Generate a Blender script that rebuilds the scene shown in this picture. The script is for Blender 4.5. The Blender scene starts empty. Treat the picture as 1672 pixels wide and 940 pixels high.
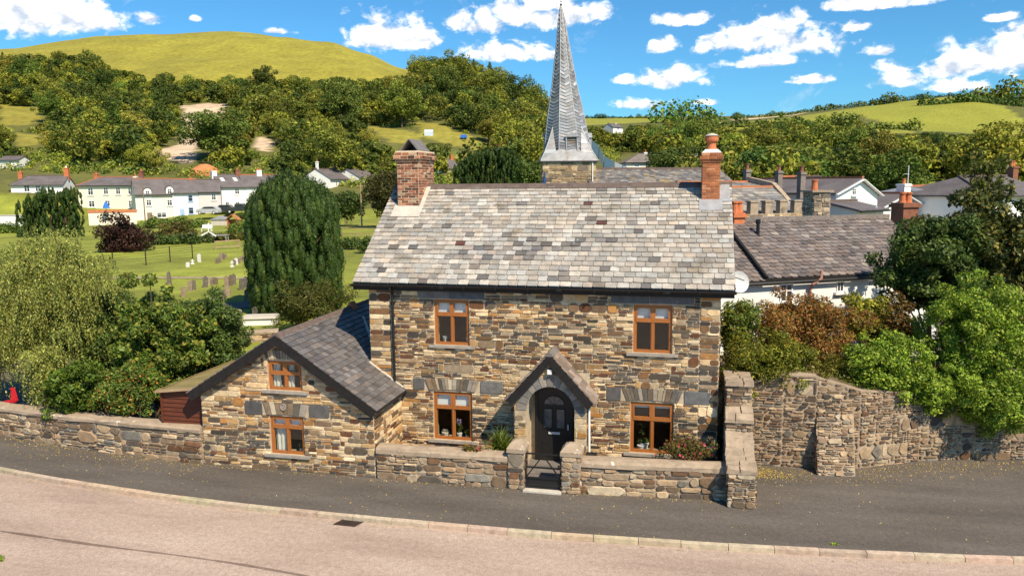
import bpy, math, random
import numpy as np
from mathutils import Vector, Matrix, geometry

rnd = random.Random(11)
rng = np.random.default_rng(11)
U = rnd.uniform
scene = bpy.context.scene
COL = scene.collection

# ------------------------------------------------------------------ camera
FPX, IW, IH = 1258.9, 1672.0, 940.0
PITCH, ROLL, YAW = 0.1356, -0.0087, 0.2255
CAM = Vector((8.4176, -19.3181, 7.3482))
FW = Vector((-math.sin(YAW)*math.cos(PITCH), math.cos(YAW)*math.cos(PITCH), -math.sin(PITCH)))
R0 = Vector((math.cos(YAW), math.sin(YAW), 0)); U0 = R0.cross(FW)
RT = R0*math.cos(ROLL)+U0*math.sin(ROLL); UP = -R0*math.sin(ROLL)+U0*math.cos(ROLL)
FH = Vector((-math.sin(YAW), math.cos(YAW), 0))
cam = bpy.data.cameras.new('camera'); camo = bpy.data.objects.new('camera', cam); COL.objects.link(camo)
cam.sensor_width = 36; cam.lens = 36*FPX/IW; cam.clip_end = 6000; cam.clip_start = .1
camo.matrix_world = Matrix(((RT.x, UP.x, -FW.x, CAM.x), (RT.y, UP.y, -FW.y, CAM.y), (RT.z, UP.z, -FW.z, CAM.z), (0, 0, 0, 1)))
scene.camera = camo

def ray(px, py): return FW+RT*((px-IW/2)/FPX)-UP*((py-IH/2)/FPX)
def at_depth(px, py, d): return CAM+ray(px, py)*d
def on_plane(px, py, p0, n):
    r = ray(px, py); return CAM+r*((p0-CAM).dot(n)/r.dot(n))
def on_z(px, py, z=0.0): return on_plane(px, py, Vector((0, 0, z)), Vector((0, 0, 1)))
def on_y(px, py, y=0.0): return on_plane(px, py, Vector((0, y, 0)), Vector((0, 1, 0)))
def pix(P):
    d = Vector(P)-CAM; z = d.dot(FW)
    return IW/2+FPX*d.dot(RT)/z, IH/2-FPX*d.dot(UP)/z
def inpoly(x, y, poly):
    c = False; j = len(poly)-1
    for i in range(len(poly)):
        xi, yi = poly[i]; xj, yj = poly[j]
        if (yi > y) != (yj > y) and x < (xj-xi)*(y-yi)/(yj-yi)+xi: c = not c
        j = i
    return c

# ------------------------------------------------------------------ materials
MATS = {}
def nodes(name):
    m = bpy.data.materials.new(name); m.use_nodes = True
    nt = m.node_tree; nt.nodes.clear()
    return m, nt, nt.nodes, nt.links
def ramp(N, stops):
    r = N.new('ShaderNodeValToRGB'); cr = r.color_ramp
    while len(cr.elements) < len(stops): cr.elements.new(.5)
    for e, (p, c) in zip(cr.elements, stops): e.position = p; e.color = (*c, 1)
    return r
def mat(name, color=None, rough=.85, var=.25, scale=3.0, detail=8.0, bump=.0, bscale=40.0, spec=.3, metal=0.0,
        spots=None, stretch=(1, 1, 1), fine=0.0, objrand=0.0):
    """Base colour (or the Col attribute when None) times two octaves of noise; optional blotches of another colour; bump."""
    m, nt, N, L = nodes(name)
    out = N.new('ShaderNodeOutputMaterial'); b = N.new('ShaderNodeBsdfPrincipled')
    b.inputs['Roughness'].default_value = rough; b.inputs['Metallic'].default_value = metal
    b.inputs['Specular IOR Level'].default_value = spec
    L.new(b.outputs[0], out.inputs[0])
    tc = N.new('ShaderNodeTexCoord'); mp = N.new('ShaderNodeMapping'); mp.inputs['Scale'].default_value = stretch
    L.new(tc.outputs['Object'], mp.inputs[0]); vec = mp.outputs[0]
    n = N.new('ShaderNodeTexNoise'); n.inputs['Scale'].default_value = scale; n.inputs['Detail'].default_value = detail
    n.inputs['Roughness'].default_value = .62
    L.new(vec, n.inputs['Vector'])
    r = ramp(N, [(.25, (1-var,)*3), (.75, (1+var,)*3)]); L.new(n.outputs['Fac'], r.inputs[0])
    mul = N.new('ShaderNodeMix'); mul.data_type = 'RGBA'; mul.blend_type = 'MULTIPLY'; mul.inputs[0].default_value = 1
    if color is None:
        a = N.new('ShaderNodeVertexColor'); a.layer_name = 'Col'; L.new(a.outputs[0], mul.inputs[6])
    else: mul.inputs[6].default_value = (*color, 1)
    L.new(r.outputs[0], mul.inputs[7]); cur = mul.outputs[2]
    if fine:
        n3 = N.new('ShaderNodeTexNoise'); n3.inputs['Scale'].default_value = scale*22; n3.inputs['Detail'].default_value = 3
        L.new(vec, n3.inputs['Vector'])
        r3 = ramp(N, [(.3, (1-fine,)*3), (.7, (1+fine,)*3)]); L.new(n3.outputs['Fac'], r3.inputs[0])
        m3 = N.new('ShaderNodeMix'); m3.data_type = 'RGBA'; m3.blend_type = 'MULTIPLY'; m3.inputs[0].default_value = 1
        L.new(cur, m3.inputs[6]); L.new(r3.outputs[0], m3.inputs[7]); cur = m3.outputs[2]
    for sp in (spots or []):
        c2, s2, lo, hi = sp
        n2 = N.new('ShaderNodeTexNoise'); n2.inputs['Scale'].default_value = s2; n2.inputs['Detail'].default_value = 6
        L.new(vec, n2.inputs['Vector'])
        r2 = ramp(N, [(lo, (0, 0, 0)), (hi, (1, 1, 1))]); L.new(n2.outputs['Fac'], r2.inputs[0])
        m2 = N.new('ShaderNodeMix'); m2.data_type = 'RGBA'; L.new(r2.outputs[0], m2.inputs[0]); L.new(cur, m2.inputs[6])
        m2.inputs[7].default_value = (*c2, 1); cur = m2.outputs[2]
    if objrand:
        oi = N.new('ShaderNodeObjectInfo'); hs = N.new('ShaderNodeHueSaturation')
        mr = N.new('ShaderNodeMapRange'); mr.inputs[3].default_value = 1-objrand; mr.inputs[4].default_value = 1+objrand
        L.new(oi.outputs['Random'], mr.inputs[0]); L.new(mr.outputs[0], hs.inputs['Value']); L.new(cur, hs.inputs['Color']); cur = hs.outputs[0]
    L.new(cur, b.inputs['Base Color'])
    if bump:
        nb = N.new('ShaderNodeTexNoise'); nb.inputs['Scale'].default_value = bscale; nb.inputs['Detail'].default_value = 5
        L.new(vec, nb.inputs['Vector'])
        bm = N.new('ShaderNodeBump'); bm.inputs['Strength'].default_value = bump; bm.inputs['Distance'].default_value = .02
        L.new(nb.outputs['Fac'], bm.inputs['Height']); L.new(bm.outputs[0], b.inputs['Normal'])
    MATS[name] = m; return m
def leafmat(name, rough=.5, trans=.3, objrand=.0, spec=.25, hue=0.0):
    m, nt, N, L = nodes(name)
    out = N.new('ShaderNodeOutputMaterial'); b = N.new('ShaderNodeBsdfPrincipled'); t = N.new('ShaderNodeBsdfTranslucent')
    mx = N.new('ShaderNodeMixShader'); mx.inputs[0].default_value = trans
    b.inputs['Roughness'].default_value = rough; b.inputs['Specular IOR Level'].default_value = spec
    a = N.new('ShaderNodeVertexColor'); a.layer_name = 'Col'; cur = a.outputs[0]
    if objrand:
        oi = N.new('ShaderNodeObjectInfo'); hs = N.new('ShaderNodeHueSaturation')
        mr = N.new('ShaderNodeMapRange'); mr.inputs[3].default_value = 1-objrand; mr.inputs[4].default_value = 1+objrand
        L.new(oi.outputs['Random'], mr.inputs[0]); L.new(mr.outputs[0], hs.inputs['Value'])
        mh = N.new('ShaderNodeMapRange'); mh.inputs[3].default_value = .5-hue; mh.inputs[4].default_value = .5+hue
        ml = N.new('ShaderNodeMath'); ml.operation = 'FRACT'; mm = N.new('ShaderNodeMath'); mm.operation = 'MULTIPLY'; mm.inputs[1].default_value = 7.31
        L.new(oi.outputs['Random'], mm.inputs[0]); L.new(mm.outputs[0], ml.inputs[0]); L.new(ml.outputs[0], mh.inputs[0]); L.new(mh.outputs[0], hs.inputs['Hue'])
        L.new(cur, hs.inputs['Color']); cur = hs.outputs[0]
    L.new(cur, b.inputs['Base Color']); L.new(cur, t.inputs['Color'])
    L.new(b.outputs[0], mx.inputs[1]); L.new(t.outputs[0], mx.inputs[2]); L.new(mx.outputs[0], out.inputs[0])
    MATS[name] = m; return m
def glassmat():
    m, nt, N, L = nodes('glass')
    out = N.new('ShaderNodeOutputMaterial'); t = N.new('ShaderNodeBsdfTransparent'); g = N.new('ShaderNodeBsdfGlossy')
    t.inputs[0].default_value = (.93, .95, .94, 1); g.inputs['Roughness'].default_value = .02
    f = N.new('ShaderNodeLayerWeight'); f.inputs[0].default_value = .5; pw = N.new('ShaderNodeMath'); pw.operation = 'POWER'; pw.inputs[1].default_value = 4; L.new(f.outputs['Facing'], pw.inputs[0])
    ad = N.new('ShaderNodeMath'); ad.operation = 'MULTIPLY_ADD'; ad.inputs[1].default_value = .8; ad.inputs[2].default_value = .05
    L.new(pw.outputs[0], ad.inputs[0])
    mx = N.new('ShaderNodeMixShader'); L.new(ad.outputs[0], mx.inputs[0]); L.new(t.outputs[0], mx.inputs[1]); L.new(g.outputs[0], mx.inputs[2])
    L.new(mx.outputs[0], out.inputs[0]); MATS['glass'] = m; return m

# ------------------------------------------------------------------ mesh helper
class MB:
    def __init__(s): s.v = []; s.f = []; s.c = []; s.m = []
    def face(s, pts, col=(1, 1, 1), mi=0):
        i = len(s.v); s.v.extend([tuple(p) for p in pts]); s.f.append(tuple(range(i, i+len(pts)))); s.c.append(col); s.m.append(mi)
    def hexa(s, p, col=(1, 1, 1), mi=0):      # p: 4 bottom (ccw from above), 4 top
        i = len(s.v); s.v.extend([tuple(q) for q in p])
        for f in ((3, 2, 1, 0), (4, 5, 6, 7), (0, 1, 5, 4), (1, 2, 6, 5), (2, 3, 7, 6), (3, 0, 4, 7)):
            s.f.append(tuple(i+k for k in f)); s.c.append(col); s.m.append(mi)
    def box(s, x0, x1, y0, y1, z0, z1, col=(1, 1, 1), mi=0, fr=None):
        p = [(x0, y0, z0), (x1, y0, z0), (x1, y1, z0), (x0, y1, z0), (x0, y0, z1), (x1, y0, z1), (x1, y1, z1), (x0, y1, z1)]
        if fr: p = [fr(*q) for q in p]
        s.hexa(p, col, mi)
    def bar(s, a, b, w, h, col=(1, 1, 1), mi=0, upv=Vector((0, 0, 1))):   # rectangular bar a->b
        a = Vector(a); b = Vector(b); d = (b-a).normalized(); x = d.cross(upv)
        if x.length < 1e-4: x = d.cross(Vector((0, 1, 0)))
        x.normalize(); y = x.cross(d)
        o = [x*(-w/2)+y*(-h/2), x*(w/2)+y*(-h/2), x*(w/2)+y*(h/2), x*(-w/2)+y*(h/2)]
        s.hexa([a+q for q in o]+[b+q for q in o], col, mi)
    def tube(s, pts, r, n=8, col=(1, 1, 1), mi=0, cap=True):
        pts = [Vector(p) for p in pts]; rr = r if isinstance(r, (list, tuple)) else [r]*len(pts); i0 = len(s.v); px = None
        for k, p in enumerate(pts):
            d = (pts[min(k+1, len(pts)-1)]-pts[max(k-1, 0)]).normalized()
            if px is None: x = d.orthogonal().normalized()
            else:
                x = px-d*px.dot(d); x.normalize()
            px = x; y = d.cross(x)
            for j in range(n):
                a = 2*math.pi*j/n; s.v.append(tuple(p+(x*math.cos(a)+y*math.sin(a))*rr[k]))
        for k in range(len(pts)-1):
            for j in range(n):
                a = i0+k*n+j; b = i0+k*n+(j+1) % n
                s.f.append((a, b, b+n, a+n)); s.c.append(col); s.m.append(mi)
        if cap:
            s.f.append(tuple(i0+j for j in range(n-1, -1, -1))); s.c.append(col); s.m.append(mi)
            e = i0+(len(pts)-1)*n; s.f.append(tuple(e+j for j in range(n))); s.c.append(col); s.m.append(mi)
    def prism(s, poly, ext, col=(1, 1, 1), mi=0):       # poly: 3D loop, extruded by ext
        poly = [Vector(p) for p in poly]; e = Vector(ext); n = len(poly); i = len(s.v)
        s.v.extend([tuple(p) for p in poly]); s.v.extend([tuple(p+e) for p in poly])
        nn = sum(((poly[k].cross(poly[(k+1) % n])) for k in range(n)), Vector())
        fl = nn.dot(e) > 0
        a = tuple(range(i, i+n)); b = tuple(range(i+n, i+2*n))
        fs = [a[::-1] if fl else a, b if fl else b[::-1]]
        for k in range(n):
            q = (i+k, i+(k+1) % n, i+n+(k+1) % n, i+n+k); fs.append(q if fl else q[::-1])
        for f in fs: s.f.append(f); s.c.append(col); s.m.append(mi)
    def lathe(s, c, prof, n=16, col=(1, 1, 1), mi=0):   # prof: (r,z)
        c = Vector(c); i0 = len(s.v)
        for r, z in prof:
            for j in range(n):
                a = 2*math.pi*j/n; s.v.append((c.x+r*math.cos(a), c.y+r*math.sin(a), c.z+z))
        for k in range(len(prof)-1):
            for j in range(n):
                a = i0+k*n+j; b = i0+k*n+(j+1) % n; s.f.append((a, b, b+n, a+n)); s.c.append(col); s.m.append(mi)
        s.f.append(tuple(i0+j for j in range(n-1, -1, -1))); s.c.append(col); s.m.append(mi)
        e = i0+(len(prof)-1)*n; s.f.append(tuple(e+j for j in range(n))); s.c.append(col); s.m.append(mi)
    def build(s, name, mats, parent=None, smooth=False, loc=None):
        if not isinstance(mats, (list, tuple)): mats = [mats]
        off = Vector((0, 0, 0))
        if parent is not None: off = wloc(parent)
        elif loc == 'auto':
            a = np.array(s.v); off = Vector((a[:, 0].mean(), a[:, 1].mean(), a[:, 2].min()))
        elif loc is not None: off = Vector(loc)
        V = np.array(s.v, dtype=np.float64)-np.array(off)
        me = bpy.data.meshes.new(name); me.from_pydata(V.tolist(), [], s.f)
        for m in mats: me.materials.append(MATS[m] if isinstance(m, str) else m)
        if len(mats) > 1: me.polygons.foreach_set('material_index', s.m)
        if all(c == (1, 1, 1) for c in s.c) and any(str(m) in ('slate_grey', 'slate_pale', 'stone', 'rubble', 'grave', 'lead_sheet') for m in mats): s.c = [(.165, .145, .135)]*len(s.c)
        if any(c != (1, 1, 1) for c in s.c):
            at = me.color_attributes.new('Col', 'FLOAT_COLOR', 'CORNER')
            cnt = np.array([len(f) for f in s.f]); cc = np.array([(*c[:3], 1.0) for c in s.c], dtype=np.float32)
            at.data.foreach_set('color', np.repeat(cc, cnt, axis=0).ravel())
        if smooth: me.polygons.foreach_set('use_smooth', [True]*len(s.f))
        me.update()
        o = bpy.data.objects.new(name, me); COL.objects.link(o)
        if parent is not None: o.parent = parent
        else: o.location = off
        return o
def wloc(o):
    p = Vector((0, 0, 0))
    while o is not None: p += o.location; o = o.parent
    return p
def tag(o, label=None, cat=None, group=None, kind=None):
    if label: o['label'] = label
    if cat: o['category'] = cat
    if group: o['group'] = group
    if kind: o['kind'] = kind
    return o
def thing(name, label, cat, loc, group=None):
    o = bpy.data.objects.new(name, None); COL.objects.link(o); o.location = loc; o.empty_display_size = .2
    return tag(o, label, cat, group)
def struct(o): o['kind'] = 'structure'; return o
def copy_tree(o, parent=None):
    c = o.copy(); COL.objects.link(c); c.parent = parent
    for ch in [x for x in KIDS.get(o.name, [])]: copy_tree(ch, c)
    return c
KIDS = {}

# ------------------------------------------------------------------ masonry
def rect_sub(r, h):
    u0, v0, u1, v1 = r; a, b, c, d = h
    if c <= u0 or a >= u1 or d <= v0 or b >= v1: return [r]
    o = []
    if a > u0: o.append((u0, v0, a, v1))
    if c < u1: o.append((c, v0, u1, v1))
    m0, m1 = max(u0, a), min(u1, c)
    if b > v0: o.append((m0, v0, m1, b))
    if d < v1: o.append((m0, d, m1, v1))
    return o
def clip(poly, a, b, c):
    o = []; n = len(poly)
    for i in range(n):
        p, q = poly[i], poly[(i+1) % n]; dp = a*p[0]+b*p[1]-c; dq = a*q[0]+b*q[1]-c
        if dp <= 0: o.append(p)
        if (dp < 0 < dq) or (dq < 0 < dp):
            t = dp/(dp-dq); o.append((p[0]+(q[0]-p[0])*t, p[1]+(q[1]-p[1])*t))
    return o
def layout(u0, v0, u1, v1, bh=(.13, .28), sw=(.45, 1.4), sh=(.035, .108), sl=(.10, .38), big=.07):
    out = []; v = v0
    while v < v1-1e-4:
        h = U(*bh)
        if v1-(v+h) < bh[0]*.7: h = v1-v
        u = u0
        while u < u1-1e-4:
            w = U(*sw)
            if u1-(u+w) < .22: w = u1-u
            n = max(1, int(round(h/U(*sh))))
            if rnd.random() < big: n = 1
            cuts = sorted([0, 1]+[(k+U(-.28, .28))/n for k in range(1, n)])
            for a, b in zip(cuts, cuts[1:]):
                hh = (b-a)*h; x = u; first = True
                while x < u+w-1e-4:
                    ln = U(*sl)*(.75+1.6*hh/.12*.45)
                    if n == 1 and rnd.random() < .4: ln = min(ln, hh*U(.9, 1.8))
                    if first: ln *= U(.5, 1); first = False
                    if u+w-(x+ln) < sl[0]*.7: ln = u+w-x
                    out.append((x, v+a*h, x+ln, v+b*h)); x += ln
            u += w
        v += h
    return out
def bricks(u0, v0, u1, v1, h=.075, l=.225):
    out = []; v = v0; k = 0
    while v < v1-.01:
        u = u0-(l/2 if k % 2 else 0)
        while u < u1-.01:
            out.append((max(u, u0), v, min(u+l, u1), min(v+h, v1))); u += l
        v += h; k += 1
    return out
def pick(pal):
    t = rnd.random()*sum(p[0] for p in pal)
    for w, c in pal:
        t -= w
        if t <= 0: break
    k = U(.75, 1.25); j = U(-.06, .06)
    return (c[0]*k*(1+j), c[1]*k, c[2]*k*(1-j))
def masonry(mb, O, Uv, Vv, rects, pal, clips=(), holes=(), joint=.016, jit=.007, rd=.3, proud=(.008, .03), inset=.007, minsz=.035, palf=None):
    O = Vector(O); Uv = Vector(Uv); Vv = Vector(Vv); Nv = Uv.cross(Vv)
    for r in rects:
        rs = [r]
        for h in holes: rs = [q for x in rs for q in rect_sub(x, h)]
        for (a, b, c, d) in rs:
            if c-a < minsz or d-b < minsz*.7: continue
            poly = [(a, b), (c, b), (c, d), (a, d)]
            for cl in clips:
                poly = clip(poly, *cl)
                if len(poly) < 3: break
            if len(poly) < 3: continue
            cx = sum(p[0] for p in poly)/len(poly); cy = sum(p[1] for p in poly)/len(poly)
            w = max(p[0] for p in poly)-min(p[0] for p in poly); h = max(p[1] for p in poly)-min(p[1] for p in poly)
            if w < minsz or h < minsz*.6: continue
            sx = max(.4, 1-joint*U(.7, 1.5)/w); sy = max(.4, 1-joint*U(.7, 1.5)/h)
            poly = [(cx+(p[0]-cx)*sx+U(-jit, jit), cy+(p[1]-cy)*sy+U(-jit, jit)) for p in poly]
            q = []; n = len(poly)
            for i in range(n):
                p = poly[i]; pp = poly[i-1]; pn = poly[(i+1) % n]
                for o in (pp, pn):
                    ll = math.hypot(o[0]-p[0], o[1]-p[1])+1e-6; t = min(rd, rd*U(.3, 1.3)*min(w, h)/ll)
                    q.append((p[0]+(o[0]-p[0])*t, p[1]+(o[1]-p[1])*t))
            pr = U(*proud); n = len(q); i0 = len(mb.v); tx = U(-.3, .3)*pr/max(w, .05); ty = U(-.3, .3)*pr/max(h, .05)
            k2x = max(.5, 1-2*inset/w); k2y = max(.5, 1-2*inset/h)
            for (s1, s2, nn) in ((1, 1, -.012), (1, 1, pr*.55), (k2x, k2y, pr)):
                for p in q:
                    du = (p[0]-cx)*s1; dv = (p[1]-cy)*s2
                    e = nn if nn < 0 else nn+du*tx+dv*ty
                    mb.v.append(tuple(O+Uv*(cx+du)+Vv*(cy+dv)+Nv*e))
            col = pick(palf(cx, cy) if palf else pal)
            for k in (0, 1):
                for i in range(n):
                    a1 = i0+k*n+i; b1 = i0+k*n+(i+1) % n
                    mb.f.append((a1, b1, b1+n, a1+n)); mb.c.append(col); mb.m.append(0)
            mb.f.append(tuple(i0+2*n+i for i in range(n))); mb.c.append(col); mb.m.append(0)
def slab_wall(mb, O, Uv, Vv, outline, holes, thick, col, mi=1):
    """a real wall: outline with openings, given thickness, mortar-coloured"""
    O = Vector(O); Uv = Vector(Uv); Vv = Vector(Vv); Nv = Uv.cross(Vv)
    loops = [outline]+list(holes)
    P = [Vector((p[0], p[1], 0)) for l in loops for p in l]
    tris = geometry.tessellate_polygon([[Vector((p[0], p[1], 0)) for p in l] for l in loops])
    fr = lambda p, n: O+Uv*p.x+Vv*p.y+Nv*n
    for t in tris:
        a, b, c = (P[k] for k in t)
        if (b-a).cross(c-a).z < 0: b, c = c, b
        mb.face([fr(a, 0), fr(b, 0), fr(c, 0)], col, mi); mb.face([fr(c, -thick), fr(b, -thick), fr(a, -thick)], col, mi)
    for li, l in enumerate(loops):
        n = len(l)
        for i in range(n):
            a = Vector((*l[i], 0)); b = Vector((*l[(i+1) % n], 0))
            mb.face([fr(a, 0), fr(a, -thick), fr(b, -thick), fr(b, 0)], col, mi)
def rect_loop(a, b, c, d): return [(a, b), (c, b), (c, d), (a, d)]
def slates(mb, O, Uv, Sv, L, M, rows, w, pal, palf=None, lim=None, th=.018, gap=.011, jit=.35, prog=0.0, tail=0.0):
    """individually laid slates: O eave-left corner, Uv along the eave, Sv up the slope"""
    O = Vector(O); Uv = Vector(Uv); Sv = Vector(Sv); Nv = Uv.cross(Sv)
    v = 0.0
    tot = sum(1+prog*(rows-i)/rows for i in range(rows))
    for i in range(rows):
        ex = M*(1+prog*(rows-i)/rows)/tot; lo, hi = (lim(v+ex/2) if lim else (0, L))
        u = lo-(w*.5 if i % 2 else 0)-U(0, .1)*w
        while u < hi:
            ww = w*U(1-jit*.5, 1+jit*.5)
            a, b = max(u, lo), min(u+ww, hi); u += ww
            if b-a < .03: continue
            a += gap/2; b -= gap/2; col = pick(palf(a, v) if palf else pal)
            t = th*U(.7, 1.5); e = U(-.006, .006); lift = U(0, .006); sag = U(-.003, .003)
            y0 = v+e; y1 = min(v+ex*1.25, M)
            c = tail*min(ex, b-a)
            lo_pts = [(a, y0+c), (a+c, y0), (b-c, y0), (b, y0+c)] if c else [(a, y0), (b, y0)]
            f = lambda p, n: O+Uv*p[0]+Sv*p[1]+Nv*n
            topz = lambda p, k: .004+lift+(t+.008)*(1-(p[1]-v)/ex)+(sag if p[0] > (a+b)/2 else -sag) + k
            top = lo_pts+[(b, y1), (a, y1)]
            mb.face([f(p, max(.003, topz(p, 0))) for p in top], col)
            for p, q in zip(lo_pts, lo_pts[1:]): mb.face([f(p, -.004), f(q, -.004), f(q, topz(q, 0)), f(p, topz(p, 0))], col)
            mb.face([f(lo_pts[0], -.004), f(lo_pts[0], topz(lo_pts[0], 0)), f((a, y1), max(.003, topz((a, y1), 0))), f((a, y1), -.004)], col)
            p = lo_pts[-1]; mb.face([f(p, topz(p, 0)), f(p, -.004), f((b, y1), -.004), f((b, y1), max(.003, topz((b, y1), 0)))], col)
        v += ex

# ------------------------------------------------------------------ foliage
def quads_obj(name, V, C, matname, parent=None, loc=None, smooth=False):
    """V: (n,4,3) world verts, C: (n,3) colours"""
    n = len(V); off = np.array(wloc(parent) if parent is not None else (loc if loc is not None else (0, 0, 0)))
    me = bpy.data.meshes.new(name)
    me.vertices.add(n*4); me.vertices.foreach_set('co', (V.reshape(-1, 3)-off).astype(np.float32).ravel())
    me.loops.add(n*4); me.loops.foreach_set('vertex_index', np.arange(n*4, dtype=np.int32))
    me.polygons.add(n); me.polygons.foreach_set('loop_start', np.arange(0, n*4, 4, dtype=np.int32))
    me.materials.append(MATS[matname])
    at = me.color_attributes.new('Col', 'FLOAT_COLOR', 'CORNER')
    cc = np.concatenate([C, np.ones((n, 1))], 1).astype(np.float32)
    at.data.foreach_set('color', np.repeat(cc, 4, axis=0).ravel())
    me.update(calc_edges=True); me.validate()
    o = bpy.data.objects.new(name, me); COL.objects.link(o)
    if parent is not None: o.parent = parent
    else: o.location = off
    return o
def unit(a): return a/np.maximum(np.linalg.norm(a, axis=-1, keepdims=True), 1e-9)
def pal_cols(pal, idx_noise, n, var=.25):
    w = np.array([p[0] for p in pal], float); w /= w.sum(); c = np.array([p[1] for p in pal])
    k = rng.choice(len(pal), n, p=w); out = c[k]*rng.uniform(1-var, 1+var, (n, 1))
    return out*(1+rng.uniform(-.08, .08, (n, 3)))
def leaves(cen, rad, n, size, pal, asp=.5, upb=.35, rand=.7, shell=.55, axis=None, axw=0.0, var=.34, clumpvar=.22, taper=0.0):
    """n leaves spread over ellipsoid clumps cen (k,3) rad (k,3); returns verts, colours"""
    cen = np.asarray(cen, float); rad = np.asarray(rad, float); k = len(cen)
    wt = (rad[:, 0]*rad[:, 1]+rad[:, 1]*rad[:, 2]+rad[:, 0]*rad[:, 2]); wt = wt/wt.sum()
    ci = rng.choice(k, n, p=wt)
    d = unit(rng.normal(size=(n, 3))); r = shell+(1-shell)*rng.random((n, 1))**.6; r *= rng.uniform(.8, 1.12, (n, 1))
    off = d*rad[ci]*r
    if taper: off[:, :2] *= (1-taper*np.clip(d[:, 2:3]*r+.15, 0, 1))
    P = cen[ci]+off
    nrm = unit(d/rad[ci]*rad[ci].mean(1, keepdims=True)*.8+rng.normal(size=(n, 3))*rand+np.array([0, 0, upb]))
    t = rng.normal(size=(n, 3))
    if axis is not None: t = t*(1-axw)+np.asarray(axis)*axw*1.6
    t = unit(t-nrm*(t*nrm).sum(1, keepdims=True)); b = np.cross(nrm, t)
    l = size*rng.uniform(.4, 1.5, (n, 1))*.5; w = l*asp*rng.uniform(.75, 1.3, (n, 1))
    V = np.stack([P-t*l, P+b*w-t*l*.1, P+t*l, P-b*w-t*l*.1], 1)
    cv = rng.uniform(1-clumpvar, 1+clumpvar, (k, 1)); 
    C = pal_cols(pal, None, n, var)*cv[ci]
    return V, np.clip(C, 0.002, 1)
def cores(cen, rad, pal, k=.78):
    """closed inner bodies of dense foliage, so no light passes straight through"""
    cen = np.asarray(cen, float); rad = np.asarray(rad, float)*k; a = np.linspace(0, 2*math.pi, 9); e = np.linspace(-math.pi/2, math.pi/2, 7); q = []
    for i in range(6):
        for j in range(8):
            f = lambda x, y: np.array([math.cos(y)*math.cos(x), math.cos(y)*math.sin(x), math.sin(y)])
            q.append([f(a[j], e[i]), f(a[j+1], e[i]), f(a[j+1], e[i+1]), f(a[j], e[i+1])])
    q = np.array(q); V = (cen[:, None, None, :]+q[None]*rad[:, None, None, :]).reshape(-1, 4, 3)
    return V, pal_cols(pal, None, len(V), .3)
def clumps_on(c, r, n, cr, jitter=.12, zmin=-1.0, lump=.0, flat=.8):
    """clump centres on/in an ellipsoid c,r; cr clump radius range"""
    cs = []; rs = []
    ga = math.pi*(3-math.sqrt(5))
    for i in range(n):
        z = 1-2*(i+.5)/n; 
        if z < zmin: continue
        a = ga*i+U(-.4, .4); q = math.sqrt(max(0, 1-z*z)); k = U(.62, .95)*(1+lump*math.sin(3*a+5*z))
        s = U(*cr)
        cs.append((c[0]+r[0]*q*math.cos(a)*k+U(-1, 1)*jitter*s, c[1]+r[1]*q*math.sin(a)*k+U(-1, 1)*jitter*s, c[2]+r[2]*z*k+U(-1, 1)*jitter*s)); rs.append((s, s, s*flat))
    return cs, rs
def limb(mb, a, b, r0, r1, col, bend=.12, n=5, sides=6):
    a = Vector(a); b = Vector(b); L = (b-a).length; pts = []; rs = []
    o = Vector((U(-1, 1), U(-1, 1), U(-.3, .6)))*L*bend
    for i in range(n+1):
        t = i/n; pts.append(a.lerp(b, t)+o*math.sin(t*math.pi)+Vector((U(-1, 1), U(-1, 1), 0))*L*.015*(0 < i < n)); rs.append(r0+(r1-r0)*t)
    mb.tube(pts, rs, sides, col)
# ------------------------------------------------------------------ materials used
mat('stone', None, .88, .32, 7, 8, bump=.55, bscale=38, fine=.18, spots=[((.10, .08, .06), 1.7, .60, .88), ((.40, .36, .29), 9.0, .70, .76)])
mat('mortar', (.50, .40, .275), .95, .3, 6, 8, bump=.5, bscale=60, fine=.14, spots=[((.20, .16, .12), 1.6, .58, .85)])
mat('mortar_dull', (.36, .275, .195), .95, .32, 5, 8, bump=.6, bscale=45, fine=.15, spots=[((.13, .11, .09), 2.2, .55, .72)])
mat('rubble', None, .92, .38, 6, 8, bump=.7, bscale=30, fine=.2, spots=[((.42, .37, .30), 7.0, .66, .72)])
mat('coping', (.37, .282, .20), .92, .28, 4, 8, bump=.6, bscale=40, fine=.15, spots=[((.62, .58, .50), 6.5, .64, .69), ((.16, .13, .10), 2.5, .6, .75)])
mat('slate_pale', None, .75, .28, 5, 8, bump=.4, bscale=50, fine=.14, spots=[((.15, .125, .085), 1.4, .60, .78), ((.24, .21, .13), 4.5, .66, .76), ((.50, .47, .41), 9.0, .68, .74)], spec=.35)
mat('slate_grey', None, .6, .28, 4, 8, bump=.25, bscale=45, fine=.1, spec=.45)
mat('ridge_tile', (.13, .095, .08), .8, .35, 5, 8, bump=.4, bscale=30, fine=.15, spots=[((.36, .2, .1), 4, .66, .74)])
mat('lead', (.36, .36, .37), .5, .25, 4, 8, bump=.15, bscale=20, spec=.4, metal=.2)
mat('black_paint', (.014, .013, .013), .42, .25, 12, 4, bump=.08, bscale=30, spec=.4)
mat('black_board', (.016, .014, .013), .6, .4, 9, 6, bump=.25, bscale=25)
mat('oak_frame', (.36, .125, .030), .38, .22, 8, 6, bump=.12, bscale=60, stretch=(6, 6, 1), spec=.45)
mat('sill', (.33, .29, .245), .85, .25, 8, 6, bump=.3, bscale=50, fine=.1)
mat('sill_dark', (.06, .055, .052), .75, .3, 8, 6, bump=.3, bscale=50)
mat('blind', (.85, .85, .85), .8, .04, 5, 3)
mat('curtain', (.74, .70, .62), .9, .1, 6, 4)
mat('room', (.16, .12, .09), .9, .3, 1.5, 4)
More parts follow.
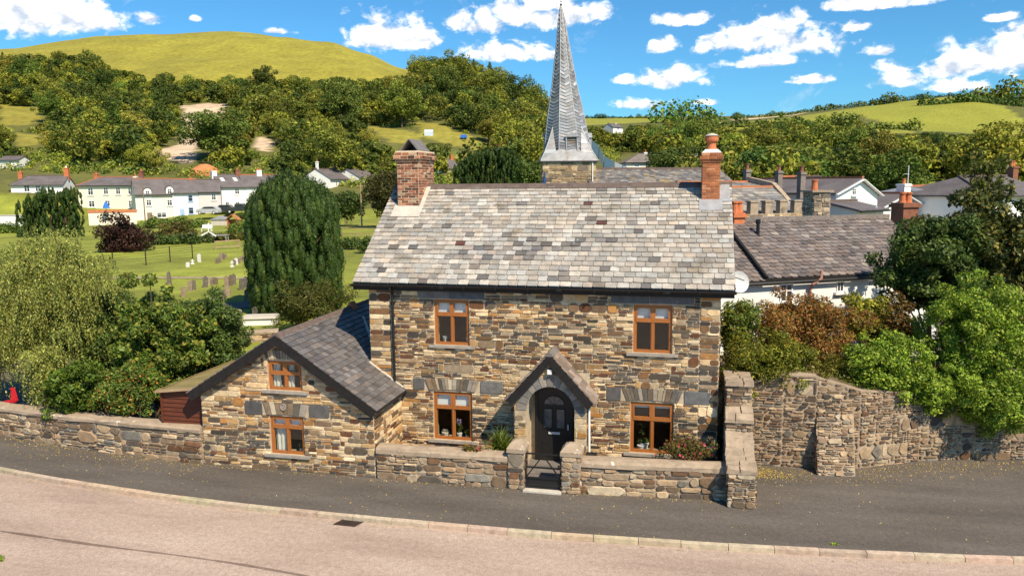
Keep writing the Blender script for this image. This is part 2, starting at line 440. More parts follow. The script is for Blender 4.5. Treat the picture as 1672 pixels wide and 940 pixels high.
mat('white_render', (.80, .775, .73), .9, .06, 1.3, 8, bump=.2, bscale=14, fine=.03, spots=[((.62, .58, .52), .8, .68, .9)])
mat('cream_render', (.82, .74, .60), .9, .07, 1.3, 8, bump=.2, bscale=14, fine=.03)
mat('pink_render', (.66, .57, .54), .9, .06, 1.3, 8, bump=.2, bscale=14)
mat('white_paint', (.80, .79, .77), .5, .05, 5, 3, spec=.4)
mat('blue_paint', (.34, .46, .68), .5, .08, 5, 3, spec=.4)
mat('pane_far', (.035, .04, .045), .12, .3, 2, 3, spec=.6)
mat('far_slate', (.135, .115, .112), .7, .3, .7, 9, fine=.3, bump=.4, bscale=4, stretch=(1, 1, 1), spec=.35)
mat('far_slate_warm', (.20, .165, .145), .75, .35, .6, 9, fine=.3, bump=.4, bscale=4)
mat('far_tile_red', (.34, .12, .06), .8, .28, .7, 9, fine=.25, bump=.4, bscale=4)
mat('ridge_red', (.42, .15, .07), .85, .25, 3, 5, fine=.2)
mat('terracotta', (.50, .155, .065), .8, .25, 5, 6, bump=.3, bscale=30)
mat('terracotta_dark', (.22, .09, .055), .85, .25, 5, 6, bump=.3, bscale=30)
mat('brick', None, .92, .3, 12, 6, bump=.5, bscale=60, fine=.15)
mat('brick_mortar', (.62, .50, .36), .95, .2, 9, 6, bump=.4, bscale=50)
mat('brick_mortar_red', (.40, .22, .13), .95, .25, 9, 6, bump=.4, bscale=50)
mat('cement', (.52, .47, .40), .92, .2, 6, 8, bump=.4, bscale=40, fine=.1)
mat('wood_brown', (.115, .032, .014), .6, .3, 3, 8, bump=.2, bscale=30, stretch=(1, 8, 8), fine=.15)
mat('felt_green', (.24, .19, .075), .9, .3, 2.5, 8, fine=.2, bump=.4, bscale=40)
mat('wood_pale', (.36, .25, .15), .8, .3, 3, 6, fine=.2)
mat('wood_post', (.22, .17, .12), .85, .3, 3, 6, fine=.2)
mat('iron', (.012, .012, .013), .45, .3, 20, 4, spec=.45)
mat('plastic_black', (.012, .012, .013), .4, .2, 8, 4, spec=.4)
mat('metal_pale', (.62, .61, .59), .45, .1, 4, 4, spec=.5)
mat('bark', (.095, .065, .042), .95, .4, 6, 8, bump=.7, bscale=25, stretch=(1, 1, .4), fine=.2)
mat('bark_pale', (.30, .25, .19), .95, .35, 6, 8, bump=.6, bscale=25, stretch=(1, 1, .4), fine=.2)
mat('grave', None, .9, .3, 6, 8, bump=.5, bscale=30, fine=.2, spots=[((.30, .29, .20), 6, .6, .7)])
mat('carpaint', None, .3, .03, 4, 2, spec=.6)
mat('rubber', (.015, .015, .015), .8, .1, 6, 3)
mat('earth', (.14, .10, .065), .95, .4, 3, 8, bump=.6, bscale=20, fine=.2)
mat('orange_soil', (.52, .20, .08), .95, .3, .6, 8, bump=.6, bscale=6, fine=.2)
mat('flower', None, .6, .1, 5, 2)
leafmat('leaf', .5, .28); leafmat('leaf_dark', .5, .12, spec=.2); leafmat('leaf_far', .65, .22, objrand=.36, hue=.03, spec=.15); leafmat('leaf_gloss', .48, .24, spec=.22)
glassmat()

# ------------------------------------------------------------------ sky, clouds, sun
SUN_AZ, SUN_EL = math.radians(48), math.radians(47)
SUN = Vector((math.sin(SUN_AZ)*math.cos(SUN_EL), -math.cos(SUN_AZ)*math.cos(SUN_EL), math.sin(SUN_EL)))
sl = bpy.data.lights.new('sun', 'SUN'); sl.energy = 5.0; sl.angle = math.radians(.53); sl.color = (1, .875, .67)
so = bpy.data.objects.new('sun', sl); COL.objects.link(so); so.rotation_euler = SUN.to_track_quat('Z', 'Y').to_euler(); so.location = (30, -30, 40)
def make_world():
    w = bpy.data.worlds.new('World'); scene.world = w; w.use_nodes = True
    nt = w.node_tree; N, L = nt.nodes, nt.links; N.clear()
    out = N.new('ShaderNodeOutputWorld'); bg = N.new('ShaderNodeBackground'); bg.inputs[1].default_value = .10
    sky = N.new('ShaderNodeTexSky'); sky.sky_type = 'NISHITA'; sky.sun_disc = False; sky.sun_elevation = SUN_EL
    sky.sun_rotation = math.atan2(SUN.x, SUN.y); sky.air_density = 1.0; sky.dust_density = .3; sky.ozone_density = 2.5
    tint = N.new('ShaderNodeMix'); tint.data_type = 'RGBA'; tint.blend_type = 'MULTIPLY'; tint.inputs[0].default_value = 1
    tint.inputs[7].default_value = (.36, .80, 1.06, 1); L.new(sky.outputs[0], tint.inputs[6])
    tc = N.new('ShaderNodeTexCoord'); sep = N.new('ShaderNodeSeparateXYZ'); L.new(tc.outputs['Generated'], sep.inputs[0])
    def M(op, a, b=None, c=None):
        n = N.new('ShaderNodeMath'); n.operation = op
        for i, q in enumerate((a, b, c)):
            if q is None: continue
            if isinstance(q, (int, float)): n.inputs[i].default_value = q
            else: L.new(q, n.inputs[i])
        return n.outputs[0]
    def VM(op, a, b):
        n = N.new('ShaderNodeVectorMath'); n.operation = op
        for i, q in enumerate((a, b)):
            if q is None: continue
            if isinstance(q, tuple): n.inputs[i].default_value = q
            else: L.new(q, n.inputs[i])
        return n
    az = M('ARCTAN2', sep.outputs[0], sep.outputs[1]); el = M('ARCSINE', sep.outputs[2])
    cmb = N.new('ShaderNodeCombineXYZ'); L.new(az, cmb.inputs[0]); L.new(el, cmb.inputs[1])
    ae = cmb.outputs[0]
    # each puff of cloud: bearing and height above the horizon of its middle, half width, half height
    puffs = [(40, 28, 95, 55), (120, 30, 75, 45), (165, 38, 50, 28), (20, 5, 60, 40), (238, 30, 30, 17),
             (635, 62, 55, 40), (600, 68, 45, 22), (680, 66, 38, 24), (450, 52, 25, 6), (318, 32, 10, 6),
             (790, 40, 62, 28), (850, 30, 65, 38), (880, 10, 50, 35), (940, 28, 60, 30), (975, 20, 32, 18), (830, 88, 70, 22), (905, 92, 25, 12),
             (1120, 34, 45, 15), (1085, 78, 28, 18), (1210, 72, 65, 30), (1270, 60, 80, 40), (1330, 75, 60, 28), (1395, 45, 30, 12), (1250, 103, 70, 14),
             (1097, 132, 52, 24), (1020, 132, 18, 11), (1048, 172, 45, 12), (1157, 168, 20, 8), (1325, 130, 38, 11), (1430, 84, 30, 12),
             (1440, 8, 100, 13), (1385, 2, 40, 20), (1465, 130, 45, 26), (1550, 110, 60, 30), (1620, 105, 70, 38), (1668, 60, 40, 30), (1560, 143, 60, 14), (1690, 90, 60, 40),
             (1640, 30, 30, 10), (1800, 40, 120, 60), (-150, 40, 120, 60), (2100, 60, 160, 60), (-500, 60, 160, 50)]
    cur = None; cur2 = None
    for (px, py, sx, sy) in puffs:
        r = ray(px, py).normalized(); a0 = math.atan2(r.x, r.y); e0 = math.asin(r.z)
        r1 = ray(px+1, py).normalized(); da = math.hypot(math.atan2(r1.x, r1.y)-a0, 0); de = abs(math.asin(ray(px, py+1).normalized().z)-e0)
        d = VM('SUBTRACT', ae, (a0, e0, 0)).outputs[0]
        s = VM('MULTIPLY', d, (1/(sx*da*1.20), 1/(sy*de*1.22), 0)).outputs[0]
        s2 = VM('MULTIPLY', s, (-1.0, -2.0, 0)).outputs[0]
        mx = VM('MAXIMUM', s, s2).outputs[0]
        ln = VM('LENGTH', mx, None).outputs['Value']
        v = M('SUBTRACT', 1.0, ln)
        cur = v if cur is None else M('SMOOTH_MAX', cur, v, .18)
        ss = N.new('ShaderNodeSeparateXYZ'); L.new(s, ss.inputs[0])
        # height within its own puff, weighted by its presence, for the flat grey cloud base
        h = M('MULTIPLY', M('MAXIMUM', v, 0.0), ss.outputs[1])
        cur2 = h if cur2 is None else M('ADD', cur2, h)
    def fbm(scale, detail, off=(0, 0, 0), dist=0.0, rough=.6):
        mp = N.new('ShaderNodeMapping'); mp.inputs['Location'].default_value = off; mp.inputs['Scale'].default_value = (1, 1.45, 1)
        L.new(ae, mp.inputs[0]); n = N.new('ShaderNodeTexNoise'); n.inputs['Scale'].default_value = scale; n.inputs['Detail'].default_value = detail
        n.inputs['Roughness'].default_value = rough; n.inputs['Distortion'].default_value = dist
        L.new(mp.outputs[0], n.inputs['Vector']); return n.outputs['Fac']
    n1 = fbm(34, 10, dist=.3); n2 = fbm(34, 10, (-.007, -.011, 0), dist=.3); n3 = fbm(7, 4)
    dens = M('ADD', cur, M('MULTIPLY', M('SUBTRACT', n1, .5), 2.6)); dens = M('ADD', dens, M('MULTIPLY', M('SUBTRACT', n3, .5), .9))
    mr = N.new('ShaderNodeMapRange'); mr.interpolation_type = 'SMOOTHSTEP'; mr.inputs[1].default_value = .0; mr.inputs[2].default_value = .62; L.new(dens, mr.inputs[0])
    relief = M('MULTIPLY', M('SUBTRACT', n1, n2), 2.6)
    lit = M('ADD', M('ADD', .74, relief), M('MULTIPLY', cur2, .85))
    lr = ramp(N, [(.34, (4.9, 5.5, 6.5)), (.64, (7.2, 7.5, 8.0)), (.90, (11., 10.8, 10.4))]); L.new(lit, lr.inputs[0])
    # thin wisps scattered over the blue
    wz = fbm(11, 8, (3, 1, 0), dist=.6); wr = N.new('ShaderNodeMapRange'); wr.inputs[1].default_value = .60; wr.inputs[2].default_value = .85; wr.inputs[4].default_value = .35; L.new(wz, wr.inputs[0])
    al = M('MAXIMUM', mr.outputs[0], wr.outputs[0])
    low = N.new('ShaderNodeMapRange'); low.inputs[1].default_value = 0.0; low.inputs[2].default_value = .03; L.new(el, low.inputs[0]); al = M('MULTIPLY', al, low.outputs[0])
    mix = N.new('ShaderNodeMix'); mix.data_type = 'RGBA'; L.new(al, mix.inputs[0]); L.new(tint.outputs[2], mix.inputs[6]); L.new(lr.outputs[0], mix.inputs[7])
    L.new(mix.outputs[2], bg.inputs[0]); L.new(bg.outputs[0], out.inputs[0])
make_world()
scene.view_settings.view_transform = 'Standard'; scene.view_settings.look = 'None'; scene.view_settings.exposure = .46; scene.view_settings.gamma = 1
scene.render.engine = 'CYCLES'; scene.cycles.max_bounces = 6; scene.cycles.transparent_max_bounces = 8; scene.cycles.diffuse_bounces = 3

# ------------------------------------------------------------------ terrain
NEAR = [(-60, -.3), (22.5, -.3), (25, .1), (32, .6), (45, .9)]
COLS = {
 -900: [(135, 1.0), (190, 262), (300, 190), (480, 100), (700, 110), (1500, 200), (2600, 260)],
 -300: [(135, 1.0), (190, 262), (300, 190), (480, 92), (700, 108), (1500, 200), (2600, 260)],
 0: [(135, 1.0), (155, 300), (175, 277), (250, 205), (330, 150), (470, 86), (560, 84), (800, 130), (2600, 260)],
 200: [(135, 1.0), (155, 320), (175, 280), (250, 220), (330, 160), (420, 98), (500, 64), (640, 84), (1000, 170), (2600, 260)],
 400: [(135, 1.0), (160, 310), (180, 280), (250, 215), (330, 160), (410, 95), (500, 54), (640, 76), (1000, 170), (2600, 260)],
 480: [(135, 1.0), (162, 313), (184, 283), (255, 215), (335, 160), (415, 95), (496, 57), (640, 85), (1000, 175), (2600, 260)],
 610: [(135, 1.0), (168, 312), (195, 282), (265, 212), (345, 158), (420, 106), (480, 89), (640, 128), (1000, 190), (2600, 260)],
 550: [(135, 1.0), (165, 316), (190, 285), (260, 215), (340, 160), (420, 95), (490, 69), (640, 105), (1000, 180), (2600, 260)],
 660: [(135, 1.0), (170, 308), (200, 280), (270, 210), (350, 155), (420, 118), (470, 110), (640, 150), (1000, 200), (2600, 260)],
 760: [(135, 1.0), (175, 303), (200, 276), (240, 240), (300, 190), (380, 135), (430, 128), (640, 190), (1000, 215), (2600, 260)],
 860: [(135, 1.0), (180, 285), (210, 268), (240, 252), (300, 218), (380, 178), (430, 170), (700, 215), (1000, 215), (2600, 260)],
 930: [(120, 1.0), (200, 278), (300, 250), (400, 230), (500, 226), (800, 212), (1200, 193), (1600, 200), (2600, 240)],
 1050: [(100, 1.0), (200, 275), (300, 250), (450, 235), (700, 215), (1150, 192), (1600, 200), (2600, 240)],
 1200: [(100, 1.0), (200, 272), (300, 255), (450, 236), (700, 208), (1000, 192), (1500, 202), (2600, 240)],
 1400: [(100, 1.0), (150, 285), (300, 258), (450, 236), (650, 212), (900, 174), (1300, 190), (2600, 230)],
 1560: [(100, 1.0), (150, 285), (300, 258), (450, 236), (650, 217), (900, 158), (1300, 178), (2600, 230)],
 1700: [(100, 1.0), (150, 285), (300, 258), (450, 236), (650, 220), (900, 164), (1300, 180), (2600, 230)],
 2300: [(100, 1.0), (150, 285), (300, 258), (450, 236), (650, 210), (900, 180), (1300, 195), (2600, 230)],
}
def pchip(xs, ys, xq):
    xs = np.array(xs, float); ys = np.array(ys, float); h = np.diff(xs); dl = np.diff(ys)/h; m = np.zeros(len(xs))
    for i in range(1, len(xs)-1):
        if dl[i-1]*dl[i] > 0:
            w1 = 2*h[i]+h[i-1]; w2 = h[i]+2*h[i-1]; m[i] = (w1+w2)/(w1/dl[i-1]+w2/dl[i])
    m[-1] = dl[-1]
    k = np.clip(np.searchsorted(xs, xq)-1, 0, len(h)-1); t = np.clip((xq-xs[k])/h[k], 0, 1); hh = h[k]
    return (2*t**3-3*t**2+1)*ys[k]+(t**3-2*t**2+t)*hh*m[k]+(-2*t**3+3*t**2)*ys[k+1]+(t**3-t**2)*hh*m[k+1]
DG = np.concatenate([np.linspace(-60, 60, 121), 60*np.exp(np.linspace(.01, math.log(2600/60), 300))])
CU = []; CZ = []
for px, kn in sorted(COLS.items()):
    xs = [k[0] for k in NEAR]; ys = [k[1] for k in NEAR]
    for d, q in kn:
        if q < 40 and isinstance(q, float): z = q
        else:
            r = ray(px, q); z = CAM.z+d*r.z/r.dot(FH)
        xs.append(d); ys.append(z)
    CU.append((px-836)/FPX); CZ.append(pchip(xs, ys, DG))
CU = np.array(CU); CZ = np.array(CZ)
def vnoise(x, y, s):
    x = np.asarray(x)/s; y = np.asarray(y)/s; xi = np.floor(x); yi = np.floor(y); fx = x-xi; fy = y-yi
    fx = fx*fx*(3-2*fx); fy = fy*fy*(3-2*fy)
    h = lambda a, b: np.modf(np.abs(np.sin(a*127.1+b*311.7)*43758.5453))[0]
    return (h(xi, yi)*(1-fx)+h(xi+1, yi)*fx)*(1-fy)+(h(xi, yi+1)*(1-fx)+h(xi+1, yi+1)*fx)*fy
def hgt(x, y):
    x = np.asarray(x, float); y = np.asarray(y, float)
    d = (x-CAM.x)*FH.x+(y-CAM.y)*FH.y; l = (x-CAM.x)*R0.x+(y-CAM.y)*R0.y
    u = np.clip(l/np.maximum(d, 8), CU[0], CU[-1])
    k = np.clip(np.searchsorted(CU, u)-1, 0, len(CU)-2); t = (u-CU[k])/(CU[k+1]-CU[k]); t = np.clip(t, 0, 1); t = t*t*(3-2*t)*.5+t*.5
    di = np.interp(np.clip(d, -60, 2600), DG, np.arange(len(DG))); i0 = np.clip(di.astype(int), 0, len(DG)-2); f = di-i0
    za = CZ[k, i0]*(1-f)+CZ[k, i0+1]*f; zb = CZ[k+1, i0]*(1-f)+CZ[k+1, i0+1]*f
    z = za*(1-t)+zb*t
    amp = np.clip((d-150)/400, 0, 1)
    return z+amp*((vnoise(x, y, 60)-.5)*5+(vnoise(x+50, y, 17)-.5)*1.6)+np.clip((d-26)/20, 0, 1)*(vnoise(x, y, 6)-.5)*.15
def H(x, y): return float(hgt(np.array([x]), np.array([y]))[0])
def ground_at(px, py, dmax=2500):
    """first point where the line of sight meets the terrain"""
    r = ray(px, py); ts = np.concatenate([np.linspace(15, 200, 600), np.linspace(200, dmax, 900)])
    x = CAM.x+ts*r.x; y = CAM.y+ts*r.y; z = CAM.z+ts*r.z; g = z-hgt(x, y); i = np.argmax(g <= 0)
    if g[i] > 0: return None
    t = ts[i-1]+(ts[i]-ts[i-1])*g[i-1]/(g[i-1]-g[i]) if i else ts[0]
    return CAM+r*t
def arrpix(P):
    d = P-np.array(CAM); z = np.maximum(d@np.array(FW), 1e-3)
    return IW/2+FPX*(d@np.array(RT))/z, IH/2-FPX*(d@np.array(UP))/z, d@np.array(FW)
HILLGRASS = [(170, 20), (165, 82), (180, 108), (260, 122), (300, 122), (380, 128), (440, 122), (500, 122), (560, 126), (610, 124), (655, 118), (668, 90), (600, 20)]
SCAR = [(298, 170), (370, 168), (362, 190), (326, 222), (313, 270), (285, 262), (258, 258), (248, 246), (288, 236), (302, 212)]
CLEAR = [HILLGRASS, SCAR, [(0, 172), (75, 178), (70, 197), (40, 206), (0, 204)], [(25, 216), (68, 222), (60, 238), (25, 238)],
         [(597, 205), (680, 215), (692, 238), (640, 234)], [(678, 196), (722, 204), (795, 236), (782, 245), (735, 236), (690, 226)],
         [(735, 250), (790, 250), (770, 268), (740, 266)], [(416, 222), (444, 230), (440, 248), (420, 244)]]
FIELDR = [[(1120, 212), (1330, 186), (1400, 176), (1475, 163), (1560, 158), (1640, 174), (1672, 196), (1672, 222), (1600, 218), (1500, 214), (1440, 200), (1400, 188), (1330, 198), (1250, 200), (1200, 214)],
          [(950, 190), (1110, 190), (1090, 198), (950, 205)], [(1440, 205), (1500, 217), (1440, 218), (1410, 210)], [(985, 262), (975, 278), (1000, 280), (1010, 268)]]
TAN = [(1192, 194), (1320, 176), (1330, 181), (1300, 188), (1200, 198)]
def build_terrain():
    ds = np.concatenate([np.linspace(-60, 20, 20), np.linspace(21, 50, 40), np.linspace(51, 140, 70), np.linspace(142, 560, 190), np.linspace(565, 1250, 110), np.linspace(1260, 2600, 20)])
    ss = np.linspace(-1, 1, 330)
    D, S = np.meshgrid(ds, ss, indexing='ij'); Lt = S*(1.0*np.maximum(D, 0)+70)
    X = CAM.x+D*FH.x+Lt*R0.x; Y = CAM.y+D*FH.y+Lt*R0.y; Z = hgt(X, Y)
    P = np.stack([X, Y, Z], -1); nr, nc = D.shape
    px, py, zz = arrpix(P.reshape(-1, 3)); px = px.reshape(nr, nc); py = py.reshape(nr, nc)
    n1 = vnoise(X, Y, 9); n2 = vnoise(X+31, Y, 2.2); n3 = vnoise(X, Y+70, 28)
    C = np.zeros((nr, nc, 3)); C[:] = (.115, .115, .026)
    C += (n1[..., None]-.5)*np.array([.03, .03, .008])
    gr = (D < 150); C[gr] = np.array([.200, .215, .028]); C[gr] *= (.66+.5*n1[gr]+.35*n2[gr])[:, None]
    gr2 = (D < 150) & (n3 > .55); C[gr2] *= np.array([1.15, 1.0, .95])
    yd = (D < 30) | ((D < 112) & (px > 872) & (px < 1640)); C[yd] = np.array([.12, .10, .07])
    for i in range(nr):
        if ds[i] < 150: continue
        for j in range(nc):
            x, y = px[i, j], py[i, j]
            if x < -300 or x > 2000: continue
            jx = x+(n2[i, j]-.5)*8; jy = y+(n1[i, j]-.5)*6; b = .8+.3*n1[i, j]+.15*n2[i, j]
            if inpoly(jx, jy, SCAR) or inpoly(jx, jy, CLEAR[7]): C[i, j] = np.array([.56, .42, .29])*b
            elif ds[i] > 340 and x < 690 and ds[i] < 700: C[i, j] = np.array([.262, .228, .030])*b
            elif any(inpoly(jx, jy, c) for c in CLEAR[2:]): C[i, j] = np.array([.25, .22, .035])*b
            elif ds[i] > 380 and x > 900:
                if inpoly(x, y, TAN): C[i, j] = np.array([.50, .38, .22])*b
                elif any(inpoly(x, y, f) for f in FIELDR): C[i, j] = np.array([.25, .25, .03])*(.9+.15*n3[i, j]+.08*n2[i, j])
    idx = np.arange(nr*nc).reshape(nr, nc)
    Q = np.stack([idx[:-1, :-1], idx[:-1, 1:], idx[1:, 1:], idx[1:, :-1]], -1).reshape(-1, 4)
    me = bpy.data.meshes.new('ground'); me.vertices.add(nr*nc); me.vertices.foreach_set('co', P.astype(np.float32).ravel())
    me.loops.add(Q.size); me.loops.foreach_set('vertex_index', Q.astype(np.int32).ravel())
    me.polygons.add(len(Q)); me.polygons.foreach_set('loop_start', np.arange(0, Q.size, 4, dtype=np.int32)); me.polygons.foreach_set('use_smooth', [True]*len(Q))
    at = me.color_attributes.new('Col', 'FLOAT_COLOR', 'POINT')
    at.data.foreach_set('color', np.concatenate([C.reshape(-1, 3), np.ones((nr*nc, 1))], 1).astype(np.float32).ravel())
    me.update(calc_edges=True)
    mat('turf', None, .95, .34, .45, 12, bump=.8, bscale=2.0, fine=.30)
    me.materials.append(MATS['turf'])
    o = bpy.data.objects.new('ground', me); COL.objects.link(o); struct(o)
build_terrain()

# ------------------------------------------------------------------ road, kerb, pavement
KERB = [(-40, 1.2), (-26, -.4), (-16, -1.95), (-9.25, -3.22), (-5.02, -3.79), (-1.51, -4.03), (.97, -4.06), (3, -4.06), (5.71, -4.01), (8.26, -3.86), (10.68, -3.68), (13.01, -3.43), (15, -3.17), (22, -2.1), (40, 1.5)]
def smooth_path(pts, n=8):
    o = []
    for i in range(len(pts)-1):
        p0 = Vector(pts[max(i-1, 0)]); p1 = Vector(pts[i]); p2 = Vector(pts[i+1]); p3 = Vector(pts[min(i+2, len(pts)-1)])
        for k in range(n):
            t = k/n; o.append(.5*((2*p1)+(p2-p0)*t+(2*p0-5*p1+4*p2-p3)*t*t+(3*p1-p0-3*p2+p3)*t**3))
    o.append(Vector(pts[-1])); return o
KP = smooth_path([(*p, 0) for p in KERB])
def offset_path(path, d):
    o = []
    for i, p in enumerate(path):
        t = (path[min(i+1, len(path)-1)]-path[max(i-1, 0)]).normalized(); o.append(p+Vector((-t.y, t.x, 0))*d)
    return o
def strip(mb, A, B, za, zb):
    for i in range(len(A)-1):
        mb.face([(A[i].x, A[i].y, za), (A[i+1].x, A[i+1].y, za), (B[i+1].x, B[i+1].y, zb), (B[i].x, B[i].y, zb)])
def asphalt(name, base, light, dark, crack):
    m, nt, N, L = nodes(name); out = N.new('ShaderNodeOutputMaterial'); b = N.new('ShaderNodeBsdfPrincipled'); L.new(b.outputs[0], out.inputs[0])
    b.inputs['Roughness'].default_value = .9; b.inputs['Specular IOR Level'].default_value = .25
    tc = N.new('ShaderNodeTexCoord'); v = tc.outputs['Object']
    def noise(s, d, vec=v, r=.6):
        n = N.new('ShaderNodeTexNoise'); n.inputs['Scale'].default_value = s; n.inputs['Detail'].default_value = d; n.inputs['Roughness'].default_value = r; L.new(vec, n.inputs['Vector']); return n.outputs['Fac']
    mp = N.new('ShaderNodeMapping'); mp.inputs['Scale'].default_value = (.25, 1.1, 1); L.new(v, mp.inputs[0])
    big = noise(.9, 8, mp.outputs[0]); r1 = ramp(N, [(.3, dark), (.5, base), (.72, light)]); L.new(big, r1.inputs[0])
    vo = N.new('ShaderNodeTexVoronoi'); vo.inputs['Scale'].default_value = 75; L.new(v, vo.inputs['Vector'])
    r2 = ramp(N, [(.0, (.62,)*3), (.5, (1.0,)*3), (1, (1.45,)*3)]); L.new(vo.outputs['Color'], r2.inputs[0])
    m2 = N.new('ShaderNodeMix'); m2.data_type = 'RGBA'; m2.blend_type = 'MULTIPLY'; m2.inputs[0].default_value = .8; L.new(r1.outputs[0], m2.inputs[6]); L.new(r2.outputs[0], m2.inputs[7])
    md = noise(9, 6); r3 = ramp(N, [(.3, (.85,)*3), (.7, (1.13,)*3)]); L.new(md, r3.inputs[0])
    m3 = N.new('ShaderNodeMix'); m3.data_type = 'RGBA'; m3.blend_type = 'MULTIPLY'; m3.inputs[0].default_value = 1; L.new(m2.outputs[2], m3.inputs[6]); L.new(r3.outputs[0], m3.inputs[7])
    L.new(m3.outputs[2], b.inputs['Base Color'])
    bm = N.new('ShaderNodeBump'); bm.inputs['Strength'].default_value = .5; bm.inputs['Distance'].default_value = .01; L.new(vo.outputs['Distance'], bm.inputs['Height']); L.new(bm.outputs[0], b.inputs['Normal'])
    MATS[name] = m
asphalt('road_asphalt', (.41, .307, .245), (.48, .37, .30), (.325, .238, .187), 0)
asphalt('pave_asphalt', (.118, .100, .085), (.150, .128, .109), (.086, .073, .062), 0)
asphalt('seam', (.20, .14, .11), (.26, .19, .15), (.15, .105, .08), 0)
mb = MB(); strip(mb, offset_path(KP, -22), offset_path(KP, -.11), -.105, -.105); struct(mb.build('road', 'road_asphalt'))
mb = MB(); sp = [on_z(x, y, -.1) for x, y in ((-700, 786), (-250, 832), (0, 866), (150, 888), (300, 907), (420, 925), (560, 952), (700, 985))]
SP = smooth_path(sp, 6); wd = [.035*U(.5, 1.5) for _ in SP]
for i in range(len(SP)-1):
    a, b = SP[i], SP[i+1]; q = Vector((0, 1, 0)); mb.face([a-q*wd[i], b-q*wd[i+1], b+q*wd[i+1], a+q*wd[i]])
for f in range(len(mb.v)): mb.v[f] = (mb.v[f][0], mb.v[f][1], -.1008)
struct(mb.build('road_seam', 'seam'))
mb = MB(); Kb = offset_path(KP, 0); FX = [-40, -26, -16, -11.5, -9, -4, 10.1, 10.3, 12.8, 14.5, 17.2, 25, 40]; FY = [4, 2, .3, -.8, -1.2, -1.7, -1.5, 1.3, 1.5, 2.4, 3.0, 4.2, 7]
Kb = smooth_path([(p.x, p.y, 0) for p in Kb], 4); far = [Vector((p.x, float(np.interp(p.x, FX, FY)), 0)) for p in Kb]
strip(mb, Kb, far, 0, 0); struct(mb.build('pavement', 'pave_asphalt'))
# kerb stones, one structure
mb = MB(); acc = 0; L_ = [0]
for i in range(1, len(KP)): L_.append(L_[-1]+(KP[i]-KP[i-1]).length)
def along(path, cum, s):
    i = max(0, min(len(cum)-2, next((k for k in range(len(cum)-1) if cum[k+1] >= s), len(cum)-2))); t = (s-cum[i])/(cum[i+1]-cum[i]); t = min(max(t, 0), 1)
    d = (path[i+1]-path[i]).normalized(); return path[i].lerp(path[i+1], t), d
s = 12.0
while s < L_[-1]-12:
    ln = U(.85, .95); a, da = along(KP, L_, s+.006); b, db = along(KP, L_, s+ln-.006); na = Vector((-da.y, da.x, 0)); nb = Vector((-db.y, db.x, 0))
    j = U(-.006, .006); t = .012+U(-.004, .004); col = tuple(x*U(.94, 1.06) for x in ((.47, .365, .26) if rnd.random() < .8 else (.40, .31, .225)))
    A0, A1, B0, B1 = a-na*(.11+j), a+na*(.0+j), b-nb*(.11+j), b+nb*(.0+j)
    up = Vector((0, 0, 1)); c = .02
    mb.hexa([A0-up*.2, B0-up*.2, B1-up*.2, A1-up*.2, A0+up*(t-.02), B0+up*(t-.02), B1+up*t, A1+up*t], col)
    s += ln
struct(mb.build('kerb', 'stone'))
# gutter channel stones' dark joint line and drain
# ------------------------------------------------------------------ main house
X3, Y3, Z3 = Vector((1, 0, 0)), Vector((0, 1, 0)), Vector((0, 0, 1))
PAL = [(2.8, (.10, .083, .068)), (2.2, (.055, .047, .042)), (3.2, (.17, .10, .052)), (2.0, (.38, .26, .125)), (3.0, (.52, .415, .27)), (1.8, (.13, .06, .034)),
       (2.2, (.26, .21, .16)), (1.4, (.62, .52, .38)), (1.3, (.32, .185, .08)), (1.8, (.30, .235, .16))]
PAL_L = [(1.6, (.115, .098, .082)), (3.0, (.17, .115, .075)), (2.6, (.42, .29, .15)), (4.0, (.54, .435, .29)), (1.2, (.12, .055, .03)), (1.6, (.28, .22, .155)), (1.6, (.66, .55, .39)), (1.8, (.38, .21, .08))]
PAL_G = [(4, (.12, .105, .092)), (2.5, (.08, .07, .064)), (2, (.17, .12, .08)), (2, (.32, .27, .21)), (1.5, (.48, .37, .23)), (1, (.12, .06, .035))]
for _p in (PAL, PAL_L, PAL_G): _p[:] = [(w, (c[0]*1.07, c[1]*.97, c[2]*.84)) for w, c in _p]
def palf(u, v):
    n = float(vnoise(u+13, v*1.7+5, .9)); 
    return PAL_L if n > .50 else (PAL_G if n < .20 else PAL)
HW, EY, EZ, RY, RZ, BY = 9.22, -.13, 4.75, 3.18, 7.27, 6.5
SLV = Vector((0, RY-EY, RZ-EZ)); SLEN = SLV.length; SLV.normalize()
house = thing('stone_house', 'two storey rubble stone cottage with a pale mottled slate roof and a gabled arched porch', 'house', (4.6, 0, 0))
UWIN = [(1.853, 3.07, 2.812, 4.30), (7.114, 3.07, 8.073, 4.30)]
LWIN = [(1.773, .444, 2.859, 1.79), (7.07, .444, 8.157, 1.79)]
DOOR = (4.60, .06, 5.62, 2.12)
holes = [rect_loop(*w) for w in UWIN+LWIN+[DOOR]]
mb = MB()
slab_wall(mb, (0, 0, 0), X3, Z3, rect_loop(0, -.4, HW, EZ+.08), holes, .42, (1, 1, 1))
lint = [(1.4, 4.31, 3.25, 4.56), (6.55, 4.31, 8.6, 4.56), (1.2, 1.80, 3.72, 2.14), (6.45, 1.80, 9.05, 2.14)]
hol = UWIN+LWIN+[DOOR]+lint+[(4.2, 0, 6.02, 2.5)]
L1 = layout(0, 0, .62, 4.62, bh=(.14, .3), sw=(.62, .62), sh=(.07, .2), sl=(.25, .62))
L2 = layout(.62, 0, 8.75, 4.62)
L3 = layout(8.75, 0, HW, 4.62, bh=(.14, .3), sw=(.6, .6), sh=(.08, .2), sl=(.2, .47))
masonry(mb, (0, 0, 0), X3, Z3, L1+L2+L3, PAL, holes=hol, palf=palf)
